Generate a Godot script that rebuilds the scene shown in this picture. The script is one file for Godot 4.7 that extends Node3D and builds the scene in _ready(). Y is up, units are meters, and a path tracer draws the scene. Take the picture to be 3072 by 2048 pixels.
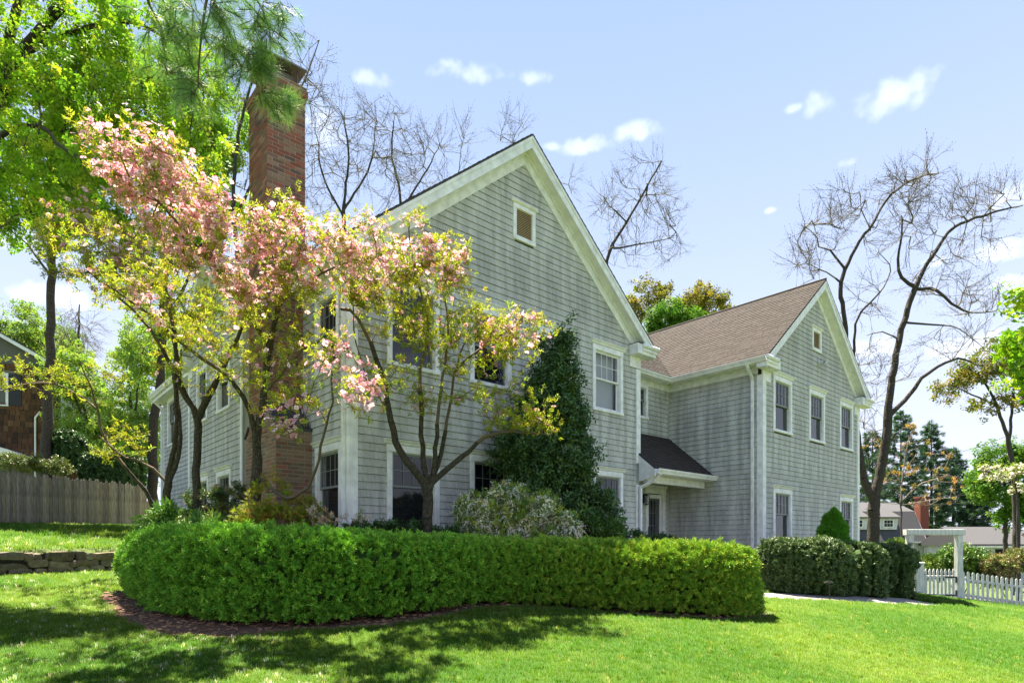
extends Node3D

# ------------------------------------------------------------------ helpers
var rng := RandomNumberGenerator.new()
var taken := {}
var M := {}
var eye := Vector3(-4.443, 1.0, 8.982)

class MB:
	var v := PackedVector3Array()
	var n := PackedVector3Array()
	var c := PackedColorArray()
	var i := PackedInt32Array()
	func tri(a: Vector3, b: Vector3, d: Vector3, col := Color.WHITE):
		var k := v.size()
		var m := (b - a).cross(d - a).normalized()
		v.append(a); v.append(b); v.append(d)
		for t in 3:
			n.append(m); c.append(col)
		i.append(k); i.append(k + 2); i.append(k + 1)
	func quad(a: Vector3, b: Vector3, d: Vector3, e: Vector3, col := Color.WHITE):
		var k := v.size()
		var m := (d - a).cross(e - b).normalized()
		v.append(a); v.append(b); v.append(d); v.append(e)
		for t in 4:
			n.append(m); c.append(col)
		i.append_array(PackedInt32Array([k, k + 2, k + 1, k, k + 3, k + 2]))
	func box(x: Transform3D, lo: Vector3, hi: Vector3, col := Color.WHITE):
		var p := []
		for k in 8:
			p.append(x * Vector3(hi.x if k & 1 else lo.x, hi.y if k & 2 else lo.y, hi.z if k & 4 else lo.z))
		quad(p[4], p[5], p[7], p[6], col); quad(p[1], p[0], p[2], p[3], col)
		quad(p[5], p[1], p[3], p[7], col); quad(p[0], p[4], p[6], p[2], col)
		quad(p[6], p[7], p[3], p[2], col); quad(p[0], p[1], p[5], p[4], col)
	func soft(x: Transform3D, lo: Vector3, hi: Vector3, b: float, col := Color.WHITE):
		# a box whose front edges (+z) are chamfered by b
		var q := []
		for k in 4:
			q.append(x * Vector3(lo.x if k == 0 or k == 3 else hi.x, lo.y if k < 2 else hi.y, hi.z - b))
		var r := []
		for k in 4:
			r.append(x * Vector3(lo.x + b if k == 0 or k == 3 else hi.x - b, lo.y + b if k < 2 else hi.y - b, hi.z))
		var s := []
		for k in 4:
			s.append(x * Vector3(lo.x if k == 0 or k == 3 else hi.x, lo.y if k < 2 else hi.y, lo.z))
		quad(r[0], r[1], r[2], r[3], col)
		for k in 4:
			var j := (k + 1) % 4
			quad(q[k], q[j], r[j], r[k], col)
			quad(s[k], s[j], q[j], q[k], col)
	func prism(x: Transform3D, poly: Array, z0: float, z1: float, col := Color.WHITE):
		# poly: counterclockwise Vector2 outline seen from +z
		var ids := Geometry2D.triangulate_polygon(PackedVector2Array(poly))
		for t in range(0, ids.size(), 3):
			var a: Vector2 = poly[ids[t]]
			var b: Vector2 = poly[ids[t + 1]]
			var d: Vector2 = poly[ids[t + 2]]
			if (b - a).cross(d - a) < 0.0:
				var w := b
				b = d; d = w
			tri(x * Vector3(a.x, a.y, z1), x * Vector3(b.x, b.y, z1), x * Vector3(d.x, d.y, z1), col)
			tri(x * Vector3(a.x, a.y, z0), x * Vector3(d.x, d.y, z0), x * Vector3(b.x, b.y, z0), col)
		for k in poly.size():
			var a: Vector2 = poly[k]
			var b: Vector2 = poly[(k + 1) % poly.size()]
			quad(x * Vector3(a.x, a.y, z0), x * Vector3(b.x, b.y, z0), x * Vector3(b.x, b.y, z1), x * Vector3(a.x, a.y, z1), col)
	func tube(a: Vector3, b: Vector3, ra: float, rb: float, sides: int, col := Color.WHITE):
		var d := (b - a).normalized()
		var s := d.cross(Vector3.UP if absf(d.y) < 0.9 else Vector3.RIGHT).normalized()
		var t := d.cross(s)
		var k := v.size()
		for j in sides:
			var w := TAU * j / sides
			var o := s * cos(w) + t * sin(w)
			v.append(a + o * ra); v.append(b + o * rb)
			n.append(o); n.append(o); c.append(col); c.append(col)
		for j in sides:
			var p := k + 2 * j
			var q := k + 2 * ((j + 1) % sides)
			i.append(p); i.append(p + 1); i.append(q)
			i.append(q); i.append(p + 1); i.append(q + 1)
	func path(pts: Array, r0: float, r1: float, sides: int, col := Color.WHITE):
		for k in pts.size() - 1:
			var m: float = pts.size() - 1
			tube(pts[k], pts[k + 1], lerpf(r0, r1, k / m), lerpf(r0, r1, (k + 1) / m), sides, col)
	func leaf(x: Transform3D, l: float, w: float, fold: float, col: Color):
		# a pointed leaf along +y, folded about its midrib
		var a := x * Vector3.ZERO
		var b := x * Vector3(w * 0.5, l * 0.42, fold * w)
		var d := x * Vector3(0, l, -l * 0.12)
		var e := x * Vector3(-w * 0.5, l * 0.42, fold * w)
		var m := x * Vector3(0, l * 0.45, 0)
		tri(a, b, m, col); tri(b, d, m, col); tri(m, d, e, col); tri(a, m, e, col)
	func mesh(mat: Material) -> ArrayMesh:
		var am := ArrayMesh.new()
		var arr := []
		arr.resize(Mesh.ARRAY_MAX)
		arr[Mesh.ARRAY_VERTEX] = v
		arr[Mesh.ARRAY_NORMAL] = n
		arr[Mesh.ARRAY_COLOR] = c
		arr[Mesh.ARRAY_INDEX] = i
		am.add_surface_from_arrays(Mesh.PRIMITIVE_TRIANGLES, arr)
		am.surface_set_material(0, mat)
		return am

func uniq(called: String) -> String:
	var k: int = taken.get(called, 0)
	taken[called] = k + 1
	return called if k == 0 else "%s_%03d" % [called, k]

func put(parent: Node, called: String, me: Mesh) -> MeshInstance3D:
	var o := MeshInstance3D.new()
	o.name = uniq(called)
	o.mesh = me
	o.cast_shadow = GeometryInstance3D.SHADOW_CASTING_SETTING_ON
	parent.add_child(o, true)
	return o

func part(parent: Node, called: String, mb: MB, mat: Material) -> MeshInstance3D:
	return put(parent, called, mb.mesh(mat))

func thing(called: String, label: String, category: String, at := Vector3.ZERO, group := "") -> Node3D:
	var o := Node3D.new()
	o.name = uniq(called)
	add_child(o, true)
	o.position = at
	tag(o, label, category, group)
	return o

func tag(o: Node, label: String, category: String, group := "", kind := ""):
	if label: o.set_meta("label", label)
	if category: o.set_meta("category", category)
	if group: o.set_meta("group", group)
	if kind: o.set_meta("kind", kind)

func hollow(parent: Node, called: String) -> Node3D:
	var o := Node3D.new()
	o.name = uniq(called)
	parent.add_child(o, true)
	return o

func lin(r: float, g: float, b: float) -> Color:
	return Color(r, g, b).linear_to_srgb()

func noise_tex(sd: int, freq: float, lo: float, hi: float, size := 256, oct := 4, cell := false) -> ImageTexture:
	var fn := FastNoiseLite.new()
	fn.seed = sd
	fn.frequency = freq
	fn.fractal_octaves = oct
	fn.noise_type = FastNoiseLite.TYPE_CELLULAR if cell else FastNoiseLite.TYPE_SIMPLEX_SMOOTH
	var im := fn.get_seamless_image(size, size, false, false, 0.1, true)
	im.convert(Image.FORMAT_RGB8)
	var da := im.get_data()
	for k in da.size():
		da[k] = int(clampf(lerpf(lo, hi, da[k] / 255.0), 0.0, 1.0) * 255.0)
	return ImageTexture.create_from_image(Image.create_from_data(size, size, false, Image.FORMAT_RGB8, da))

func bump_tex(sd: int, freq: float, strength: float, size := 256, oct := 4) -> ImageTexture:
	var fn := FastNoiseLite.new()
	fn.seed = sd
	fn.frequency = freq
	fn.fractal_octaves = oct
	var im := fn.get_seamless_image(size, size, false, false, 0.1, true)
	im.bump_map_to_normal_map(strength)
	return ImageTexture.create_from_image(im)

func mk(key: String, col: Color, rough := 0.8, opt := {}) -> StandardMaterial3D:
	# col is linear; with "vc" vertex colours multiply it
	var m := StandardMaterial3D.new()
	m.resource_name = key
	m.albedo_color = col.linear_to_srgb()
	m.roughness = rough
	m.metallic_specular = opt.get("spec", 0.4)
	if opt.has("vc"): m.vertex_color_use_as_albedo = true
	if opt.has("metal"): m.metallic = opt.metal
	if opt.has("tex"):
		m.albedo_texture = opt.tex
	if opt.has("nrm"):
		m.normal_enabled = true
		m.normal_texture = opt.nrm
		m.normal_scale = opt.get("ns", 1.0)
	if opt.has("tri"):
		m.uv1_triplanar = true
		m.uv1_world_triplanar = true
		m.uv1_scale = opt.tri
	if opt.has("back"):
		m.backlight_enabled = true
		m.backlight = (opt.back as Color).linear_to_srgb()
	if opt.has("two"): m.cull_mode = BaseMaterial3D.CULL_DISABLED
	M[key] = m
	return m

func scatter(parent: Node, called: String, me: Mesh, xs: Array, cols: Array, kind := "stuff") -> MultiMeshInstance3D:
	var mm := MultiMesh.new()
	mm.transform_format = MultiMesh.TRANSFORM_3D
	mm.use_colors = true
	mm.mesh = me
	mm.instance_count = xs.size()
	var b := PackedFloat32Array()
	b.resize(xs.size() * 16)
	for k in xs.size():
		var x: Transform3D = xs[k]
		var q: Color = cols[k % cols.size()] if cols.size() != xs.size() else cols[k]
		var o := k * 16
		b[o] = x.basis.x.x; b[o + 1] = x.basis.y.x; b[o + 2] = x.basis.z.x; b[o + 3] = x.origin.x
		b[o + 4] = x.basis.x.y; b[o + 5] = x.basis.y.y; b[o + 6] = x.basis.z.y; b[o + 7] = x.origin.y
		b[o + 8] = x.basis.x.z; b[o + 9] = x.basis.y.z; b[o + 10] = x.basis.z.z; b[o + 11] = x.origin.z
		b[o + 12] = q.r; b[o + 13] = q.g; b[o + 14] = q.b; b[o + 15] = 1.0
	mm.buffer = b
	var o2 := MultiMeshInstance3D.new()
	o2.name = uniq(called)
	o2.multimesh = mm
	if kind: o2.set_meta("kind", kind)
	parent.add_child(o2, true)
	return o2

func aim(dir: Vector3, spin: float, size := 1.0) -> Basis:
	# a basis whose +y runs along dir
	var y := dir.normalized()
	var x := y.cross(Vector3.UP if absf(y.y) < 0.95 else Vector3.RIGHT).normalized()
	var z := x.cross(y)
	return Basis(x, y, z) * Basis(Vector3.UP, spin) * Basis.from_scale(Vector3.ONE * size)

func ball() -> Vector3:
	while true:
		var p := Vector3(rng.randf_range(-1, 1), rng.randf_range(-1, 1), rng.randf_range(-1, 1))
		if p.length_squared() < 1.0 and p.length_squared() > 0.001:
			return p
	return Vector3.UP

func tint(a: Color, amount: float, hue := 0.0) -> Color:
	var f := 1.0 + rng.randf_range(-amount, amount)
	var h := rng.randf_range(-hue, hue)
	return Color(clampf(a.r * f * (1.0 + h), 0, 1), clampf(a.g * f, 0, 1), clampf(a.b * f * (1.0 - h), 0, 1))

func pick(a: Array):
	return a[rng.randi() % a.size()]

# ------------------------------------------------------------------ ground heights
const KNOTS := [Vector3(-2.55, -2.79, 0.01524), Vector3(-2.63, -0.67, -0.00255), Vector3(-2.53, 0.82, -0.01248), Vector3(-2.17, 1.43, -0.00206), Vector3(-1.52, 1.80, 0.02199), Vector3(-0.70, 2.34, -0.00061), Vector3(0.14, 2.41, -0.02381), Vector3(0.72, 2.29, -0.03213), Vector3(1.44, 2.46, -0.01320), Vector3(2.18, 3.01, 0.02047), Vector3(2.75, 4.05, 0.00934), Vector3(3.09, 4.60, -0.01406), Vector3(3.73, 4.80, -0.02385), Vector3(-3.93, -13.71, -0.00292), Vector3(0.29, -15.19, 0.00410), Vector3(-4.11, -5.72, -0.01367), Vector3(-2.17, -6.47, 0.06140), Vector3(7.94, 3.62, -0.00562), Vector3(9.40, 4.09, -0.03410), Vector3(18.54, 3.93, -0.01545), Vector3(19.97, 5.17, 0.02430), Vector3(16.38, 2.92, 0.05305), Vector3(-4.44, 8.98, -0.00513), Vector3(-6.13, 4.84, 0.03218), Vector3(-0.12, 10.12, 0.01254), Vector3(-1.14, 5.23, 0.01951), Vector3(1.86, 7.87, 0.00633), Vector3(-3.49, 1.83, 0.01545), Vector3(-5.17, -2.31, 0.03094), Vector3(8.92, 7.41, 0.04295), Vector3(15.31, 7.70, 0.04055), Vector3(5.34, 6.93, -0.01457), Vector3(0.00, 0.00, -0.00695), Vector3(4.00, 0.00, 0.00521), Vector3(7.50, 0.00, 0.02588), Vector3(10.00, 1.80, 0.00519), Vector3(13.00, 1.80, -0.03732), Vector3(16.30, 1.80, -0.08950), Vector3(-1.00, -5.00, -0.03413), Vector3(-1.00, -10.00, -0.02908), Vector3(-1.00, -13.00, -0.03011), Vector3(9.00, 0.00, -0.01561), Vector3(20.00, -5.00, 0.01921), Vector3(30.00, -10.00, -0.00163), Vector3(26.00, 0.00, 0.02393), Vector3(30.00, -30.00, 0.02335), Vector3(-14.00, -14.00, 0.00931), Vector3(-25.00, -10.00, -0.02280), Vector3(-10.00, -22.00, -0.01213), Vector3(-25.00, 10.00, -0.00767), Vector3(-10.00, 25.00, 0.00482), Vector3(10.00, 25.00, -0.01077), Vector3(0.00, -40.00, -0.01320), Vector3(-40.00, -40.00, -0.00016)]
const LEVEL := -0.05241
const WALL_LINE := [Vector2(-16, 0.3), Vector2(-12, -2.3), Vector2(-8, -4.25), Vector2(-4.11, -5.72), Vector2(-2.17, -6.47), Vector2(-0.3, -6.95)]
const GX0 := -34.0
const GZ0 := -34.0
const GS := 0.25
const GN := 280
var heights := PackedFloat32Array()

func wall_z(x: float) -> float:
	for k in WALL_LINE.size() - 1:
		var a: Vector2 = WALL_LINE[k]
		var b: Vector2 = WALL_LINE[k + 1]
		if x < b.x:
			return lerpf(a.y, b.y, (x - a.x) / (b.x - a.x))
	return -6.95

func raw_height(x: float, z: float) -> float:
	var y := LEVEL
	for q in KNOTS:
		y += q.z * sqrt((q.x - x) * (q.x - x) + (q.y - z) * (q.y - z))
	if x < 0.0:
		y += 0.45 * smoothstep(0.05, 0.3, wall_z(x) - z)
	return y

func gy(x: float, z: float) -> float:
	var u := (x - GX0) / GS
	var w := (z - GZ0) / GS
	if u < 0 or w < 0 or u >= GN or w >= GN:
		return raw_height(x, z)
	var a := int(u)
	var b := int(w)
	var fu := u - a
	var fw := w - b
	var k := b * (GN + 1) + a
	return lerpf(lerpf(heights[k], heights[k + 1], fu), lerpf(heights[k + GN + 1], heights[k + GN + 2], fu), fw)

func on(x: float, z: float) -> Vector3:
	return Vector3(x, gy(x, z), z)

func _ready():
	rng.seed = 20240511
	look_and_light()
	materials()
	ground()
	house()
	yard()
	print("done ", Time.get_ticks_msec())

func look_and_light():
	var cam := Camera3D.new()
	cam.name = "camera"
	cam.position = eye
	cam.rotation.y = deg_to_rad(-41.3)
	cam.projection = Camera3D.PROJECTION_FRUSTUM
	cam.near = 0.1
	cam.far = 900.0
	cam.size = 0.1 * 2048.0 / 1830.0
	cam.frustum_offset = Vector2(0, 0.1 * (1635.0 - 1024.0) / 1830.0)
	add_child(cam)
	cam.current = true
	var sun := DirectionalLight3D.new()
	sun.name = "sun"
	sun.light_energy = 1.6
	sun.light_color = Color(1.0, 0.955, 0.87)
	sun.light_angular_distance = 0.6
	sun.shadow_enabled = true
	add_child(sun)
	sun.look_at_from_position(Vector3.ZERO, Vector3(-0.28, -2.2, 0.93))
	var we := WorldEnvironment.new()
	we.name = "environment"
	var e := Environment.new()
	e.background_mode = Environment.BG_SKY
	e.tonemap_mode = Environment.TONE_MAPPER_LINEAR
	e.tonemap_exposure = 5.1
	e.sdfgi_enabled = true
	e.ssao_enabled = true
	e.ssil_enabled = true
	var sky := Sky.new()
	var sm := ProceduralSkyMaterial.new()
	sm.sky_top_color = lin(0.078, 0.118, 0.215)
	sm.sky_horizon_color = lin(0.222, 0.236, 0.272)
	sm.sky_curve = 0.35
	sm.ground_bottom_color = lin(0.04, 0.055, 0.03)
	sm.ground_horizon_color = lin(0.2, 0.22, 0.23)
	sm.sun_angle_max = 1.0
	sm.sky_cover = clouds()
	sm.sky_cover_modulate = Color(0.31, 0.30, 0.285)
	sky.sky_material = sm
	e.sky = sky
	we.environment = e
	add_child(we)

func clouds() -> ImageTexture:
	# fair weather puffs: [azimuth, height, half width, half height] in degrees round the whole sky
	var fn := FastNoiseLite.new()
	fn.seed = 5
	fn.frequency = 0.035
	fn.fractal_octaves = 5
	var w := 4096
	var h := 2048
	var im := Image.create(w, h, false, Image.FORMAT_RGBA8)
	im.fill(Color(1, 1, 1, 0))
	var puffs := [[28.2, 36.7, 1.42, 0.63], [37.2, 37.7, 2.74, 0.76], [35.8, 38.1, 1.12, 0.45], [43.5, 37.5, 1.23, 0.66], [47.8, 33.0, 2.09, 0.79], [45.1, 33.1, 0.85, 0.34], [52.9, 33.6, 1.80, 0.83], [73.4, 31.8, 2.56, 1.35], [68.1, 32.9, 1.07, 1.07], [66.1, 33.0, 0.64, 0.36], [80.8, 23.8, 1.61, 0.79], [79.8, 20.7, 2.36, 0.95], [80.5, 18.4, 1.65, 0.57], [1.8, 21.3, 2.19, 0.98], [24.0, 33.0, 1.60, 1.88], [70.1, 28.8, 0.79, 0.38], [64.3, 26.8, 0.50, 0.24], [71.8, 15.5, 2.60, 0.91], [78.5, 14.4, 2.95, 1.22], [4.3, 17.8, 2.63, 1.18], [76.1, 20.9, 1.05, 0.41]]
	var r := RandomNumberGenerator.new()
	r.seed = 77
	for k in 46:
		puffs.append([r.randf_range(95, 330), r.randf_range(4, 52), r.randf_range(2.0, 6.0), r.randf_range(1.0, 2.4)])
	for q in puffs:
		var cu: float = q[0] / 360.0 * w
		var cv: float = (0.5 - q[1] / 180.0) * h
		var sq: float = 1.0 / maxf(0.3, cos(deg_to_rad(q[1])))
		var ru: float = q[2] / 360.0 * w * sq
		var rv: float = q[3] / 180.0 * h
		for y in range(int(cv - rv * 1.7), int(cv + rv * 1.7)):
			for x in range(int(cu - ru * 1.7), int(cu + ru * 1.7)):
				var du: float = (x - cu) / ru
				var dv: float = (y - cv) / rv
				if dv > 0: dv *= 1.35
				var e := 0.95 - 0.85 * (du * du + dv * dv) + 1.0 * fn.get_noise_2d(x * 1.15 / sq, y * 1.15)
				var al := smoothstep(-0.1, 1.25, e)
				if al > 0.003:
					var xx := posmod(x, w)
					var yy := clampi(y, 0, h - 1)
					var old := im.get_pixel(xx, yy)
					im.set_pixel(xx, yy, Color(1, 1, 1, maxf(old.a, al)))
	return ImageTexture.create_from_image(im)

# ------------------------------------------------------------------ materials
func materials():
	var grain := noise_tex(3, 0.03, 0.84, 1.0, 256, 4)
	var streak := noise_tex(9, 0.012, 0.78, 1.02, 256, 5)
	var blot := noise_tex(21, 0.015, 0.70, 1.0, 256, 5)
	var fine := noise_tex(31, 0.12, 0.66, 1.0, 256, 3)
	var fine_b := bump_tex(33, 0.10, 6.0)
	var bark_b := bump_tex(41, 0.06, 14.0)
	mk("siding", Color(0.56, 0.56, 0.517), 0.85, {"vc": 1, "tex": streak, "tri": Vector3(1.1, 0.16, 1.1), "nrm": fine_b, "ns": 0.35})
	mk("sheathing", Color(0.12, 0.12, 0.11), 0.9)
	mk("trim", Color(0.90, 0.90, 0.89), 0.55, {"tex": grain, "tri": Vector3(0.5, 0.5, 0.5)})
	mk("sash", Color(0.74, 0.74, 0.70), 0.5)
	mk("dull_sash", Color(0.20, 0.21, 0.21), 0.5)
	mk("screen_frame", Color(0.13, 0.135, 0.135), 0.5)
	var gl := mk("glass", Color(0.03, 0.035, 0.04), 0.02, {"spec": 0.5})
	gl.transparency = BaseMaterial3D.TRANSPARENCY_ALPHA
	gl.albedo_color.a = 0.28
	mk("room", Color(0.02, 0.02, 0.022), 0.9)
	mk("blind", Color(0.50, 0.53, 0.57), 0.8)
	mk("roof", Color(0.062, 0.049, 0.042), 0.95, {"vc": 1, "tex": fine, "tri": Vector3(2.2, 2.2, 2.2), "nrm": fine_b, "ns": 0.8})
	mk("roof_edge", Color(0.06, 0.055, 0.05), 0.9)
	mk("brick", Color(1, 1, 1), 0.9, {"vc": 1, "tex": fine, "tri": Vector3(3.0, 3.0, 3.0), "nrm": fine_b, "ns": 0.9})
	mk("mortar", Color(0.52, 0.46, 0.37), 0.95, {"tex": fine, "tri": Vector3(4, 4, 4)})
	mk("lead", Color(0.08, 0.085, 0.09), 0.5, {"metal": 0.6})
	mk("steel", Color(0.17, 0.15, 0.13), 0.55, {"metal": 0.5})
	mk("black", Color(0.02, 0.02, 0.022), 0.5)
	mk("gold_vent", Color(0.72, 0.53, 0.27), 0.6)
	mk("door_paint", Color(0.50, 0.54, 0.58), 0.5)
	mk("lawn_soil", Color(0.10, 0.155, 0.025), 0.95, {"tex": blot, "tri": Vector3(0.23, 0.23, 0.23), "nrm": fine_b, "ns": 0.6})
	mk("mulch", Color(0.15, 0.082, 0.050), 0.95, {"tex": fine, "tri": Vector3(1.8, 1.8, 1.8), "nrm": fine_b, "ns": 1.0})
	mk("chip", Color(1, 1, 1), 0.95, {"vc": 1})
	mk("walk", Color(0.34, 0.31, 0.29), 0.9, {"tex": fine, "tri": Vector3(2, 2, 2), "nrm": fine_b, "ns": 0.6})
	mk("asphalt", Color(0.17, 0.165, 0.16), 0.9, {"tex": fine, "tri": Vector3(2, 2, 2)})
	mk("stone", Color(1, 1, 1), 0.95, {"vc": 1, "tex": blot, "tri": Vector3(1.6, 1.6, 1.6), "nrm": bark_b, "ns": 0.8})
	mk("old_wood", Color(1, 1, 1), 0.92, {"vc": 1, "tex": noise_tex(55, 0.03, 0.55, 1.0, 256, 5), "tri": Vector3(5.0, 0.35, 5.0)})
	mk("white_wood", Color(0.74, 0.74, 0.71), 0.7, {"tex": noise_tex(56, 0.02, 0.72, 1.0, 256, 5), "tri": Vector3(2.5, 0.5, 2.5)})
	mk("bark", Color(1, 1, 1), 0.95, {"vc": 1, "tex": noise_tex(57, 0.04, 0.35, 1.0, 256, 4), "tri": Vector3(3.2, 0.9, 3.2), "nrm": bark_b, "ns": 1.2})
	mk("twig", Color(1, 1, 1), 0.9, {"vc": 1})
	mk("leaf", Color(1, 1, 1), 0.55, {"vc": 1, "two": 1, "back": Color(0.85, 0.9, 0.45), "spec": 0.25})
	mk("hedge_leaf", Color(1, 1, 1), 0.55, {"vc": 1, "two": 1, "back": Color(0.22, 0.25, 0.1), "spec": 0.25})
	mk("petal", Color(1, 1, 1), 0.6, {"vc": 1, "two": 1, "back": Color(0.8, 0.72, 0.72), "spec": 0.3})
	mk("gloss_leaf", Color(1, 1, 1), 0.42, {"vc": 1, "two": 1, "back": Color(0.25, 0.32, 0.1), "spec": 0.4})
	mk("needle", Color(1, 1, 1), 0.6, {"vc": 1, "two": 1, "back": Color(0.4, 0.5, 0.2), "spec": 0.3})
	mk("grass", Color(1, 1, 1), 0.6, {"vc": 1, "two": 1, "back": Color(0.75, 0.8, 0.3), "spec": 0.2})
	mk("hedge_core", Color(0.06, 0.12, 0.025), 0.95, {"tex": fine, "tri": Vector3(4, 4, 4)})
	mk("gray_roof", Color(0.115, 0.115, 0.125), 0.95, {"tex": noise_tex(61, 0.05, 0.6, 1.0, 256, 3), "tri": Vector3(0.9, 6.0, 0.9)})
	mk("pale_wall", Color(0.70, 0.71, 0.71), 0.8, {"tex": streak, "tri": Vector3(1.0, 0.3, 1.0)})
	mk("red_brick", Color(0.27, 0.085, 0.055), 0.9, {"tex": fine, "tri": Vector3(2, 6, 2)})
	mk("bulb_white", Color(0.7, 0.7, 0.68), 0.4)

# ------------------------------------------------------------------ ground
func sheet(called: String, xs: PackedFloat32Array, zs: PackedFloat32Array, mat: Material):
	var v := PackedVector3Array()
	var n := PackedVector3Array()
	var ix := PackedInt32Array()
	var nx := xs.size()
	for b in zs.size():
		for a in nx:
			v.append(Vector3(xs[a], gy(xs[a], zs[b]), zs[b]))
	for b in zs.size():
		for a in nx:
			var l := v[b * nx + maxi(a - 1, 0)]
			var r := v[b * nx + mini(a + 1, nx - 1)]
			var u := v[maxi(b - 1, 0) * nx + a]
			var d := v[mini(b + 1, zs.size() - 1) * nx + a]
			n.append((d - u).cross(r - l).normalized())
	for b in zs.size() - 1:
		for a in nx - 1:
			var k := b * nx + a
			ix.append_array(PackedInt32Array([k, k + 1, k + nx, k + 1, k + nx + 1, k + nx]))
	var arr := []
	arr.resize(Mesh.ARRAY_MAX)
	arr[Mesh.ARRAY_VERTEX] = v
	arr[Mesh.ARRAY_NORMAL] = n
	arr[Mesh.ARRAY_INDEX] = ix
	var am := ArrayMesh.new()
	am.add_surface_from_arrays(Mesh.PRIMITIVE_TRIANGLES, arr)
	am.surface_set_material(0, mat)
	var o := put(self, called, am)
	o.set_meta("kind", "structure")
	return o

# outline of the front hedge at the ground: front side, left end round to right end
const HEDGE := [Vector2(-2.55, -2.79), Vector2(-2.63, -0.67), Vector2(-2.53, 0.82), Vector2(-2.17, 1.43), Vector2(-1.52, 1.80), Vector2(-0.70, 2.34), Vector2(0.14, 2.41), Vector2(0.72, 2.29), Vector2(1.44, 2.46), Vector2(2.18, 3.01), Vector2(2.75, 4.05), Vector2(3.09, 4.60), Vector2(3.73, 4.80)]

func strip(called: String, line: Array, left: float, right: float, lift: float, mat: Material, kind := "structure"):
	# a sheet that follows the ground along a line of Vector2
	var mb := MB.new()
	var pts := smooth2(line, 0.15)
	var cols := 8
	var prev := []
	for k in pts.size():
		var a: Vector2 = pts[maxi(k - 1, 0)]
		var b: Vector2 = pts[mini(k + 1, pts.size() - 1)]
		var t := (b - a).normalized()
		var nn := Vector2(t.y, -t.x)
		var row := []
		for j in cols + 1:
			var wob := 0.05 * sin(k * 0.9) + 0.04 * sin(k * 2.3) if j == 0 else 0.0
			var p: Vector2 = pts[k] + nn * (lerpf(left, right, float(j) / cols) + wob)
			row.append(on(p.x, p.y) + Vector3(0, lift, 0))
		if k > 0:
			for j in cols:
				mb.quad(row[j], row[j + 1], prev[j + 1], prev[j])
		prev = row
	var o := part(self, called, mb, mat)
	o.set_meta("kind", kind)
	return o

func smooth2(line: Array, step: float) -> Array:
	var out := []
	for k in line.size() - 1:
		var p0: Vector2 = line[maxi(k - 1, 0)]
		var p1: Vector2 = line[k]
		var p2: Vector2 = line[k + 1]
		var p3: Vector2 = line[mini(k + 2, line.size() - 1)]
		var m := maxi(1, int(p1.distance_to(p2) / step))
		for j in m:
			out.append(p1.cubic_interpolate(p2, p0, p3, float(j) / m))
	out.append(line[-1])
	return out

func smooth3(line: Array, step: float) -> Array:
	var out := []
	for k in line.size() - 1:
		var p0: Vector3 = line[maxi(k - 1, 0)]
		var p1: Vector3 = line[k]
		var p2: Vector3 = line[k + 1]
		var p3: Vector3 = line[mini(k + 2, line.size() - 1)]
		var m := maxi(1, int(p1.distance_to(p2) / step))
		for j in m:
			out.append(p1.cubic_interpolate(p2, p0, p3, float(j) / m))
	out.append(line[-1])
	return out

func axis(lo: float, hi: float, fine_lo: float, fine_hi: float) -> PackedFloat32Array:
	var out := PackedFloat32Array()
	var steps := [400.0, 200.0, 110.0, 70.0, 50.0]
	for s in steps:
		if -s < fine_lo: out.append(-s)
	var x := fine_lo
	while x < fine_hi + 0.01:
		out.append(x)
		x += GS
	steps.reverse()
	for s in steps:
		if s > fine_hi: out.append(s)
	return out

func ground():
	heights.resize((GN + 1) * (GN + 1))
	for b in GN + 1:
		for a in GN + 1:
			heights[b * (GN + 1) + a] = raw_height(GX0 + a * GS, GZ0 + b * GS)
	print("heights ", Time.get_ticks_msec())
	sheet("ground", axis(-400, 400, -33.5, 35.0), axis(-400, 400, -33.5, 35.0), M.lawn_soil)
	strip("mulch_bed", HEDGE, -0.5, 2.6, 0.012, M.mulch)
	strip("path", [Vector2(4.9, 1.6), Vector2(5.6, 2.5), Vector2(6.9, 3.45), Vector2(8.6, 4.35), Vector2(10.2, 4.8), Vector2(11.2, 4.95)], -0.5, 0.5, 0.02, M.walk)
	strip("path", [Vector2(8.9, -0.7), Vector2(8.7, 0.6), Vector2(8.0, 1.7), Vector2(7.2, 2.6), Vector2(6.6, 3.1)], -0.55, 0.55, 0.016, M.walk)
	strip("road", [Vector2(14, 16), Vector2(20, 9), Vector2(25, 3), Vector2(30, -4), Vector2(36, -14)], -1.6, 1.6, 0.03, M.asphalt)
	strip("soil_bed", [Vector2(8.3, 2.5), Vector2(10.5, 3.1), Vector2(13.2, 3.4), Vector2(16.6, 2.9)], -1.3, 1.2, 0.012, M.mulch)

# ------------------------------------------------------------------ the grey house
const EXPO := 0.127
const WIDTHS := [0.085, 0.105, 0.125, 0.145, 0.17]
const TONES := [0.945, 0.98, 1.0, 1.02, 1.05]
var loose := []       # shingles that may become parts: [distance, wall, transform, width index, tone index]
var tabs := []        # the same for the roofs
var bricks := []
var shingle_mesh := {}

func frame_at(o: Vector3, u: Vector3, nn: Vector3) -> Transform3D:
	return Transform3D(Basis(u, Vector3.UP, nn), o)

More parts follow.
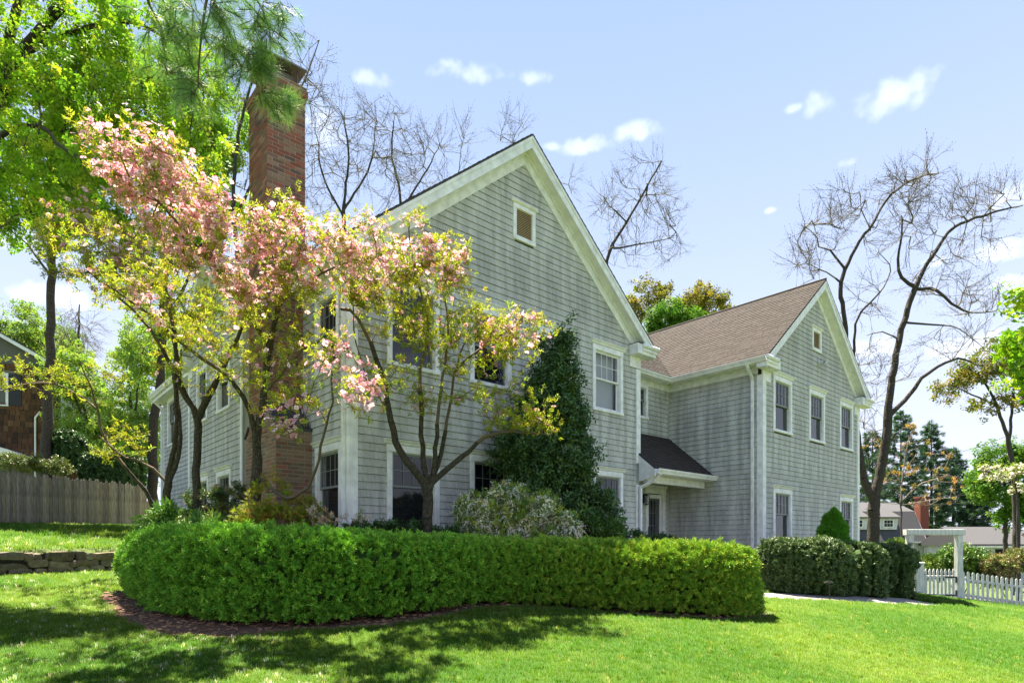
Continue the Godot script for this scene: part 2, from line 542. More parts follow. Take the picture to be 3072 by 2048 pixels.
func shingle_shape(mb: MB, x: Transform3D, w: float, h: float, col: Color):
	var g := 0.0005
	var b := 0.019
	var t := 0.006
	h -= 0.007
	var a0 := x * Vector3(g, 0, b)
	var a1 := x * Vector3(w - g, 0, b)
	var a2 := x * Vector3(w - g, h, t)
	var a3 := x * Vector3(g, h, t)
	mb.quad(a0, a1, a2, a3, col)
	mb.quad(x * Vector3(g, 0, 0), x * Vector3(w - g, 0, 0), a1, a0, col)
	mb.quad(x * Vector3(g, h, 0), x * Vector3(g, 0, 0), a0, a3, col)
	mb.quad(x * Vector3(w - g, 0, 0), x * Vector3(w - g, h, 0), a2, a1, col)

func shingled_wall(root: Node3D, called: String, x: Transform3D, width: float, y0: float, y1: float, rake: Callable, holes: Array, can_pick := true) -> Node3D:
	# courses from y0 to y1; rake(y) gives [u from, u to]; holes are Rect2(u, v, w, h)
	var back := MB.new()
	var mass := MB.new()
	var wall := hollow(root, called)
	var r := 0
	var y := y0
	while y < y1 - 0.03:
		var h := minf(EXPO, y1 - y)
		var lim: Array = rake.call(y + h * 0.5)
		var spans := [[maxf(lim[0], 0.0), minf(lim[1], width)]]
		for q in holes:
			var hole: Rect2 = q
			if y + h * 0.5 > hole.position.y and y + h * 0.5 < hole.end.y:
				var nxt := []
				for sp in spans:
					if hole.position.x > sp[0]: nxt.append([sp[0], minf(sp[1], hole.position.x)])
					if hole.end.x < sp[1]: nxt.append([maxf(sp[0], hole.end.x), sp[1]])
				spans = nxt
		for sp in spans:
			if sp[1] - sp[0] < 0.01: continue
			back.quad(x * Vector3(sp[0], y, 0), x * Vector3(sp[1], y, 0), x * Vector3(sp[1], y + h, 0), x * Vector3(sp[0], y + h, 0))
			var u: float = sp[0]
			while u < sp[1] - 0.002:
				var wi := rng.randi() % WIDTHS.size()
				var w: float = WIDTHS[wi]
				var ti := rng.randi() % TONES.size()
				var f := TONES[ti] as float
				var drop := rng.randf_range(-0.0015, 0.0015)
				var sx := Transform3D(x.basis, x * Vector3(u, y + drop, 0.001))
				if sp[1] - u - w < 0.05:
					w = sp[1] - u
					wi = -1
				if can_pick and wi >= 0 and h > 0.12:
					loose.append([sx.origin.distance_to(eye), wall, sx, wi, ti])
				else:
					shingle_shape(mass, sx, w, h - drop, Color(f, f, f))
				u += w
		y += EXPO
		r += 1
	part(wall, "sheathing", back, M.sheathing)
	wall.set_meta("mass", mass)
	return wall

func finish_shingles(root: Node3D, most: int):
	# the nearest become parts, the rest of a wall one mass
	loose.sort_custom(func(a, b): return a[0] < b[0])
	var mats := []
	for f in TONES:
		var m: StandardMaterial3D = M.siding.duplicate()
		m.vertex_color_use_as_albedo = false
		m.albedo_color = Color(0.56 * f, 0.56 * f, 0.517 * f).linear_to_srgb()
		mats.append(m)
	for k in loose.size():
		var q: Array = loose[k]
		if k < most:
			var key := "%d_%d" % [q[3], q[4]]
			if not shingle_mesh.has(key):
				var mb := MB.new()
				shingle_shape(mb, Transform3D.IDENTITY, WIDTHS[q[3]], EXPO, Color.WHITE)
				shingle_mesh[key] = mb.mesh(mats[q[4]])
			var o := put(q[1], "shingle", shingle_mesh[key])
			o.transform = q[2]
		else:
			var f: float = TONES[q[4]]
			shingle_shape(q[1].get_meta("mass"), q[2], WIDTHS[q[3]], EXPO, Color(f, f, f))
	for w in root.get_children():
		if w.has_meta("mass"):
			var mb: MB = w.get_meta("mass")
			w.remove_meta("mass")
			if mb.v.size() > 0:
				part(w, "siding", mb, M.siding).set_meta("kind", "stuff")

func board(parent: Node, called: String, x: Transform3D, u0: float, u1: float, v0: float, v1: float, n0: float, n1: float, mat: Material, b := 0.006):
	var mb := MB.new()
	mb.soft(x, Vector3(u0, v0, n0), Vector3(u1, v1, n1), b)
	return part(parent, called, mb, mat)

func window(root: Node3D, x: Transform3D, u0: float, u1: float, v0: float, v1: float, meet: float, opt := {}):
	# outer casing u0..u1, v0..v1; meet: height of the meeting rail
	var w := hollow(root, "window")
	w.transform = x
	var id := Transform3D.IDENTITY
	var cw := 0.10
	var mb := MB.new()
	mb.soft(id, Vector3(u0, v0 + 0.07, -0.02), Vector3(u0 + cw, v1 - 0.12, 0.034), 0.006)
	mb.soft(id, Vector3(u1 - cw, v0 + 0.07, -0.02), Vector3(u1, v1 - 0.12, 0.034), 0.006)
	mb.soft(id, Vector3(u0 - 0.004, v1 - 0.12, -0.02), Vector3(u1 + 0.004, v1 - 0.001, 0.037), 0.006)
	mb.soft(id, Vector3(u0 - 0.01, v0, -0.02), Vector3(u1 + 0.01, v0 + 0.07, 0.05), 0.01)
	part(w, "casing", mb, M.trim)
	if not opt.has("plain"):
		var c := MB.new()
		var pr := [Vector2(0.0, 0.0), Vector2(0.04, 0.012), Vector2(0.055, 0.045), Vector2(0.085, 0.07), Vector2(0.09, 0.085), Vector2(0.0, 0.10)]
		var cx := Transform3D(Basis(Vector3(0, 0, 1), Vector3(0, 1, 0), Vector3(-1, 0, 0)), Vector3(u1 + 0.055, v1, 0.005))
		c.prism(cx, pr, 0.0, u1 - u0 + 0.11)
		part(w, "cap", c, M.trim)
	# reveal and dark room
	var a0 := u0 + cw
	var a1 := u1 - cw
	var b0 := v0 + 0.07
	var b1 := v1 - 0.12
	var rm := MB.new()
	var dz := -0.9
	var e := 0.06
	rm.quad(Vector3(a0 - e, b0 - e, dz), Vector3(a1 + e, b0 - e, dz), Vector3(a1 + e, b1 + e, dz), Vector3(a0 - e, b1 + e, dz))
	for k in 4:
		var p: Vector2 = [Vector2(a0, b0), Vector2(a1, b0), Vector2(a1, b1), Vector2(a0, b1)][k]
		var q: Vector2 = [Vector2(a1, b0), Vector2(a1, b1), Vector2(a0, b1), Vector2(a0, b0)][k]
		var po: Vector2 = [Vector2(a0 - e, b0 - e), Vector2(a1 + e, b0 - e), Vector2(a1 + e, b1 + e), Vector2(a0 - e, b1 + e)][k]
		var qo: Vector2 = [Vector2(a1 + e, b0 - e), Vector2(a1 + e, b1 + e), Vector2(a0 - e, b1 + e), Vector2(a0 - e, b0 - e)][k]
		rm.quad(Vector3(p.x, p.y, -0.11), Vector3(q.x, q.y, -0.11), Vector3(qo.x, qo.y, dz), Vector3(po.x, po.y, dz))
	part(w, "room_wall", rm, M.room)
	var jm := MB.new()
	jm.box(id, Vector3(a0 - 0.012, b0, -0.11), Vector3(a0 + 0.012, b1, 0.0))
	jm.box(id, Vector3(a1 - 0.012, b0, -0.11), Vector3(a1 + 0.012, b1, 0.0))
	jm.box(id, Vector3(a0 + 0.012, b1 - 0.012, -0.11), Vector3(a1 - 0.012, b1 + 0.012, 0.0))
	jm.box(id, Vector3(a0 + 0.012, b0 - 0.012, -0.11), Vector3(a1 - 0.012, b0 + 0.012, 0.0))
	part(w, "jamb", jm, M.trim)
	# sashes
	for s in 2:
		var y0 := b0 + 0.012 if s == 0 else meet - 0.018
		var y1 := meet + 0.018 if s == 0 else b1 - 0.012
		var z := -0.085 if s == 0 else -0.045
		var fr := MB.new()
		var f := 0.038
		var l := a0 + 0.013
		var r := a1 - 0.013
		fr.soft(id, Vector3(l, y0, z), Vector3(l + f, y1, z + 0.03), 0.004)
		fr.soft(id, Vector3(r - f, y0, z), Vector3(r, y1, z + 0.03), 0.004)
		fr.soft(id, Vector3(l + f, y0, z), Vector3(r - f, y0 + f, z + 0.03), 0.004)
		fr.soft(id, Vector3(l + f, y1 - f, z), Vector3(r - f, y1, z + 0.03), 0.004)
		part(w, "sash", fr, M.sash if opt.get("white", false) else (M.dull_sash if s == 1 else M.screen_frame))
		var gp := MB.new()
		gp.quad(Vector3(l + f, y0 + f, z + 0.014), Vector3(r - f, y0 + f, z + 0.014), Vector3(r - f, y1 - f, z + 0.014), Vector3(l + f, y1 - f, z + 0.014))
		part(w, "pane", gp, M.glass)
		if s == 1:
			for k in range(1, 4):
				var u := lerpf(l + f, r - f, k / 4.0)
				var mu := MB.new()
				mu.box(id, Vector3(u - 0.006, y0 + f, z + 0.017), Vector3(u + 0.006, y1 - f, z + 0.026))
				part(w, "muntin", mu, M.sash if opt.get("white", false) else M.dull_sash)
			var mh := MB.new()
			var ym := (y0 + y1) * 0.5
			mh.box(id, Vector3(l + f, ym - 0.006, z + 0.018), Vector3(r - f, ym + 0.006, z + 0.028))
			part(w, "muntin", mh, M.sash if opt.get("white", false) else M.dull_sash)
	if opt.has("blind"):
		var bl := MB.new()
		bl.box(id, Vector3(a0 + 0.03, lerpf(b1, b0, opt.blind), -0.2), Vector3(a1 - 0.03, b1, -0.18))
		part(w, "window_shade", bl, M.blind)
	return w

func hole(u0: float, u1: float, v0: float, v1: float) -> Rect2:
	return Rect2(u0 + 0.05, v0 + 0.02, u1 - u0 - 0.1, v1 - v0 - 0.06)

func roof_rows(wall: Node3D, a: Vector3, b: Vector3, d: Vector3, e: Vector3, can_pick: bool):
	# a, b: eave ends; d, e: ridge ends above b and above a; tabs laid in rows
	var up := ((e + d) - (a + b)) * 0.5
	var along := (b - a).normalized()
	var nn := along.cross((d - b) - along * (d - b).dot(along)).normalized()
	if nn.y < 0: nn = -nn
	var slope := (d - b) - along * (d - b).dot(along)
	var len := slope.length()
	var sl := slope / len
	var ex := 0.14
	var rows := int(ceil(len / ex))
	var mass: MB = wall.get_meta("roof_mass")
	for r in rows:
		var t := minf(r * ex / len, 1.0)
		var t2 := minf((r * ex + ex * 0.5) / len, 1.0)
		var p0 := a.lerp(e, t2)
		var p1 := b.lerp(d, t2)
		var q0 := a + along * (p0 - a).dot(along) + sl * (r * ex)
		var wd := (p1 - p0).dot(along)
		var u := 0.0
		while u < wd - 0.01:
			var w := minf([0.16, 0.22, 0.28][rng.randi() % 3], wd - u)
			if wd - u - w < 0.06: w = wd - u
			var hh := minf(ex + 0.01, len - r * ex)
			var x := Transform3D(Basis(along, sl, along.cross(sl)), q0 + along * u)
			if x.basis.z.y < 0: x.basis.z = -x.basis.z
			var f := rng.randf_range(0.82, 1.16)
			var col := Color(f, f * rng.randf_range(0.97, 1.02), f * rng.randf_range(0.95, 1.03))
			var lift := 0.012 + (0.004 if rng.randf() < 0.5 else 0.0)
			if can_pick:
				tabs.append([x.origin.distance_to(eye), wall, x, w, hh, lift, col])
			else:
				tab_shape(mass, x, w, hh, lift, col)
			u += w

func tab_shape(mb: MB, x: Transform3D, w: float, h: float, lift: float, col: Color):
	var a := x * Vector3(0.003, 0, lift)
	var b := x * Vector3(w - 0.003, 0, lift)
	var d := x * Vector3(w - 0.003, h, 0.003)
	var e := x * Vector3(0.003, h, 0.003)
	mb.quad(a, b, d, e, col)
	mb.quad(x * Vector3(0.003, 0, -0.004), x * Vector3(w - 0.003, 0, -0.004), b, a, col)
	mb.tri(x * Vector3(0.003, 0, 0), a, e, col)
	mb.tri(b, x * Vector3(w - 0.003, 0, 0), d, col)

func slab(parent: Node, called: String, a: Vector3, b: Vector3, d: Vector3, e: Vector3, thick: float, mat: Material):
	var nn := (b - a).cross(e - a).normalized()
	if nn.y > 0: nn = -nn
	var o := nn * thick
	var top := nn * 0.002
	var mb := MB.new()
	var p := [a + top, b + top, d + top, e + top]
	mb.quad(p[0], p[1], p[2], p[3])
	mb.quad(a + o, b + o, d + o, e + o)
	for k in 4:
		var j := (k + 1) % 4
		var lo := [a, b, d, e]
		mb.quad(lo[k] + o, lo[j] + o, p[j], p[k])
	return part(parent, called, mb, mat)

func roof(root: Node3D, called: String, a: Vector3, b: Vector3, d: Vector3, e: Vector3, can_pick := false) -> Node3D:
	var w := hollow(root, called)
	w.set_meta("roof_mass", MB.new())
	slab(w, "deck", a, b, d, e, 0.03, M.roof_edge)
	roof_rows(w, a, b, d, e, can_pick)
	return w

func finish_roofs(root: Node3D, most: int):
	tabs.sort_custom(func(a, b): return a[0] < b[0])
	for k in tabs.size():
		var q: Array = tabs[k]
		if k < most:
			var mb := MB.new()
			tab_shape(mb, Transform3D.IDENTITY, q[3], q[4], q[5], q[6])
			part(q[1], "roof_shingle", mb, M.roof).transform = q[2]
		else:
			tab_shape(q[1].get_meta("roof_mass"), q[2], q[3], q[4], q[5], q[6])
	for w in root.get_children():
		if w.has_meta("roof_mass"):
			var mb: MB = w.get_meta("roof_mass")
			w.remove_meta("roof_mass")
			if mb.v.size() > 0:
				part(w, "roof_shingles", mb, M.roof).set_meta("kind", "stuff")

func gutter(parent: Node, a: Vector3, b: Vector3, outward: Vector3):
	# K-profile gutter from a to b, hung below its top edge
	var mb := MB.new()
	var t := (b - a).normalized()
	var x := Transform3D(Basis(outward, Vector3.UP, outward.cross(Vector3.UP)), a)
	var flip := x.basis.z.dot(t)
	var l := a.distance_to(b)
	var pr := [Vector2(0, -0.115), Vector2(0.06, -0.115), Vector2(0.075, -0.075), Vector2(0.105, -0.035), Vector2(0.112, 0.0), Vector2(0.100, 0.0), Vector2(0.092, -0.03), Vector2(0.06, -0.075), Vector2(0.05, -0.10), Vector2(0.006, -0.10), Vector2(0.006, -0.002), Vector2(0, -0.002)]
	mb.prism(x, pr, 0.0 if flip > 0 else -l, l if flip > 0 else 0.0)
	return part(parent, "gutter", mb, M.trim)

func spout(parent: Node, pts: Array, wall_n: Vector3):
	var mb := MB.new()
	for k in pts.size() - 1:
		var a: Vector3 = pts[k]
		var b: Vector3 = pts[k + 1]
		var y := (b - a).normalized()
		var z := (wall_n - y * wall_n.dot(y)).normalized()
		var xx := y.cross(z)
		var h := a.distance_to(b) + 0.01
		mb.soft(Transform3D(Basis(xx, y, z), a), Vector3(-0.036, -0.01, -0.026), Vector3(0.036, h, 0.026), 0.008)
	return part(parent, "downspout", mb, M.trim)

func gable_trim(root: Node3D, x: Transform3D, half: float, apex: float, pitch: float, eave_out: float, over: float):
	# x: origin at wall foot centre. apex: top of the roof at the ridge. Rake fascia, soffit, frieze, shingle edge
	for s in [-1.0, 1.0]:
		var far: float = half + eave_out
		var roof_top := apex - 0.035
		var fascia := MB.new()
		var y_far: float = roof_top - pitch * far
		var poly := [Vector2(0, roof_top), Vector2(0, roof_top - 0.235), Vector2(s * far, y_far - 0.235), Vector2(s * far, y_far)]
		if s < 0: poly.reverse()
		# poly is clockwise for s > 0: reverse to run counterclockwise
		poly.reverse()
		poly.reverse()
		fascia.prism(x, poly, over - 0.03, over)
		part(root, "rake_board", fascia, M.trim)
		var sh := MB.new()
		var p2 := [Vector2(0, roof_top), Vector2(0, roof_top - 0.07), Vector2(s * far, y_far - 0.07), Vector2(s * far, y_far)]
		if s < 0: p2.reverse()
		sh.prism(x, p2, over, over + 0.018)
		part(root, "shadow_board", sh, M.trim)
		var sof := MB.new()
		var low := roof_top - 0.215
		sof.quad(x * Vector3(0, low, 0.0), x * Vector3(0, low, over - 0.03), x * Vector3(s * far, low - pitch * far, over - 0.03), x * Vector3(s * far, low - pitch * far, 0.0))
		sof.quad(x * Vector3(0, low + 0.02, 0.0), x * Vector3(0, low + 0.02, over - 0.03), x * Vector3(s * far, low + 0.02 - pitch * far, over - 0.03), x * Vector3(s * far, low + 0.02 - pitch * far, 0.0))
		part(root, "soffit", sof, M.trim)
		var fr := MB.new()
		var fl: float = half - 0.38
		var p3 := [Vector2(0, low - 0.02), Vector2(0, low - 0.245), Vector2(s * (fl + 0.1), low - 0.245 - pitch * (fl + 0.1)), Vector2(s * (fl + 0.3), low - 0.02 - pitch * (fl + 0.3))]
		if s < 0: p3.reverse()
		fr.prism(x, p3, -0.01, 0.03)
		part(root, "frieze_board", fr, M.trim)
		var bed := MB.new()
		var p4 := [Vector2(0, low - 0.004), Vector2(0, low - 0.055), Vector2(s * (fl + 0.3), low - 0.055 - pitch * (fl + 0.3)), Vector2(s * (fl + 0.3), low - 0.004 - pitch * (fl + 0.3))]
		if s < 0: p4.reverse()
		bed.prism(x, p4, 0.031, 0.075)
		part(root, "bed_moulding", bed, M.trim)
		# boxed eave return
		var rt := MB.new()
		var u0: float = half - 0.40
		var u1: float = half + eave_out + 0.02
		var top := apex - pitch * (half + eave_out) + 0.03
		rt.soft(x, Vector3(minf(s * u0, s * u1), top - 0.27, 0.0), Vector3(maxf(s * u0, s * u1), top - 0.03, over + 0.02), 0.01)
		part(root, "eave_return", rt, M.trim)
		var cr := MB.new()
		cr.soft(x, Vector3(minf(s * (u0 + 0.16), s * (u1 + 0.08)), top - 0.12, over + 0.021), Vector3(maxf(s * (u0 + 0.16), s * (u1 + 0.08)), top - 0.02, over + 0.10), 0.03)
		cr.soft(x, Vector3(minf(s * (u0 + 0.16), s * (u1 + 0.03)), top - 0.20, over + 0.021), Vector3(maxf(s * (u0 + 0.16), s * (u1 + 0.03)), top - 0.121, over + 0.055), 0.02)
		part(root, "return_moulding", cr, M.trim)
		var fl2 := MB.new()
		fl2.box(x, Vector3(minf(s * u0, s * u1), top - 0.029, 0.0), Vector3(maxf(s * u0, s * u1), top - 0.012, over + 0.04))
		part(root, "return_flashing", fl2, M.lead)
		var cp := MB.new()
		cp.soft(x, Vector3(minf(s * (half - 0.39), s * (half + 0.02)), top - 0.53, -0.01), Vector3(maxf(s * (half - 0.39), s * (half + 0.02)), top - 0.271, 0.034), 0.006)
		part(root, "frieze_board", cp, M.trim)

func house():
	var h := thing("house", "large grey-green shingled house with white trim, two front gables and a tall brick chimney", "house")
	var front := frame_at(Vector3.ZERO, Vector3.RIGHT, Vector3.BACK)
	# --- main gable front
	var W := 7.52
	var ups := [[0.67, 1.72], [2.40, 3.42], [4.10, 5.15], [5.81, 6.87]]
	var holes := []
	for q in ups:
		holes.append(hole(q[0], q[1], 4.0, 5.48))
		holes.append(hole(q[0], q[1], 0.72, 2.68))
	holes.append(hole(3.46, 4.06, 7.02, 7.73))
	var pitch := 0.83
	shingled_wall(h, "wall", front, W, 0.0, 8.66, func(y): return [0.13, W - 0.13] if y < 5.5 else [3.76 - (8.62 - y) / pitch, 3.76 + (8.62 - y) / pitch], holes)
	for k in 4:
		var q: Array = ups[k]
		window(h, front, q[0], q[1], 4.0, 5.48, 4.74, {"white": k > 1, "blind": 0.97} if k > 1 else {})
		window(h, front, q[0], q[1], 0.72, 2.68, 1.99, {})
	vent(h, front, 3.46, 4.06, 7.02, 7.73)
	board(h, "corner_board", front, -0.02, 0.145, 0.0, 5.2, 0.0, 0.028, M.trim)
	board(h, "corner_board", front, W - 0.145, W + 0.02, 2.95, 5.2, 0.0, 0.028, M.trim)
	board(h, "corner_board", front, W - 0.145, W + 0.02, 0.0, 2.45, 0.0, 0.028, M.trim)
	gable_trim(h, Transform3D(front.basis, Vector3(3.76, 0, 0)), 3.76, 9.07, pitch, 0.28, 0.25)
	# main roof
	var ez := 9.07 - pitch * 4.04
	roof(h, "roof", Vector3(-0.28, ez, -12.95), Vector3(-0.28, ez, 0.27), Vector3(3.76, 9.07, 0.27), Vector3(3.76, 9.07, -12.95))
	roof(h, "roof", Vector3(7.80, ez, 0.27), Vector3(7.80, ez, -12.95), Vector3(3.76, 9.07, -12.95), Vector3(3.76, 9.07, 0.27))
	# --- left side of the main block
	var side := frame_at(Vector3(0, 0, -12.76), Vector3.BACK, Vector3.LEFT)
	var near_h := [hole(11.53, 12.54, 0.72, 2.68), hole(11.53, 12.45, 3.9, 5.27)]
	shingled_wall(h, "wall", side, 12.76, 0.0, 5.45, func(_y): return [8.56 - 0.01, 12.76 - 0.1], near_h)
	window(h, side, 11.53, 12.54, 0.72, 2.68, 1.97)
	window(h, side, 11.53, 12.45, 3.9, 5.27, 4.6)
	shingled_wall(h, "wall", side, 12.76, 0.6, 5.45, func(_y): return [0.1, 4.36], [hole(0.62, 1.6, 4.0, 5.45)])
	window(h, side, 0.62, 1.6, 4.0, 5.45, 4.74, {"plain": 1})
	board(h, "corner_board", side, 12.64, 12.78, 0.0, 5.4, 0.0, 0.026, M.trim)
	board(h, "corner_board", side, -0.02, 0.12, 0.4, 5.4, 0.0, 0.026, M.trim)
	board(h, "frieze_board", side, 8.57, 12.63, 5.28, 5.5, 0.0, 0.032, M.trim)
	board(h, "frieze_board", side, 0.12, 4.34, 5.44, 5.56, 0.0, 0.032, M.trim)
	var es := MB.new()
	es.box(Transform3D.IDENTITY, Vector3(-0.26, 5.47, -12.93), Vector3(-0.001, 5.50, 0.0))
	es.box(Transform3D.IDENTITY, Vector3(-0.28, 5.47, -12.93), Vector3(-0.261, 5.68, 0.24))
	part(h, "eave", es, M.trim)
	gutter(h, Vector3(-0.282, 5.685, 0.24), Vector3(-0.282, 5.685, -4.2), Vector3.LEFT)
	gutter(h, Vector3(-0.282, 5.685, -8.4), Vector3(-0.282, 5.685, -12.95), Vector3.LEFT)
	spout(h, [Vector3(-0.31, 5.5, -0.09), Vector3(-0.055, 5.2, -0.09), Vector3(-0.055, 0.1, -0.09)], Vector3.LEFT)
	spout(h, [Vector3(-0.33, 5.58, -12.86), Vector3(-0.06, 5.3, -12.74), Vector3(-0.06, 0.6, -12.74)], Vector3.LEFT)
	# --- cross gable bay on the left
	var bay := frame_at(Vector3(-0.3, 0, -8.41), Vector3.BACK, Vector3.LEFT)
	var bw := 4.21
	var bh := [hole(0.79, 1.72, 3.98, 5.35), hole(2.47, 3.44, 3.98, 5.35), hole(0.79, 1.80, 0.72, 2.66), hole(2.47, 3.51, 0.72, 2.66)]
	shingled_wall(h, "wall", bay, bw, 0.2, 7.5, func(y): return [0.09, bw - 0.09] if y < 5.5 else [bw * 0.5 - (7.42 - y) / 0.9, bw * 0.5 + (7.42 - y) / 0.9], bh)
	window(h, bay, 0.79, 1.72, 3.98, 5.35, 4.66)
	window(h, bay, 2.47, 3.44, 3.98, 5.35, 4.66)
	window(h, bay, 0.79, 1.80, 0.72, 2.66, 1.95)
	window(h, bay, 2.47, 3.51, 0.72, 2.66, 1.95)
	board(h, "corner_board", bay, -0.02, 0.1, 0.1, 5.2, 0.0, 0.026, M.trim)
	board(h, "corner_board", bay, bw - 0.1, bw + 0.02, 0.1, 5.2, 0.0, 0.026, M.trim)
	gable_trim(h, Transform3D(bay.basis, Vector3(-0.3, 0, -8.41 + bw * 0.5)), bw * 0.5, 7.83, 0.9, 0.2, 0.25)
	var bc := -8.41 + bw * 0.5
	var be := 7.83 - 0.9 * (bw * 0.5 + 0.2)
	roof(h, "roof", Vector3(0.9, be, bc + bw * 0.5 + 0.2), Vector3(-0.57, be, bc + bw * 0.5 + 0.2), Vector3(-0.57, 7.83, bc), Vector3(2.4, 7.83, bc))
	roof(h, "roof", Vector3(-0.57, be, bc - bw * 0.5 - 0.2), Vector3(0.9, be, bc - bw * 0.5 - 0.2), Vector3(2.4, 7.83, bc), Vector3(-0.57, 7.83, bc))
	for s in [0.0, bw]:
		var rt := frame_at(Vector3(-0.3, 0, -8.41 + s), Vector3.RIGHT, Vector3.BACK if s > 0 else Vector3.FORWARD)
		board(h, "bay_return", rt, 0.0, 0.3, 0.1, 5.6, -0.005, 0.012, M.siding)
	# --- link
	var link := frame_at(Vector3(W, 0, -0.92), Vector3.RIGHT, Vector3.BACK)
	shingled_wall(h, "wall", link, 2.55, 0.2, 5.3, func(_y): return [0.0, 2.55], [hole(0.68, 1.58, 4.36, 5.3), Rect2(1.5, 0.0, 0.83, 2.5)])
	window(h, link, 0.68, 1.58, 4.36, 5.30, 4.86, {"plain": 1})
	board(h, "frieze_board", link, 0.0, 2.53, 5.26, 5.52, 0.0, 0.03, M.trim)
	roof(h, "roof", Vector3(7.6, 5.55, -0.64), Vector3(9.79, 5.55, -0.64), Vector3(13.21, 8.35, -4.06), Vector3(7.6, 8.35, -4.06), true)
	var ls := MB.new()
	ls.box(Transform3D.IDENTITY, Vector3(7.54, 5.40, -0.92), Vector3(9.79, 5.43, -0.66))
	ls.box(Transform3D.IDENTITY, Vector3(7.54, 5.40, -0.66), Vector3(9.81, 5.54, -0.64))
	part(h, "eave", ls, M.trim)
	gutter(h, Vector3(7.8, 5.53, -0.638), Vector3(9.79, 5.53, -0.638), Vector3.BACK)
	# --- right wing
	var rf := frame_at(Vector3(10.07, 0, 1.79), Vector3.RIGHT, Vector3.BACK)
	var RW := 6.28
	var ru := [[0.53, 1.57], [2.62, 3.66], [4.74, 5.77]]
	var rh := []
	for q in ru: rh.append(hole(q[0], q[1], 3.87, 5.29))
	for k in [0, 2]: rh.append(hole(ru[k][0], ru[k][1], 0.7, 2.44))
	rh.append(hole(2.82, 3.43, 6.40, 7.03))
	shingled_wall(h, "wall", rf, RW, -0.1, 7.94, func(y): return [0.13, RW - 0.13] if y < 5.3 else [3.14 - (7.90 - y) / 0.82, 3.14 + (7.90 - y) / 0.82], rh)
	for q in ru: window(h, rf, q[0], q[1], 3.87, 5.29, 4.58)
	window(h, rf, ru[0][0], ru[0][1], 0.7, 2.44, 1.79)
	window(h, rf, ru[2][0], ru[2][1], 0.7, 2.44, 1.79)
	vent(h, rf, 2.82, 3.43, 6.40, 7.03)
	board(h, "corner_board", rf, -0.02, 0.145, -0.2, 5.05, 0.0, 0.028, M.trim)
	board(h, "corner_board", rf, RW - 0.145, RW + 0.02, -0.3, 5.05, 0.0, 0.028, M.trim)
	gable_trim(h, Transform3D(rf.basis, Vector3(13.21, 0, 1.79)), 3.14, 8.35, 0.82, 0.28, 0.25)
	var fl := MB.new()
	fl.tube(Vector3(13.35, 6.13, 1.8), Vector3(13.35, 6.13, 1.87), 0.055, 0.05, 10)
	fl.tube(Vector3(13.31, 6.11, 1.87), Vector3(13.27, 6.07, 1.98), 0.03, 0.06, 10)
	fl.tube(Vector3(13.39, 6.11, 1.87), Vector3(13.44, 6.07, 1.98), 0.03, 0.06, 10)
	part(h, "flood_lamp", fl, M.bulb_white)
	var sw := frame_at(Vector3(10.07, 0, -0.92), Vector3.BACK, Vector3.LEFT)
	shingled_wall(h, "wall", sw, 2.71, 0.0, 5.3, func(_y): return [0.0, 2.6], [])
	board(h, "corner_board", sw, 2.58, 2.74, -0.2, 5.2, 0.0, 0.028, M.trim)
	board(h, "frieze_board", sw, 0.02, 2.6, 5.25, 5.47, 0.0, 0.032, M.trim)
	roof(h, "roof", Vector3(9.79, 5.55, -0.64), Vector3(9.79, 5.55, 2.06), Vector3(13.21, 8.35, 2.06), Vector3(13.21, 8.35, -4.06), true)
	roof(h, "roof", Vector3(16.63, 5.55, 2.06), Vector3(16.63, 5.55, -8.0), Vector3(13.21, 8.35, -8.0), Vector3(13.21, 8.35, 2.06))
	var rs := MB.new()
	rs.box(Transform3D.IDENTITY, Vector3(9.81, 5.42, -0.63), Vector3(10.069, 5.45, 1.79))
	rs.box(Transform3D.IDENTITY, Vector3(9.79, 5.40, -0.63), Vector3(9.809, 5.53, 2.03))
	part(h, "eave", rs, M.trim)
	gutter(h, Vector3(9.788, 5.535, -0.63), Vector3(9.788, 5.535, 2.05), Vector3.LEFT)
	spout(h, [Vector3(9.74, 5.42, 1.56), Vector3(9.80, 5.32, 1.56), Vector3(10.01, 5.12, 1.56), Vector3(10.01, -0.1, 1.56)], Vector3.LEFT)
	var rc := MB.new()
	rc.tube(Vector3(13.21, 8.365, 2.06), Vector3(13.21, 8.365, -4.0), 0.03, 0.03, 6)
	part(h, "ridge_cap", rc, M.roof_edge)
	# closing walls nobody sees from the lawn
	var cl := MB.new()
	cl.box(Transform3D.IDENTITY, Vector3(7.44, 0.0, -12.76), Vector3(7.52, 5.55, -0.01))
	cl.box(Transform3D.IDENTITY, Vector3(0.0, 0.0, -12.84), Vector3(7.52, 5.55, -12.765))
	cl.box(Transform3D.IDENTITY, Vector3(16.27, -0.4, -8.0), Vector3(16.35, 5.4, 1.76))
	cl.box(Transform3D.IDENTITY, Vector3(7.6, 0.0, -8.08), Vector3(16.35, 5.4, -8.005))
	cl.box(Transform3D.IDENTITY, Vector3(10.15, 0.0, -8.0), Vector3(10.2, 5.4, -0.93))
	cl.prism(Transform3D(Basis.IDENTITY, Vector3(3.76, 0, -12.8)), [Vector2(-3.76, 5.5), Vector2(3.76, 5.5), Vector2(0, 8.9)], -0.04, 0.03)
	cl.prism(Transform3D(Basis.IDENTITY, Vector3(13.21, 0, -7.9)), [Vector2(-3.14, 5.4), Vector2(3.14, 5.4), Vector2(0, 8.2)], -0.04, 0.03)
	part(h, "rear_wall", cl, M.pale_wall)
	porch(h, link)
	chimney(h)
	finish_shingles(h, 295)
	finish_roofs(h, 290)
	print("house ", Time.get_ticks_msec())

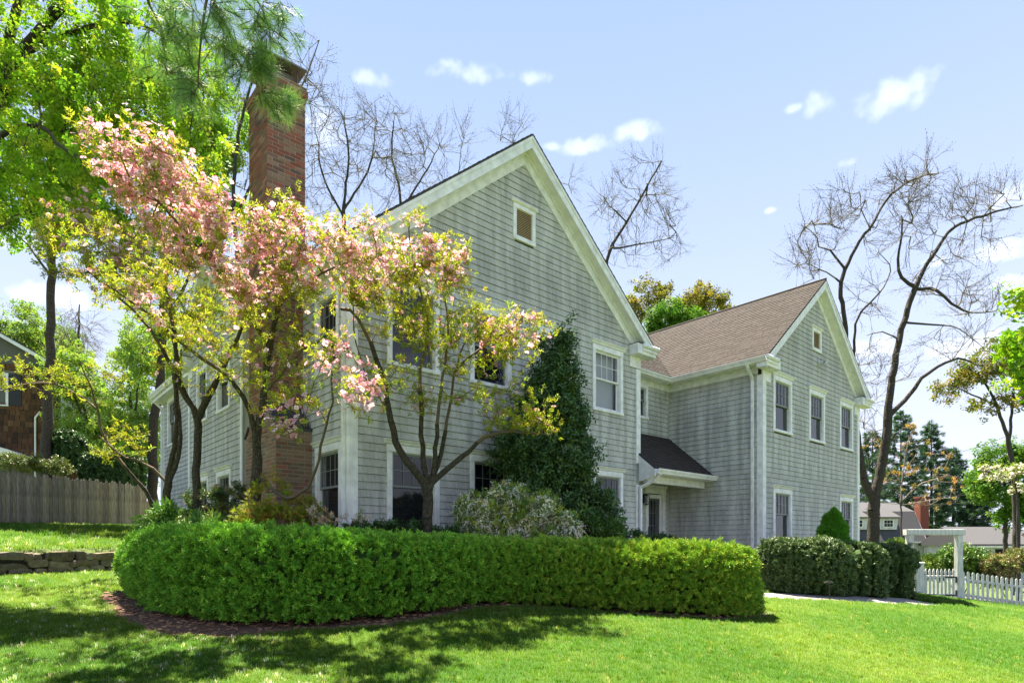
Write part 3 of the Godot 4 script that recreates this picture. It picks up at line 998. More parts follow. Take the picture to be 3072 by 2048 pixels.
func vent(root: Node3D, x: Transform3D, u0: float, u1: float, v0: float, v1: float):
	var w := hollow(root, "gable_vent")
	w.transform = x
	var id := Transform3D.IDENTITY
	var mb := MB.new()
	mb.soft(id, Vector3(u0, v0 + 0.09, -0.02), Vector3(u0 + 0.09, v1 - 0.09, 0.034), 0.006)
	mb.soft(id, Vector3(u1 - 0.09, v0 + 0.09, -0.02), Vector3(u1, v1 - 0.09, 0.034), 0.006)
	mb.soft(id, Vector3(u0, v1 - 0.09, -0.02), Vector3(u1, v1, 0.036), 0.006)
	mb.soft(id, Vector3(u0, v0, -0.02), Vector3(u1, v0 + 0.09, 0.04), 0.006)
	mb.soft(id, Vector3(u0 - 0.05, v1 + 0.001, -0.01), Vector3(u1 + 0.05, v1 + 0.07, 0.08), 0.03)
	part(w, "casing", mb, M.trim)
	var k := 0
	var y := v0 + 0.095
	while y < v1 - 0.12:
		var s := MB.new()
		s.quad(Vector3(u0 + 0.09, y, 0.012), Vector3(u1 - 0.09, y, 0.012), Vector3(u1 - 0.09, y + 0.035, -0.03), Vector3(u0 + 0.09, y + 0.035, -0.03))
		s.quad(Vector3(u0 + 0.09, y - 0.006, 0.012), Vector3(u1 - 0.09, y - 0.006, 0.012), Vector3(u1 - 0.09, y, 0.012), Vector3(u0 + 0.09, y, 0.012))
		part(w, "slat", s, M.gold_vent)
		y += 0.034
		k += 1
	var b := MB.new()
	b.box(id, Vector3(u0 + 0.05, v0 + 0.05, -0.10), Vector3(u1 - 0.05, v1 - 0.05, -0.06))
	part(w, "screen", b, M.black)

func porch(h: Node3D, link: Transform3D):
	var p := hollow(h, "porch_roof")
	p.set_meta("roof_mass", MB.new())
	var a := Vector3(7.46, 2.80, 0.50)
	var b := Vector3(10.055, 2.80, 0.50)
	var d := Vector3(10.055, 3.96, -0.90)
	var e := Vector3(7.46, 3.96, -0.90)
	slab(p, "deck", a, b, d, e, 0.03, M.roof_edge)
	roof_rows(p, a, b, d, e, true)
	var t := MB.new()
	var id := Transform3D.IDENTITY
	t.box(id, Vector3(7.54, 2.50, 0.10), Vector3(10.05, 2.74, 0.22))
	t.box(id, Vector3(7.54, 2.68, -0.91), Vector3(10.05, 2.70, 0.10))
	t.box(id, Vector3(7.50, 2.66, 0.22), Vector3(10.055, 2.685, 0.49))
	part(p, "beam", t, M.trim)
	var ck := MB.new()
	ck.prism(frame_at(Vector3(7.47, 0, 0.03), Vector3.BACK, Vector3.LEFT), [Vector2(0, 2.52), Vector2(0.47, 2.62), Vector2(0.47, 2.77), Vector2(0, 3.15)], -0.03, 0.02)
	part(p, "cheek", ck, M.trim)
	gutter(p, Vector3(7.46, 2.79, 0.502), Vector3(10.06, 2.79, 0.502), Vector3.BACK)
	spout(p, [Vector3(7.60, 2.68, 0.55), Vector3(7.56, 2.52, 0.40), Vector3(7.47, 2.38, 0.08), Vector3(7.47, 0.05, 0.08)], Vector3.BACK)
	# door on the link wall
	var dr := hollow(h, "front_door")
	dr.transform = link
	var c := MB.new()
	c.soft(id, Vector3(1.48, 0.36, -0.01), Vector3(1.57, 2.40, 0.035), 0.006)
	c.soft(id, Vector3(2.24, 0.36, -0.01), Vector3(2.37, 2.40, 0.035), 0.006)
	c.soft(id, Vector3(1.46, 2.40, -0.01), Vector3(2.39, 2.56, 0.038), 0.006)
	c.soft(id, Vector3(1.42, 2.561, -0.01), Vector3(2.43, 2.63, 0.09), 0.03)
	part(dr, "casing", c, M.trim)
	var s := MB.new()
	s.soft(id, Vector3(1.57, 0.36, -0.05), Vector3(1.66, 2.38, -0.01), 0.004)
	s.soft(id, Vector3(2.15, 0.36, -0.05), Vector3(2.24, 2.38, -0.01), 0.004)
	s.soft(id, Vector3(1.66, 2.27, -0.05), Vector3(2.15, 2.38, -0.01), 0.004)
	s.soft(id, Vector3(1.66, 0.36, -0.05), Vector3(2.15, 0.62, -0.01), 0.004)
	part(dr, "storm_frame", s, M.trim)
	var g := MB.new()
	g.box(id, Vector3(1.66, 0.62, -0.034), Vector3(2.15, 2.27, -0.028))
	part(dr, "pane", g, M.glass)
	var lf := MB.new()
	lf.box(id, Vector3(1.58, 0.36, -0.14), Vector3(2.23, 1.2, -0.09))
	lf.box(id, Vector3(1.58, 1.2, -0.14), Vector3(1.70, 2.38, -0.09))
	lf.box(id, Vector3(2.11, 1.2, -0.14), Vector3(2.23, 2.38, -0.09))
	lf.box(id, Vector3(1.70, 2.22, -0.14), Vector3(2.11, 2.38, -0.09))
	part(dr, "leaf_panel", lf, M.door_paint)
	var mu := MB.new()
	for k in range(1, 3):
		mu.box(id, Vector3(1.70 + 0.41 * k / 3.0 - 0.01, 1.2, -0.12), Vector3(1.70 + 0.41 * k / 3.0 + 0.01, 2.22, -0.095))
		mu.box(id, Vector3(1.70, 1.2 + 1.02 * k / 3.0 - 0.01, -0.119), Vector3(2.11, 1.2 + 1.02 * k / 3.0 + 0.01, -0.096))
	part(dr, "muntin", mu, M.door_paint)
	var rm := MB.new()
	rm.box(id, Vector3(1.5, 0.2, -1.2), Vector3(2.3, 2.5, -1.15))
	rm.box(id, Vector3(1.46, 0.2, -1.2), Vector3(1.5, 2.5, -0.15))
	rm.box(id, Vector3(2.3, 0.2, -1.2), Vector3(2.34, 2.5, -0.15))
	rm.box(id, Vector3(1.46, 2.45, -1.2), Vector3(2.34, 2.5, -0.15))
	part(dr, "room_wall", rm, M.room)
	var hd := MB.new()
	hd.soft(id, Vector3(1.595, 1.28, -0.01), Vector3(1.635, 1.50, 0.02), 0.004)
	part(dr, "handle", hd, M.black)
	var lk := MB.new()
	lk.soft(id, Vector3(2.28, 1.22, 0.036), Vector3(2.33, 1.32, 0.06), 0.006)
	part(dr, "doorbell", lk, M.black)
	var st := MB.new()
	st.box(id, Vector3(1.2, 0.18, 0.0), Vector3(2.55, 0.34, 0.9))
	part(dr, "step", st, M.walk)
	var ln := hollow(h, "lantern")
	ln.transform = link
	var l1 := MB.new()
	l1.soft(id, Vector3(1.30, 2.12, 0.0), Vector3(1.42, 2.36, 0.03), 0.006)
	l1.tube(Vector3(1.36, 2.34, 0.02), Vector3(1.36, 2.36, 0.14), 0.012, 0.012, 6)
	l1.tube(Vector3(1.36, 2.36, 0.13), Vector3(1.36, 2.32, 0.13), 0.02, 0.10, 4)
	for k in 4:
		var w := TAU * k / 4.0 + PI / 4
		l1.tube(Vector3(1.36 + 0.085 * cos(w), 2.32, 0.13 + 0.085 * sin(w)), Vector3(1.36 + 0.055 * cos(w), 2.08, 0.13 + 0.055 * sin(w)), 0.008, 0.008, 4)
	l1.tube(Vector3(1.36, 2.09, 0.13), Vector3(1.36, 2.06, 0.13), 0.065, 0.03, 4)
	part(ln, "lantern_frame", l1, M.black)
	var l2 := MB.new()
	l2.tube(Vector3(1.36, 2.31, 0.13), Vector3(1.36, 2.10, 0.13), 0.07, 0.045, 4)
	part(ln, "lantern_glass", l2, M.glass)

func brick_col(worn: bool) -> Color:
	var r := rng.randf()
	var b := Color(0.36, 0.17, 0.12)
	if r < 0.22: b = Color(0.42, 0.145, 0.10)
	elif r < 0.42: b = Color(0.28, 0.165, 0.125)
	elif r < 0.52: b = Color(0.19, 0.12, 0.10)
	elif r < 0.75: b = Color(0.43, 0.27, 0.19)
	if worn: b = b.lerp(Color(0.38, 0.29, 0.19), rng.randf_range(0.15, 0.7))
	return tint(b, 0.18)

func brick_face(wall: Node3D, x: Transform3D, wid: Callable, y0: float, y1: float):
	# running bond; wid(y) gives [u from, u to]
	var ch := 0.0677
	var r := 0
	var y := y0
	while y < y1 - 0.03:
		var lim: Array = wid.call(y + ch * 0.5)
		var u: float = lim[0]
		var first := true
		while u < lim[1] - 0.03:
			var w := 0.203
			if first and r % 2 == 1: w = 0.1015
			first = false
			if lim[1] - (u + w) < 0.05: w = lim[1] - u
			bricks.append([(x * Vector3(u, y, 0)).distance_to(eye), wall, Transform3D(x.basis, x * Vector3(u, y + rng.randf_range(-0.001, 0.001), rng.randf_range(-0.002, 0.002))), w - 0.011, ch - 0.011, brick_col(y < 3.3)])
			u += w
		y += ch
		r += 1

func chimney(h: Node3D):
	var c := hollow(h, "chimney")
	var core := MB.new()
	var id := Transform3D.IDENTITY
	core.box(id, Vector3(-0.636, 0.0, -2.90), Vector3(0.0, 3.0, -1.392))
	core.box(id, Vector3(-0.636, 2.9, -2.73), Vector3(0.03, 9.0, -1.792))
	core.prism(frame_at(Vector3(-0.63, 0, -2.90), Vector3.BACK, Vector3.LEFT), [Vector2(0, 2.95), Vector2(1.508, 2.95), Vector2(1.1, 3.45), Vector2(0.17, 3.16)], -0.63, 0.0)
	part(c, "mortar", core, M.mortar)
	c.set_meta("roof_mass", MB.new())
	var fb := frame_at(Vector3(-0.646, 0, -1.39), Vector3.RIGHT, Vector3.BACK)
	brick_face(c, fb, func(_y): return [0.0, 0.64], 0.0, 3.0)
	var lb := frame_at(Vector3(-0.638, 0, -2.91), Vector3.BACK, Vector3.LEFT)
	brick_face(c, lb, func(y): return [0.0, 1.52] if y < 3.0 else [0.17 * clampf((y - 3.0) / 0.15, 0, 1), 1.52 - 0.4 * clampf((y - 3.0) / 0.45, 0, 1)], 0.0, 9.0)
	var fs := frame_at(Vector3(-0.646, 0, -1.79), Vector3.RIGHT, Vector3.BACK)
	brick_face(c, fs, func(_y): return [0.0, 0.686], 3.46, 9.0)
	# corbelled top
	var k := 0
	for q in [[9.0, 0.02], [9.0677, 0.04], [9.135, 0.04], [9.203, 0.015]]:
		var o: float = q[1]
		core = MB.new()
		core.box(id, Vector3(-0.638 - o, q[0], -2.73 - o), Vector3(0.03 + o, q[0] + 0.0677, -1.792 + o))
		part(c, "mortar", core, M.mortar)
		brick_face(c, frame_at(Vector3(-0.646 - o, 0, -1.79 + o), Vector3.RIGHT, Vector3.BACK), func(_y): return [0.0, 0.686 + 2 * o], q[0], q[0] + 0.067)
		brick_face(c, frame_at(Vector3(-0.638 - o, 0, -2.74 - o), Vector3.BACK, Vector3.LEFT), func(_y): return [0.0, 0.95 + 2 * o], q[0], q[0] + 0.067)
		k += 1
	var fl := MB.new()
	fl.box(id, Vector3(-0.66, 2.985, -1.42), Vector3(-0.001, 3.03, -1.365))
	part(c, "flashing", fl, M.lead)
	fl = MB.new()
	fl.prism(frame_at(Vector3(-0.655, 0, -2.93), Vector3.BACK, Vector3.LEFT), [Vector2(-0.03, 2.98), Vector2(0.02, 2.98), Vector2(0.20, 3.15), Vector2(0.18, 3.19)], -0.6, 0.02)
	part(c, "flashing", fl, M.lead)
	fl = MB.new()
	fl.prism(frame_at(Vector3(-0.655, 0, -2.93), Vector3.BACK, Vector3.LEFT), [Vector2(1.12, 3.45), Vector2(1.53, 3.03), Vector2(1.545, 3.06), Vector2(1.12, 3.52)], -0.6, 0.005)
	part(c, "flashing", fl, M.lead)
	var cap := MB.new()
	cap.box(id, Vector3(-0.60, 9.271, -2.65), Vector3(-0.02, 9.30, -1.86))
	part(c, "crown_wash", cap, M.mortar)
	var hd := MB.new()
	for sx in [-0.56, -0.06]:
		for sz in [-2.58, -1.92]:
			hd.box(id, Vector3(sx - 0.012, 9.30, sz - 0.012), Vector3(sx + 0.012, 9.58, sz + 0.012))
	hd.box(id, Vector3(-0.52, 9.30, -2.52), Vector3(-0.10, 9.52, -1.98))
	part(c, "flue", hd, M.steel)
	var tp := MB.new()
	tp.prism(frame_at(Vector3(-0.68, 0, -2.72), Vector3.BACK, Vector3.LEFT), [Vector2(0, 9.58), Vector2(0.94, 9.58), Vector2(0.94, 9.61), Vector2(0.47, 9.70), Vector2(0, 9.61)], -0.74, 0.0)
	part(c, "hood", tp, M.steel)
	# bricks: the shaft above the blossom and the near base become single parts
	var score := func(q): return q[0] - (1.5 if q[2].origin.y > 7.2 and absf(q[2].basis.z.z) > 0.5 else 0.0)
	bricks.sort_custom(func(a, b): return score.call(a) < score.call(b))
	var mass: MB = c.get_meta("roof_mass")
	c.remove_meta("roof_mass")
	for j in bricks.size():
		var q: Array = bricks[j]
		var mb := MB.new() if j < 295 else mass
		mb.soft(Transform3D.IDENTITY if j < 295 else q[2], Vector3(0, 0, -0.02), Vector3(q[3], q[4], 0.006), 0.004, q[5])
		if j < 295: part(c, "brick", mb, M.brick).transform = q[2]
	part(c, "brickwork", mass, M.brick).set_meta("kind", "stuff")

# ------------------------------------------------------------------ sprays of leaves and flowers (drawn many times)
var S := {}

func spray(key: String, mb: MB, mat: Material):
	S[key] = mb.mesh(mat)

func sprays():
	var w := Color.WHITE
	# dogwood: opposite pairs of pointed leaves on a short shoot
	var mb := MB.new()
	mb.tube(Vector3.ZERO, Vector3(0, 0.12, 0), 0.0022, 0.0015, 3, Color(0.35, 0.25, 0.2))
	for k in 7:
		var up := 0.03 + 0.013 * k
		var d := Vector3(cos(k * 2.2 + 0.4), 0.55 + 0.15 * (k % 3), sin(k * 2.2 + 0.4))
		mb.leaf(Transform3D(aim(d, k * 1.3), Vector3(0, up, 0)), 0.058 + 0.012 * (k % 3), 0.026, 0.25, tint(w, 0.14, 0.08))
	spray("dogwood", mb, M.leaf)
	# maple: broad leaves hanging from a shoot
	mb = MB.new()
	mb.tube(Vector3.ZERO, Vector3(0.02, 0.20, 0), 0.003, 0.002, 3, Color(0.3, 0.25, 0.15))
	for k in 8:
		var d := Vector3(cos(k * 2.4), 0.15 - 0.1 * (k % 3), sin(k * 2.4))
		var x := Transform3D(aim(d, rng.randf_range(-0.6, 0.6)), Vector3(0, 0.03 + 0.024 * k, 0) + d * 0.03)
		var col := tint(w, 0.12, 0.05)
		mb.leaf(x, 0.085, 0.055, 0.12, col)
		mb.leaf(x * Transform3D(Basis(Vector3(0, 0, 1), 0.75), Vector3.ZERO), 0.062, 0.032, 0.1, col)
		mb.leaf(x * Transform3D(Basis(Vector3(0, 0, 1), -0.75), Vector3.ZERO), 0.062, 0.032, 0.1, col)
	spray("maple", mb, M.leaf)
	# blossom: four notched bracts round a green button
	mb = MB.new()
	for k in 4:
		var bx := Transform3D(Basis(Vector3.UP, k * PI / 2), Vector3.ZERO)
		var a := bx * Vector3(0, 0.004, 0.004)
		var l := bx * Vector3(-0.021, 0.010, 0.026)
		var r := bx * Vector3(0.021, 0.010, 0.026)
		var tl := bx * Vector3(-0.013, 0.006, 0.043)
		var tr := bx * Vector3(0.013, 0.006, 0.043)
		var t := bx * Vector3(0, 0.004, 0.038)
		mb.tri(a, l, t, w); mb.tri(a, t, r, w); mb.tri(l, tl, t, Color(0.95, 0.75, 0.78)); mb.tri(t, tr, r, Color(0.95, 0.75, 0.78))
	mb.tube(Vector3(0, 0.002, 0), Vector3(0, 0.013, 0), 0.006, 0.003, 5, Color(0.35, 0.45, 0.1))
	spray("blossom", mb, M.petal)
	# bare twig with swelling buds
	mb = MB.new()
	twig_shape(mb, Vector3.ZERO, Vector3(0, 1, 0), 0.62, 0.009, 1, true)
	spray("bare_twig", mb, M.twig)
	# pine: a tuft of long soft needles
	mb = MB.new()
	mb.tube(Vector3.ZERO, Vector3(0, 0.14, 0), 0.004, 0.003, 4, Color(0.5, 0.4, 0.3))
	for k in 46:
		var d := Vector3(rng.randf_range(-1, 1), rng.randf_range(0.25, 1.3), rng.randf_range(-1, 1)).normalized()
		var s := d.cross(Vector3(0.3, 0.5, 0.8)).normalized() * 0.0016
		var o := Vector3(0, rng.randf_range(0.02, 0.13), 0)
		var ln := rng.randf_range(0.10, 0.15)
		var tip := o + d * ln + Vector3(0, -0.012, 0)
		mb.tri(o - s, o + s, tip, tint(w, 0.2, 0.1))
	spray("pine_tuft", mb, M.needle)
	# far conifer spray: flat drooping fan
	mb = MB.new()
	for k in 13:
		var t := (k - 6) / 6.0
		var d := Vector3(t * 0.8, 0.8 - absf(t) * 0.3, rng.randf_range(-0.25, 0.1))
		mb.leaf(Transform3D(aim(d, rng.randf_range(0, 3.0)), Vector3(0, 0.02 * (k % 4), 0)), rng.randf_range(0.22, 0.34), 0.035, 0.3, tint(w, 0.25, 0.1))
	spray("fir_fan", mb, M.needle)
	# yew-like hedge sprig
	mb = MB.new()
	for k in 12:
		var d := Vector3(cos(k * 2.4) * 0.75, 0.75, sin(k * 2.4) * 0.75)
		mb.leaf(Transform3D(aim(d, k), Vector3(0, 0.006 * k, 0)), 0.026, 0.0095, 0.2, tint(w, 0.2, 0.08))
	spray("hedge_sprig", mb, M.hedge_leaf)
	mb = MB.new()
	for k in 10:
		var d := Vector3(cos(k * 2.4), 0.55, sin(k * 2.4))
		mb.leaf(Transform3D(aim(d, k), Vector3(0, 0.008 * k, 0)), 0.038, 0.02, 0.2, tint(w, 0.22, 0.06))
	spray("shrub_sprig", mb, M.gloss_leaf)
	# holly / laurel: stiff glossy leaves
	mb = MB.new()
	mb.tube(Vector3.ZERO, Vector3(0, 0.2, 0), 0.004, 0.002, 3, Color(0.4, 0.6, 0.3))
	for k in 9:
		var d := Vector3(cos(k * 2.4), 0.5, sin(k * 2.4))
		mb.leaf(Transform3D(aim(d, k * 0.8), Vector3(0, 0.022 * k, 0)), 0.075, 0.036, 0.22, tint(w, 0.2, 0.05))
	spray("holly", mb, M.gloss_leaf)
	# whorl of long leaves (andromeda, rhododendron)
	mb = MB.new()
	for k in 10:
		var d := Vector3(cos(k * 2.4), 0.35 + 0.35 * (k % 3), sin(k * 2.4))
		mb.leaf(Transform3D(aim(d, k * 0.5), Vector3(0, 0.01 * k, 0)), 0.085, 0.024, 0.2, tint(w, 0.2, 0.08))
	spray("whorl", mb, M.gloss_leaf)
	# hanging panicle of small bells
	mb = MB.new()
	for k in 5:
		var d := Vector3(cos(k * 1.3) * 0.8, -0.5, sin(k * 1.3) * 0.8)
		var p := Vector3(0, 0.03, 0)
		for j in 9:
			var q := p + d.normalized() * (0.012 * j) + Vector3(0, -0.0016 * j * j * 0.35, 0)
			var o := Vector3(rng.randf_range(-1, 1), -0.6, rng.randf_range(-1, 1)).normalized() * 0.015
			var s := Vector3(0.007, 0, 0.006)
			mb.tri(q, q + o - s, q + o + s, w)
			mb.tri(q, q + o.cross(Vector3.UP) * 0.8 - s, q + o + Vector3(0, 0.004, 0), w)
	spray("panicle", mb, M.petal)
	# broad basal leaves
	mb = MB.new()
	for k in 9:
		var d := Vector3(cos(k * 2.4), 0.9, sin(k * 2.4))
		mb.leaf(Transform3D(aim(d, k), Vector3.ZERO), rng.randf_range(0.14, 0.24), 0.075, 0.18, tint(w, 0.18, 0.05))
	spray("broad", mb, M.leaf)
	# feathery maple leaves
	mb = MB.new()
	for k in 5:
		var d := Vector3(cos(k * 2.4), 0.1, sin(k * 2.4))
		var x := Transform3D(aim(d, 0.3 * k), Vector3(0, 0.015 * k, 0))
		for j in 5:
			mb.leaf(x * Transform3D(Basis(Vector3(0, 0, 1), (j - 2) * 0.5), Vector3(0, 0.02, 0)), 0.05, 0.009, 0.1, tint(w, 0.15, 0.1))
	spray("palmate", mb, M.leaf)
	# grass
	mb = MB.new()
	for k in 15:
		var a := rng.randf() * TAU
		var o := Vector3(cos(a), 0, sin(a)) * rng.randf_range(0.0, 0.055)
		var lean := Vector3(cos(a + rng.randf_range(-1, 1)), 0, sin(a + rng.randf_range(-1, 1))) * rng.randf_range(0.006, 0.032)
		var hh := rng.randf_range(0.028, 0.055)
		var s := Vector3(-sin(a), 0, cos(a)) * rng.randf_range(0.0022, 0.0034)
		var col := tint(w, 0.22, 0.12)
		mb.quad(o - s, o + s, o + lean * 0.4 + Vector3(0, hh * 0.6, 0) + s * 0.8, o + lean * 0.4 + Vector3(0, hh * 0.6, 0) - s * 0.8, col)
		mb.tri(o + lean * 0.4 + Vector3(0, hh * 0.6, 0) - s * 0.8, o + lean * 0.4 + Vector3(0, hh * 0.6, 0) + s * 0.8, o + lean + Vector3(0, hh, 0), col)
	for k in mb.n.size(): mb.n[k] = (mb.n[k] * (1.0 if mb.n[k].y > 0 else -1.0) * 0.45 + Vector3.UP * 0.75).normalized()
	spray("grass", mb, M.grass)
	# bark chip
	mb = MB.new()
	mb.box(Transform3D.IDENTITY, Vector3(-0.016, 0, -0.006), Vector3(0.016, 0.006, 0.006), w)
	spray("chip", mb, M.chip)

func twig_shape(mb: MB, o: Vector3, d: Vector3, len: float, r: float, depth: int, buds: bool):
	var p := o
	var dir := d
	var segs := 4
	for k in segs:
		dir = (dir + ball() * 0.12 + Vector3(0, 0.03, 0)).normalized()
		var q := p + dir * (len / segs)
		mb.tube(p, q, r * (1.0 - 0.18 * k), r * (1.0 - 0.18 * (k + 1)), 3, Color(1, 1, 1))
		if depth > 0 and k > 0:
			for s in (2 if k == 2 else 1):
				var side := (dir + ball() * 0.85).normalized()
				twig_shape(mb, q, side, len * rng.randf_range(0.35, 0.6), r * 0.7, depth - 1, buds)
		p = q
	if buds:
		var col := Color(1.1, 1.6, 0.45)
		for k in 2:
			mb.leaf(Transform3D(aim(dir + ball() * 0.5, k), p), 0.045, 0.02, 0.3, col)

# ------------------------------------------------------------------ trees grown towards points in their crowns
func grow(root: Node3D, limbs: Array, blobs: Array, opt: Dictionary) -> Array:
	# limbs: [[Vector3...], radius at start, radius at end]; blobs: [centre, radii, tips]
	var pos := PackedVector3Array()
	var par := PackedInt32Array()
	var least := PackedFloat32Array()
	var step: float = opt.get("step", 0.22)
	for l in limbs:
		var pts := smooth3(l[0], step)
		var prev := -1
		if pos.size() > 0:
			var bd := 1e9
			for k in pos.size():
				var dd := pos[k].distance_squared_to(pts[0])
				if dd < bd:
					bd = dd; prev = k
		for k in pts.size():
			var t := float(k) / maxf(1.0, pts.size() - 1)
			var jit := ball() * step * 0.12 if k > 0 else Vector3.ZERO
			pos.append(pts[k] + jit)
			par.append(prev)
			least.append(lerpf(l[1], l[2], t))
			prev = pos.size() - 1
	var first_free := pos.size()
	var tips := []
	var wish := []
	for b in blobs:
		for k in int(b[2]):
			var q := ball()
			q = q.normalized() * pow(q.length(), 0.55)
			wish.append(b[0] + q * b[1])
	var core := pos.duplicate()
	var keyed := []
	for q in wish:
		var bd := 1e9
		for k in range(0, core.size(), 2):
			bd = minf(bd, core[k].distance_squared_to(q))
		keyed.append([bd, q])
	keyed.sort_custom(func(a, b): return a[0] < b[0])
	var wander: float = opt.get("wander", 0.16)
	var skip := int(opt.get("skip", 2))
	for kq in keyed:
		var q: Vector3 = kq[1]
		var bd := 1e9
		var bi := 0
		for k in range(0, pos.size(), skip):
			var dd := pos[k].distance_squared_to(q)
			if dd < bd:
				bd = dd; bi = k
		var a := pos[bi]
		var dist := sqrt(bd)
		var m := maxi(1, int(dist / step))
		var head := (a - pos[par[bi]]).normalized() if par[bi] >= 0 else Vector3.UP
		var c1: Vector3 = a + head * dist * float(opt.get("arch", 0.35))
		var prev := bi
		for k in range(1, m + 1):
			var t := float(k) / m
			var p := a.lerp(c1, t).lerp(c1.lerp(q, t), t)
			if k < m: p += ball() * wander * step
			pos.append(p)
			par.append(prev)
			least.append(0.0)
			prev = pos.size() - 1
		tips.append([prev, m])
	var tip_r: float = opt.get("tip", 0.0035)
	var ex := 2.4
	var acc := PackedFloat32Array()
	acc.resize(pos.size())
	for k in range(pos.size() - 1, -1, -1):
		var r := maxf(pow(acc[k], 1.0 / ex), maxf(tip_r, least[k]))
		if k < first_free: r = maxf(least[k], minf(r, least[k] * 1.25))
		acc[k] = r
		if par[k] >= 0:
			pass
		if par[k] >= 0: acc[par[k]] = acc[par[k]] + pow(r, ex) if acc[par[k]] >= 0 else 0.0
	var wood := MB.new()
	var thin := MB.new()
	var bark: Color = opt.get("bark", Color(0.12, 0.10, 0.08))
	var twc: Color = opt.get("twig", bark)
	for k in pos.size():
		if par[k] < 0: continue
		var ra := acc[par[k]]
		var rb := acc[k]
		if ra > rb * 1.6: ra = rb * 1.3
		if rb > 0.03: wood.tube(pos[par[k]], pos[k] + (pos[k] - pos[par[k]]) * 0.06, ra, rb, 8, bark)
		else: thin.tube(pos[par[k]], pos[k], ra, rb, 4, twc)
	if wood.v.size() > 0: part(root, "trunk", wood, M.bark)
	if thin.v.size() > 0: part(root, "branches", thin, M.twig).set_meta("kind", "stuff")
	var out := []
	for t in tips:
		var k: int = t[0]
		var d := (pos[k] - pos[par[k]]).normalized()
		out.append([pos[k], d])
		var j: int = par[k]
		var n := 1
		while j >= first_free and n < int(opt.get("along", 3)):
			out.append([pos[j], (d + ball() * 0.9).normalized()])
			j = par[j]
			n += 1
	return out

func dress(root: Node3D, called: String, tips: Array, key: String, per: float, spread: float, size: Array, cols: Array, opt := {}):
	# sprays round every tip
	var xs := []
	var cs := []
	var pull: Vector3 = opt.get("pull", Vector3.ZERO)
	var loosen: float = opt.get("loose", 0.8)
	var where = opt.get("where", null)
	var am: float = opt.get("tint", 0.18)
	var hu: float = opt.get("hue", 0.12)
	for t in tips:
		var m := int(per) + (1 if rng.randf() < per - int(per) else 0)
		for k in m:
			var p: Vector3 = t[0] + ball() * spread
			if where != null and not where.call(p): continue
			var d: Vector3 = (t[1] + ball() * loosen + pull).normalized()
			xs.append(Transform3D(aim(d, rng.randf() * TAU, rng.randf_range(size[0], size[1])), p))
			cs.append(tint(cols[rng.randi() % cols.size()], am, hu))
	if xs.size() > 0:
		scatter(root, called, S[key], xs, cs)
	return xs.size()

func to_local_pts(a: Array, o: Vector3) -> Array:
	var r := []
	for p in a: r.append(p - o)
	return r

func tree(called: String, label: String, at: Vector3, limbs: Array, blobs: Array, opt: Dictionary, group := "") -> Array:
	# everything given in world coordinates; the node stands at the foot
	var t := thing(called, label, opt.get("category", "tree"), at, group)
	var ll := []
	for l in limbs: ll.append([to_local_pts(l[0], at), l[1], l[2]])
	var bb := []
	for b in blobs: bb.append([b[0] - at, b[1], b[2]])
	var tips := grow(t, ll, bb, opt)
	return [t, tips]

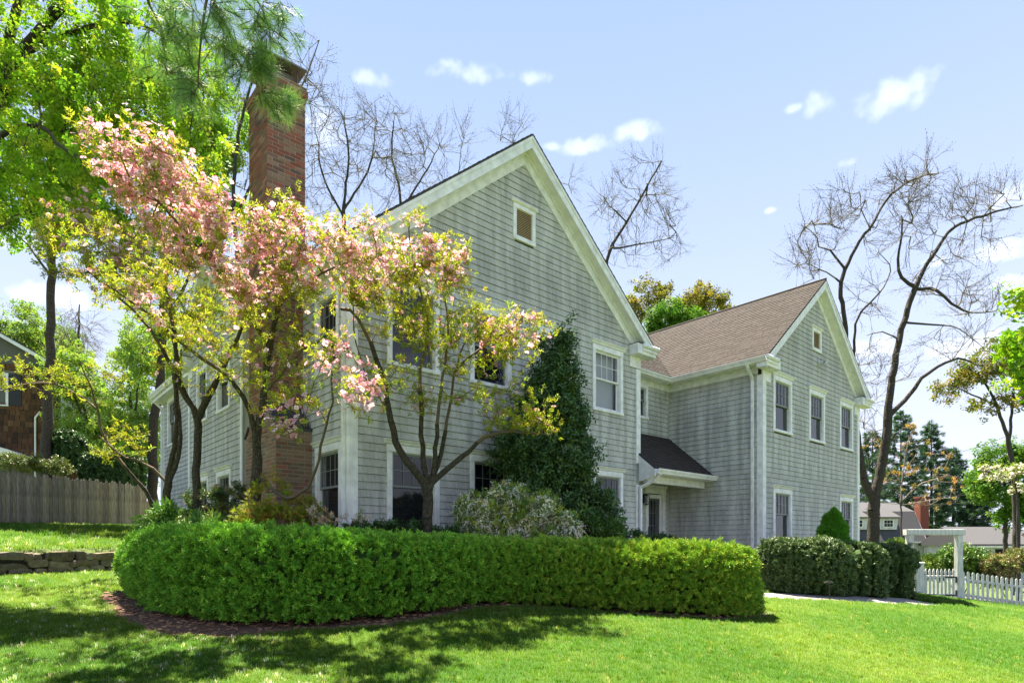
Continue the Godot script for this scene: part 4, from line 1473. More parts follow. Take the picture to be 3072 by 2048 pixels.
# ------------------------------------------------------------------ clipped masses: a hedge along a line
func clipped(called: String, label: String, category: String, line: Array, half: float, low: float, tops: Array, key: String, count: int, size: Array, cols: Array, opt := {}) -> Node3D:
	# line: Vector2 spine; tops: height of the top along it (world y)
	var pts := smooth2(line, 0.12)
	var at: Vector3 = on(pts[pts.size() / 2].x, pts[pts.size() / 2].y)
	var h := thing(called, label, category, at, opt.get("group", ""))
	var fn := FastNoiseLite.new()
	fn.seed = opt.get("seed", 4)
	fn.frequency = opt.get("freq", 1.1)
	var fl := FastNoiseLite.new()
	fl.seed = fn.seed + 1
	fl.frequency = 0.9
	var bulge: float = opt.get("bulge", 0.06)
	var rings := []
	var segs := 30
	var n := pts.size()
	var endcap: float = opt.get("cap", half)
	var total := 0.0
	var run := PackedFloat32Array([0.0])
	for k in range(1, n):
		total += pts[k].distance_to(pts[k - 1])
		run.append(total)
	var make := func(t: float, phi: float, grow_by: float) -> Array:
		# a point on the rounded section at run t and turn phi (0 front foot, 1 back foot)
		var k := 0
		while k < n - 2 and run[k + 1] < t: k += 1
		var f := clampf((t - run[k]) / maxf(0.001, run[k + 1] - run[k]), 0, 1)
		var p: Vector2 = pts[k].lerp(pts[k + 1], f)
		var a: Vector2 = pts[maxi(k - 1, 0)]
		var b: Vector2 = pts[mini(k + 2, n - 1)]
		var tg := (b - a).normalized()
		var out := Vector2(-tg.y, tg.x)
		var e := minf(t, total - t)
		var shrink := 1.0 if e > endcap else sqrt(maxf(0.0, 1.0 - pow(1.0 - e / endcap, 2.6)))
		var u := t / total * (tops.size() - 1)
		var ti := mini(int(u), tops.size() - 2)
		var top: float = lerpf(tops[ti], tops[ti + 1], smoothstep(0, 1, u - ti))
		var foot := gy(p.x, p.y) + low
		var hh: float = (top - foot) * (0.78 + 0.22 * shrink)
		var bulk: float = maxf(0.02, half * shrink)
		var rc: float = minf(0.24, minf(bulk, hh * 0.6)) * float(opt.get("round", 1.0))
		rc = minf(rc, minf(bulk, hh))
		var up := hh - rc
		var flat := bulk - rc
		var arc := rc * PI * 0.5
		var lim := up + arc + flat
		var sgn := 1.0 if phi < 0.5 else -1.0
		var s := (phi if phi < 0.5 else 1.0 - phi) * 2.0 * lim
		var sx := bulk
		var sy := s
		var ny := 0.0
		if s > up + arc:
			sx = flat - (s - up - arc)
			sy = hh
			ny = 1.0
		elif s > up:
			var w := (s - up) / rc
			sx = flat + rc * cos(w)
			sy = up + rc * sin(w)
			ny = sin(w)
		sx *= 0.84 + 0.16 * smoothstep(0.0, 0.45, sy / hh)
		var nx := sqrt(maxf(0.0, 1.0 - ny * ny)) * sgn
		var pos := Vector3(p.x + out.x * sx * sgn, foot + sy, p.y + out.y * sx * sgn)
		var nn := Vector3(out.x * nx, ny, out.y * nx)
		if e < endcap:
			var along := tg * (1.0 if t > total * 0.5 else -1.0) * (1.0 - e / endcap)
			nn += Vector3(along.x, 0, along.y)
		nn = nn.normalized()
		pos += nn * (fn.get_noise_3dv(pos) * bulge * 2.0 + fl.get_noise_3dv(pos) * float(opt.get("swell", 0.05)) + grow_by)
		return [pos - at, nn]
	var core := MB.new()
	var prev := []
	var m := maxi(8, int(total / 0.1))
	for k in m + 1:
		var row := []
		for j in segs + 1:
			row.append(make.call(total * k / m, float(j) / segs, -0.075)[0])
		if k > 0:
			for j in segs:
				core.quad(prev[j], row[j], row[j + 1], prev[j + 1])
		prev = row
	part(h, "branches", core, M.hedge_core)
	var xs := []
	var cs := []
	var bunch := int(opt.get("bunch", 6))
	var t := 0.0
	var ph := 0.0
	var far := 0.0
	var lean := Vector3.ZERO
	for k in count:
		# shoots stand in small bunches with gaps between them
		if k % bunch == 0:
			t = rng.randf() * total
			if rng.randf() < 0.12: t = (rng.randf() * endcap) if rng.randf() < 0.5 else total - rng.randf() * endcap
			ph = rng.randf()
			far = rng.randf_range(-0.05, 0.03) if rng.randf() > 0.03 else rng.randf_range(0.03, 0.08)
			lean = ball() * 0.45
		var q: Array = make.call(clampf(t + rng.randf_range(-0.03, 0.03), 0.0, total), clampf(ph + rng.randf_range(-0.009, 0.009), 0.0, 1.0), far + rng.randf_range(-0.03, 0.012))
		var d: Vector3 = (q[1] * 1.2 + lean + ball() * 0.4 + Vector3(0, 0.3, 0)).normalized()
		xs.append(Transform3D(aim(d, rng.randf() * TAU, rng.randf_range(size[0], size[1])), q[0]))
		var ca: Color = cols[rng.randi() % cols.size()]
		if opt.has("blend"):
			var r: Array = opt.blend
			var cb: Color = r[rng.randi() % r.size()]
			ca = ca.lerp(cb, smoothstep(opt.blend_from, opt.blend_to, t / total + rng.randf_range(-0.1, 0.1)))
		cs.append(tint(ca, 0.2, 0.12))
	scatter(h, "foliage", S[key], xs, cs)
	return h

# ------------------------------------------------------------------ the yard
const RIGHT := Vector3(0.7513, 0, 0.6600)
const AHEAD := Vector3(0.6600, 0, -0.7513)

func yard():
	sprays()
	front_hedge()
	dogwoods()
	print("dogwoods ", Time.get_ticks_msec())
	bed_plants()
	right_shrubs()
	left_side()
	print("left ", Time.get_ticks_msec())
	overhead()
	behind_house()
	print("behind ", Time.get_ticks_msec())
	right_side()
	print("right ", Time.get_ticks_msec())
	lawn()

func front_hedge():
	var line := [Vector2(-2.0, -3.3), Vector2(-2.12, -1.8), Vector2(-2.13, -0.5), Vector2(-2.0, 0.45), Vector2(-1.55, 1.12), Vector2(-0.85, 1.62), Vector2(0.0, 1.9), Vector2(0.8, 1.84), Vector2(1.5, 2.02), Vector2(2.2, 2.6), Vector2(2.78, 3.3), Vector2(3.3, 4.0), Vector2(3.88, 4.72)]
	clipped("hedge", "long curving clipped green hedge across the front of the bed", "hedge", line, 0.52, 0.03,
		[1.02, 1.10, 1.12, 1.12, 1.12, 1.10, 1.04, 1.0, 0.97, 0.95, 0.93, 0.90, 0.86], "hedge_sprig", 90000, [1.1, 1.9],
		[Color(0.21, 0.43, 0.045), Color(0.12, 0.29, 0.03), Color(0.31, 0.54, 0.06), Color(0.17, 0.37, 0.04)],
		{"seed": 11, "bulge": 0.045, "freq": 5.0, "blend": [Color(0.25, 0.40, 0.042), Color(0.16, 0.30, 0.032), Color(0.38, 0.46, 0.055)], "blend_from": 0.55, "blend_to": 0.85})

const DOG_LEAF := [Color(0.36, 0.40, 0.035), Color(0.42, 0.43, 0.04), Color(0.28, 0.36, 0.04), Color(0.44, 0.38, 0.05), Color(0.33, 0.41, 0.05)]
const DOG_PINK := [Color(0.86, 0.50, 0.60), Color(0.88, 0.61, 0.69), Color(0.79, 0.38, 0.50), Color(0.91, 0.73, 0.78)]

func dogwoods():
	var bark := Color(0.14, 0.12, 0.085)
	var o := {"bark": bark, "twig": Color(0.13, 0.095, 0.07), "step": 0.16, "wander": 0.3, "tip": 0.0026, "along": 3}
	# nearest left tree, beside the chimney
	var r := tree("dogwood_tree", "pink dogwood with a forked mossy trunk in front of the brick chimney base", on(-1.211, -0.958), [
		[[on(-1.211, -0.958), Vector3(-1.134, 2.074, -0.890), Vector3(-1.136, 2.716, -0.825), Vector3(-1.112, 3.327, -0.604), Vector3(-1.160, 3.934, -0.247), Vector3(-1.202, 4.426, 0.249), Vector3(-1.322, 4.815, 0.809)], 0.10, 0.022],
		[[Vector3(-1.118, 2.211, -0.876), Vector3(-1.283, 3.092, -0.755), Vector3(-1.669, 3.517, -0.561), Vector3(-2.233, 3.741, -0.391), Vector3(-2.749, 4.036, -0.179), Vector3(-3.241, 4.264, -0.079)], 0.05, 0.012],
		[[Vector3(-1.160, 3.934, -0.247), Vector3(-1.608, 4.387, 0.025), Vector3(-2.149, 4.722, 0.349), Vector3(-2.614, 5.024, 0.605), Vector3(-3.092, 5.266, 0.718)], 0.035, 0.012],
		[[Vector3(-1.112, 3.327, -0.604), Vector3(-1.133, 3.589, 0.708), Vector3(-1.269, 3.492, 1.920), Vector3(-1.418, 3.128, 2.854), Vector3(-1.485, 2.689, 3.328)], 0.03, 0.010],
		[[Vector3(-1.118, 2.109, -0.876), Vector3(-0.993, 1.686, 0.033), Vector3(-0.879, 1.932, 0.665), Vector3(-0.939, 2.474, 1.145), Vector3(-1.027, 2.819, 1.600), Vector3(-1.210, 3.122, 1.972)], 0.034, 0.010],
		[[Vector3(-1.202, 4.426, 0.249), Vector3(-1.036, 4.581, 1.060), Vector3(-0.868, 4.629, 1.740), Vector3(-0.734, 4.495, 2.390)], 0.026, 0.010]],
		[[Vector3(-3.073, 5.634, 0.601), Vector3(0.6, 0.4, 0.6), 70], [Vector3(-2.678, 5.288, 0.682), Vector3(0.65, 0.45, 0.6), 90], [Vector3(-2.263, 4.915, 0.780), Vector3(0.65, 0.5, 0.7), 90],
		[Vector3(-1.741, 4.722, 0.707), Vector3(0.6, 0.55, 0.7), 80], [Vector3(-1.398, 5.036, 1.008), Vector3(0.5, 0.6, 0.6), 70], [Vector3(-1.119, 4.684, 1.520), Vector3(0.5, 0.5, 0.6), 70], [Vector3(-0.844, 4.650, 2.160), Vector3(0.5, 0.42, 0.6), 55],
		[Vector3(-3.201, 4.536, -0.043), Vector3(0.7, 0.42, 0.6), 70], [Vector3(-2.381, 4.248, 0.012), Vector3(0.75, 0.5, 0.7), 70], [Vector3(-1.641, 3.802, 0.129), Vector3(0.8, 0.5, 0.7), 65], [Vector3(-1.223, 4.188, 0.629), Vector3(0.6, 0.5, 0.6), 60],
		[Vector3(-1.462, 3.123, 0.951), Vector3(0.55, 0.40, 0.6), 46], [Vector3(-1.524, 2.987, 2.761), Vector3(0.34, 0.24, 0.4), 26], [Vector3(-1.485, 2.468, 3.328), Vector3(0.20, 0.26, 0.3), 16], [Vector3(-1.797, 2.483, 1.988), Vector3(0.25, 0.18, 0.3), 10]], o)
	dress(r[0], "foliage", r[1], "dogwood", 1.7, 0.10, [0.5, 0.85], DOG_LEAF, {"pull": Vector3(0, 0.15, 0)})
	var at: Vector3 = r[0].position
	var zones := [[Vector3(-3.073, 5.634, 0.601), 0.62], [Vector3(-2.678, 5.288, 0.682), 0.68], [Vector3(-2.263, 4.915, 0.780), 0.66], [Vector3(-1.741, 4.722, 0.707), 0.5], [Vector3(-1.398, 5.036, 1.008), 0.55], [Vector3(-1.119, 4.684, 1.520), 0.5], [Vector3(-0.804, 4.650, 2.195), 0.5], [Vector3(-1.499, 2.864, 2.916), 0.42], [Vector3(-1.468, 2.424, 3.342), 0.34], [Vector3(-1.797, 2.483, 1.988), 0.3], [Vector3(-2.792, 4.072, 0.050), 0.35], [Vector3(-1.740, 4.581, 0.442), 0.5]]
	var inside := func(p: Vector3) -> bool:
		for z in zones:
			if (p + at).distance_to(z[0]) < z[1] * rng.randf_range(0.6, 1.1): return true
		return rng.randf() < 0.05
	dress(r[0], "blossom", r[1], "blossom", 3.0, 0.14, [0.62, 0.98], DOG_PINK, {"pull": Vector3(0, 0.9, 0), "loose": 0.7, "where": inside, "tint": 0.1, "hue": 0.06})
	# the second left tree
	o = o.duplicate()
	r = tree("dogwood_tree", "dogwood whose straight dark trunk forks below the grey side gable", on(-1.357, -3.482), [
		[[on(-1.357, -3.482), Vector3(-1.351, 2.561, -3.476), Vector3(-1.339, 3.358, -3.465), Vector3(-1.641, 3.882, -3.331), Vector3(-1.858, 4.569, -2.857), Vector3(-2.111, 5.224, -2.281)], 0.105, 0.02],
		[[Vector3(-1.339, 3.358, -3.465), Vector3(-1.219, 3.812, -3.094), Vector3(-1.034, 4.607, -2.133), Vector3(-0.916, 5.090, -1.497)], 0.07, 0.016],
		[[Vector3(-1.641, 3.882, -3.331), Vector3(-2.130, 4.502, -2.829), Vector3(-2.631, 4.860, -2.471), Vector3(-3.158, 5.239, -2.402)], 0.04, 0.012]],
		[[Vector3(-2.111, 5.367, -2.281), Vector3(0.9, 0.6, 0.8), 75], [Vector3(-3.058, 5.440, -2.314), Vector3(0.9, 0.5, 0.8), 85], [Vector3(-1.126, 4.799, -1.947), Vector3(0.9, 0.55, 0.8), 70], [Vector3(-2.462, 6.151, -2.056), Vector3(0.9, 0.6, 0.8), 60], [Vector3(-1.404, 3.943, -2.724), Vector3(0.8, 0.3, 0.7), 34], [Vector3(-3.360, 5.843, -2.579), Vector3(0.5, 0.4, 0.6), 35]], o)
	dress(r[0], "foliage", r[1], "dogwood", 1.8, 0.10, [0.6, 0.95], DOG_LEAF, {"pull": Vector3(0, 0.15, 0)})
	var at2: Vector3 = r[0].position
	dress(r[0], "blossom", r[1], "blossom", 0.9, 0.11, [1.0, 1.3], DOG_PINK, {"pull": Vector3(0, 0.9, 0), "loose": 0.7, "tint": 0.1, "hue": 0.06, "where": func(p): return (p + at2).distance_to(Vector3(-2.462, 6.151, -2.056)) < 1.0 or rng.randf() < 0.18})
	# the twin-stemmed one farther back
	r = tree("dogwood_tree", "slender twin-stemmed dogwood by the far corner of the house", on(-1.472, -4.914), [
		[[on(-1.472, -4.914), Vector3(-1.525, 2.220, -4.960), Vector3(-1.419, 2.963, -4.867), Vector3(-1.404, 3.562, -4.720), Vector3(-1.467, 4.324, -4.644), Vector3(-1.552, 5.058, -4.186), Vector3(-1.724, 5.652, -3.804)], 0.085, 0.018],
		[[Vector3(-1.498, 2.299, -4.937), Vector3(-1.351, 3.035, -4.674), Vector3(-1.390, 4.088, -4.709), Vector3(-1.413, 4.870, -4.330)], 0.05, 0.014],
		[[Vector3(-1.512, 2.237, -4.949), Vector3(-1.773, 2.552, -5.045), Vector3(-2.056, 2.705, -5.161), Vector3(-2.366, 2.814, -5.166), Vector3(-2.672, 3.121, -5.170)], 0.03, 0.01]],
		[[Vector3(-1.785, 5.571, -3.858), Vector3(0.9, 0.6, 0.8), 55], [Vector3(-2.432, 5.891, -4.160), Vector3(0.8, 0.5, 0.8), 45], [Vector3(-1.375, 4.889, -4.030), Vector3(0.7, 0.4, 0.7), 34], [Vector3(-2.288, 2.900, -5.099), Vector3(0.5, 0.22, 0.5), 16]], o)
	dress(r[0], "foliage", r[1], "dogwood", 1.6, 0.1, [0.8, 1.3], DOG_LEAF, {"pull": Vector3(0, 0.15, 0)})
	# the leaning one
	r = tree("dogwood_tree", "thin dogwood stem leaning far out over the slope by the stockade fence", on(-1.559, -5.256), [
		[[on(-1.559, -5.256), Vector3(-1.763, 1.873, -5.302), Vector3(-2.103, 2.429, -5.335), Vector3(-2.400, 2.881, -5.330), Vector3(-2.571, 3.165, -5.347), Vector3(-2.698, 3.634, -5.192), Vector3(-2.808, 4.045, -5.023), Vector3(-3.007, 4.432, -4.932)], 0.055, 0.012],
		[[Vector3(-2.698, 3.634, -5.192), Vector3(-3.180, 3.970, -5.216), Vector3(-3.693, 3.972, -5.268), Vector3(-4.119, 3.762, -5.376)], 0.022, 0.008]],
		[[Vector3(-2.871, 4.052, -4.945), Vector3(0.6, 0.4, 0.6), 30], [Vector3(-3.753, 4.132, -5.321), Vector3(0.7, 0.32, 0.6), 40], [Vector3(-2.160, 3.157, -4.985), Vector3(0.5, 0.25, 0.5), 16]], o)
	dress(r[0], "foliage", r[1], "dogwood", 1.3, 0.1, [0.8, 1.2], [Color(0.36, 0.38, 0.05), Color(0.30, 0.34, 0.04)], {"pull": Vector3(0, 0.2, 0)})
	# right tree, before the gable front
	o = o.duplicate()
	o.step = 0.15
	r = tree("dogwood_tree", "dogwood with spreading limbs in front of the gable's ground-floor windows", on(0.745, 1.094), [
		[[on(0.745, 1.094), Vector3(0.755, 1.412, 1.103), Vector3(0.760, 1.779, 1.107), Vector3(0.514, 2.161, 1.090), Vector3(0.294, 2.415, 1.030), Vector3(0.080, 2.981, 1.109), Vector3(-0.110, 3.483, 1.208), Vector3(-0.433, 4.147, 1.190), Vector3(-0.746, 4.183, 1.315)], 0.092, 0.022],
		[[Vector3(0.760, 1.813, 1.107), Vector3(0.683, 2.339, 1.105), Vector3(0.593, 2.982, 1.160), Vector3(0.528, 3.610, 1.236), Vector3(0.519, 4.124, 1.494), Vector3(0.245, 5.047, 1.519), Vector3(0.135, 5.584, 1.556)], 0.045, 0.010],
		[[Vector3(0.785, 1.880, 1.129), Vector3(0.812, 2.339, 1.219), Vector3(0.763, 3.324, 1.442), Vector3(0.734, 4.124, 1.683), Vector3(0.524, 4.799, 1.765)], 0.042, 0.010],
		[[Vector3(0.795, 1.946, 1.138), Vector3(0.975, 2.622, 1.229), Vector3(1.057, 3.700, 1.434), Vector3(1.143, 4.324, 1.776)], 0.042, 0.010],
		[[Vector3(0.805, 1.960, 1.147), Vector3(1.116, 2.339, 1.487), Vector3(1.328, 2.627, 1.806), Vector3(1.558, 2.700, 2.141), Vector3(1.806, 2.630, 2.491)], 0.05, 0.014],
		[[Vector3(0.080, 2.981, 1.109), Vector3(-0.270, 3.282, 1.200), Vector3(-0.512, 3.769, 1.254), Vector3(-0.594, 4.269, 1.315)], 0.02, 0.008],
		[[Vector3(1.057, 3.700, 1.434), Vector3(1.275, 4.031, 2.025), Vector3(1.478, 4.214, 2.470)], 0.022, 0.008]],
		[[Vector3(-0.040, 4.448, 1.403), Vector3(0.55, 0.6, 0.6), 110], [Vector3(0.534, 4.466, 1.641), Vector3(0.6, 0.75, 0.7), 150], [Vector3(1.082, 3.966, 1.856), Vector3(0.6, 0.5, 0.7), 110], [Vector3(1.498, 4.060, 2.354), Vector3(0.5, 0.36, 0.6), 70],
		[Vector3(1.468, 3.067, 2.195), Vector3(0.62, 0.38, 0.6), 75], [Vector3(0.454, 3.388, 1.304), Vector3(0.75, 0.45, 0.7), 70], [Vector3(0.214, 5.246, 1.625), Vector3(0.22, 0.5, 0.3), 34], [Vector3(0.618, 5.047, 1.847), Vector3(0.35, 0.35, 0.4), 45], [Vector3(-0.416, 4.624, 1.471), Vector3(0.45, 0.4, 0.5), 55], [Vector3(1.736, 2.727, 2.564), Vector3(0.25, 0.15, 0.3), 16]], o)
	dress(r[0], "foliage", r[1], "dogwood", 1.8, 0.10, [0.5, 0.85], DOG_LEAF, {"pull": Vector3(0, 0.15, 0)})
	var at3: Vector3 = r[0].position
	var z3 := [[Vector3(0.214, 5.246, 1.625), 0.5], [Vector3(0.618, 4.985, 1.847), 0.45], [Vector3(1.502, 4.152, 2.491), 0.4], [Vector3(-0.416, 4.743, 1.471), 0.45], [Vector3(1.227, 4.159, 1.983), 0.25]]
	dress(r[0], "blossom", r[1], "blossom", 2.0, 0.10, [0.7, 1.0], DOG_PINK, {"pull": Vector3(0, 0.9, 0), "loose": 0.7, "tint": 0.1, "hue": 0.06, "where": func(p):
		for z in z3:
			if (p + at3).distance_to(z[0]) < z[1] * rng.randf_range(0.5, 1.1): return true
		return rng.randf() < 0.06})

func bush(called: String, label: String, category: String, at: Vector3, blobs: Array, key: String, per: float, size: Array, cols: Array, opt := {}) -> Array:
	# a low plant: several stems from one foot
	var t := thing(called, label, category, at, opt.get("group", ""))
	var limbs := []
	for b in blobs:
		var c: Vector3 = b[0] - at
		limbs.append([[Vector3(c.x * 0.08, 0, c.z * 0.08), Vector3(c.x * 0.5, c.y * 0.5, c.z * 0.5), c], opt.get("stem", 0.02), 0.006])
	var bb := []
	for b in blobs: bb.append([b[0] - at, b[1], b[2]])
	var go := {"bark": opt.get("bark", Color(0.09, 0.07, 0.05)), "step": opt.get("step", 0.12), "tip": 0.0022, "along": opt.get("along", 2)}
	var tips := grow(t, limbs, bb, go)
	dress(t, "foliage", tips, key, per, opt.get("spread", 0.06), size, cols, {"pull": Vector3(0, 0.35, 0), "tint": 0.2})
	return [t, tips]

func bed_plants():
	# tall dark evergreen before the gable
	var foot: Vector3 = on(3.501, 0.986)
	var dark := [Color(0.06, 0.12, 0.04), Color(0.08, 0.15, 0.05), Color(0.045, 0.10, 0.034), Color(0.11, 0.18, 0.05)]
	var r := tree("holly_tree", "dark glossy evergreen tree with pointed top between the gable's windows", foot, [
		[[foot, Vector3(3.501, 2.058, 0.986), Vector3(3.519, 3.022, 1.001), Vector3(3.572, 3.837, 0.982), Vector3(3.633, 4.321, 1.035)], 0.07, 0.015],
		[[Vector3(3.633, 4.160, 1.035), Vector3(3.742, 4.417, 1.064), Vector3(3.839, 4.879, 1.083), Vector3(3.863, 5.124, 1.104)], 0.012, 0.004],
		[[Vector3(3.584, 3.999, 0.993), Vector3(3.463, 4.321, 0.886), Vector3(3.449, 4.741, 0.808)], 0.012, 0.004]],
		[[Vector3(3.554, 1.821, 0.966), Vector3(1.05, 0.65, 0.75), 210], [Vector3(3.584, 2.628, 0.993), Vector3(0.95, 0.5, 0.7), 190], [Vector3(3.554, 3.353, 0.966), Vector3(0.72, 0.5, 0.6), 140], [Vector3(3.615, 3.999, 1.019), Vector3(0.45, 0.35, 0.45), 80], [Vector3(3.693, 4.498, 1.021), Vector3(0.22, 0.3, 0.25), 32],
		[Vector3(4.312, 1.507, 1.366), Vector3(0.4, 0.45, 0.5), 60], [Vector3(4.466, 1.179, 1.501), Vector3(0.3, 0.3, 0.4), 34], [Vector3(2.907, 2.678, 0.663), Vector3(0.35, 0.45, 0.4), 50], [Vector3(3.857, 4.920, 1.099), Vector3(0.06, 0.3, 0.06), 9], [Vector3(3.456, 4.579, 0.813), Vector3(0.06, 0.22, 0.06), 7]],
		{"bark": Color(0.10, 0.09, 0.07), "step": 0.16, "tip": 0.003, "along": 3, "category": "tree"})
	dress(r[0], "foliage", r[1], "holly", 2.6, 0.12, [0.8, 1.3], dark, {"pull": Vector3(0, 0.3, 0), "tint": 0.25})
	# andromeda with cream flower clusters
	foot = on(2.205, 1.511)
	r = bush("andromeda_shrub", "rounded shrub covered in drooping cream flower clusters", "shrub", foot,
		[[Vector3(1.687, 1.507, 1.190), Vector3(0.35, 0.36, 0.35), 70], [Vector3(2.125, 1.619, 1.441), Vector3(0.42, 0.36, 0.4), 90], [Vector3(2.500, 1.441, 1.770), Vector3(0.45, 0.38, 0.4), 90], [Vector3(2.840, 1.265, 1.936), Vector3(0.28, 0.3, 0.3), 50], [Vector3(1.847, 1.189, 1.329), Vector3(0.45, 0.28, 0.4), 60]],
		"whorl", 2.6, [0.7, 1.05], [Color(0.16, 0.27, 0.04), Color(0.26, 0.36, 0.05), Color(0.09, 0.17, 0.03), Color(0.36, 0.40, 0.07)])
	dress(r[0], "flower_clusters", r[1], "panicle", 0.75, 0.10, [1.3, 2.0], [Color(0.93, 0.90, 0.74), Color(0.90, 0.89, 0.66), Color(0.94, 0.90, 0.80)], {"pull": Vector3(0, 0.6, 0), "where": func(p): return p.y > 0.8 + 0.25 * sin(p.x * 7.0) * cos(p.z * 6.0)})
	# rhododendron tucked under the evergreen
	bush("rhododendron", "low long-leaved shrub at the foot of the dark evergreen", "shrub", on(3.741, 2.062),
		[[Vector3(3.438, 1.351, 1.929), Vector3(0.25, 0.22, 0.25), 22], [Vector3(3.798, 1.203, 2.112), Vector3(0.28, 0.2, 0.25), 24]], "whorl", 2.0, [1.2, 1.7], [Color(0.06, 0.13, 0.025), Color(0.10, 0.18, 0.03)])
	bush("boxwood_shrub", "low green shrub below the porch beside the front door", "shrub", on(5.913, 1.308),
		[[Vector3(5.710, 1.016, 1.263), Vector3(0.42, 0.24, 0.4), 70], [Vector3(6.197, 0.971, 1.557), Vector3(0.42, 0.22, 0.4), 70]], "shrub_sprig", 4.0, [0.9, 1.4], [Color(0.05, 0.10, 0.025), Color(0.07, 0.14, 0.03)])
	bush("spirea_shrub", "small shrub with pinkish yellow new leaves below the porch", "shrub", on(6.219, 2.109),
		[[Vector3(6.034, 0.946, 2.080), Vector3(0.3, 0.16, 0.3), 40], [Vector3(6.350, 0.911, 2.224), Vector3(0.25, 0.13, 0.3), 30]], "shrub_sprig", 3.5, [0.8, 1.2], [Color(0.26, 0.26, 0.07), Color(0.35, 0.22, 0.12), Color(0.18, 0.22, 0.05)])
	# left bed
	bush("andromeda_shrub", "loose shrub with pale pink tassels before the grey side wall", "shrub", on(-0.930, -3.372),
		[[Vector3(-1.207, 1.753, -3.483), Vector3(0.35, 0.3, 0.35), 50], [Vector3(-0.837, 1.836, -3.158), Vector3(0.4, 0.35, 0.35), 60], [Vector3(-1.022, 1.425, -3.320), Vector3(0.5, 0.25, 0.35), 40], [Vector3(-1.392, 1.425, -3.645), Vector3(0.25, 0.2, 0.3), 20]],
		"whorl", 2.2, [0.7, 1.1], [Color(0.05, 0.11, 0.03), Color(0.08, 0.15, 0.04), Color(0.14, 0.18, 0.04), Color(0.30, 0.24, 0.14)])
	var jm := bush("japanese_maple", "small feathery maple with orange-tinged leaves before the chimney base", "tree", on(-1.015, -0.253),
		[[Vector3(-1.272, 1.434, -0.346), Vector3(0.4, 0.16, 0.35), 40], [Vector3(-0.955, 1.564, -0.067), Vector3(0.5, 0.18, 0.35), 44], [Vector3(-0.695, 1.406, 0.029), Vector3(0.35, 0.14, 0.3), 30], [Vector3(-1.139, 1.865, -0.361), Vector3(0.3, 0.2, 0.3), 16]],
		"palmate", 1.7, [0.9, 1.4], [Color(0.26, 0.28, 0.04), Color(0.40, 0.22, 0.06), Color(0.18, 0.26, 0.03), Color(0.30, 0.30, 0.04)])
	bush("heath_shrub", "wispy shrub with faded peach flower heads beside the corner board", "shrub", on(-0.462, 0.499),
		[[Vector3(-0.602, 1.329, 0.509), Vector3(0.16, 0.12, 0.2), 14], [Vector3(-0.269, 1.365, 0.668), Vector3(0.16, 0.12, 0.2), 14], [Vector3(-0.698, 1.393, 0.425), Vector3(0.1, 0.1, 0.1), 8]], "whorl", 1.3, [0.5, 0.8], [Color(0.14, 0.2, 0.05), Color(0.5, 0.36, 0.26), Color(0.62, 0.48, 0.38)])
	var spots := [on(-0.968, 0.454), on(-0.714, 0.611), on(-0.457, 0.770), on(-1.094, 0.211), on(-0.101, 0.817)]
	for k in spots.size():
		var q: Vector3 = spots[k]
		var t := thing("hosta", ["broad-leaved green clump left of the heath shrub", "broad-leaved green clump right under the peach flower heads", "broad-leaved green clump below the house's corner board", "broad-leaved green clump under the feathery maple", "broad-leaved green clump nearest the right dogwood's trunk"][k], "plant", q, "leafy clumps behind the hedge")
		var xs := []
		var cs := []
		for j in 26:
			var d := (ball() * 0.7 + Vector3(0, 0.9, 0)).normalized()
			xs.append(Transform3D(aim(d, rng.randf() * TAU, rng.randf_range(0.8, 1.3)), Vector3(rng.randf_range(-0.22, 0.22), rng.randf_range(0.45, 0.92), rng.randf_range(-0.22, 0.22))))
			cs.append(tint(Color(0.17, 0.36, 0.05), 0.25, 0.1))
		scatter(t, "leaves", S.broad, xs, cs)
		var st := MB.new()
		for j in 9:
			st.path([Vector3(rng.randf_range(-0.1, 0.1), 0, rng.randf_range(-0.1, 0.1)), Vector3(rng.randf_range(-0.15, 0.15), 0.4, rng.randf_range(-0.15, 0.15)), xs[j].origin], 0.008, 0.004, 4, Color(0.12, 0.2, 0.05))
		part(t, "stems", st, M.twig)
	bush("pachysandra", "low dark green ground-hugging shrub under the ground-floor window", "shrub", on(0.269, 0.742),
		[[Vector3(0.021, 1.196, 0.657), Vector3(0.4, 0.12, 0.3), 34], [Vector3(0.468, 1.198, 0.917), Vector3(0.4, 0.13, 0.3), 36], [Vector3(1.032, 1.134, 1.146), Vector3(0.35, 0.1, 0.3), 26]], "shrub_sprig", 3.5, [1.0, 1.5], [Color(0.035, 0.085, 0.02), Color(0.05, 0.11, 0.025)])
	bush("mountain_laurel", "low plant with long pale green leaves at the leaning stem's foot", "shrub", on(-1.541, -4.309),
		[[Vector3(-1.660, 1.478, -4.280), Vector3(0.3, 0.22, 0.3), 24], [Vector3(-1.438, 1.310, -4.086), Vector3(0.3, 0.18, 0.3), 24], [Vector3(-1.850, 1.436, -4.447), Vector3(0.2, 0.15, 0.2), 10]], "whorl", 2.2, [1.3, 2.0], [Color(0.10, 0.22, 0.04), Color(0.16, 0.27, 0.06)])
	bush("mountain_laurel", "low plant with long pale green leaves at the forked trunk's foot", "shrub", on(-1.318, -2.915),
		[[Vector3(-1.375, 1.325, -2.832), Vector3(0.28, 0.16, 0.3), 26]], "whorl", 2.2, [1.3, 1.9], [Color(0.12, 0.24, 0.05), Color(0.20, 0.28, 0.08)])

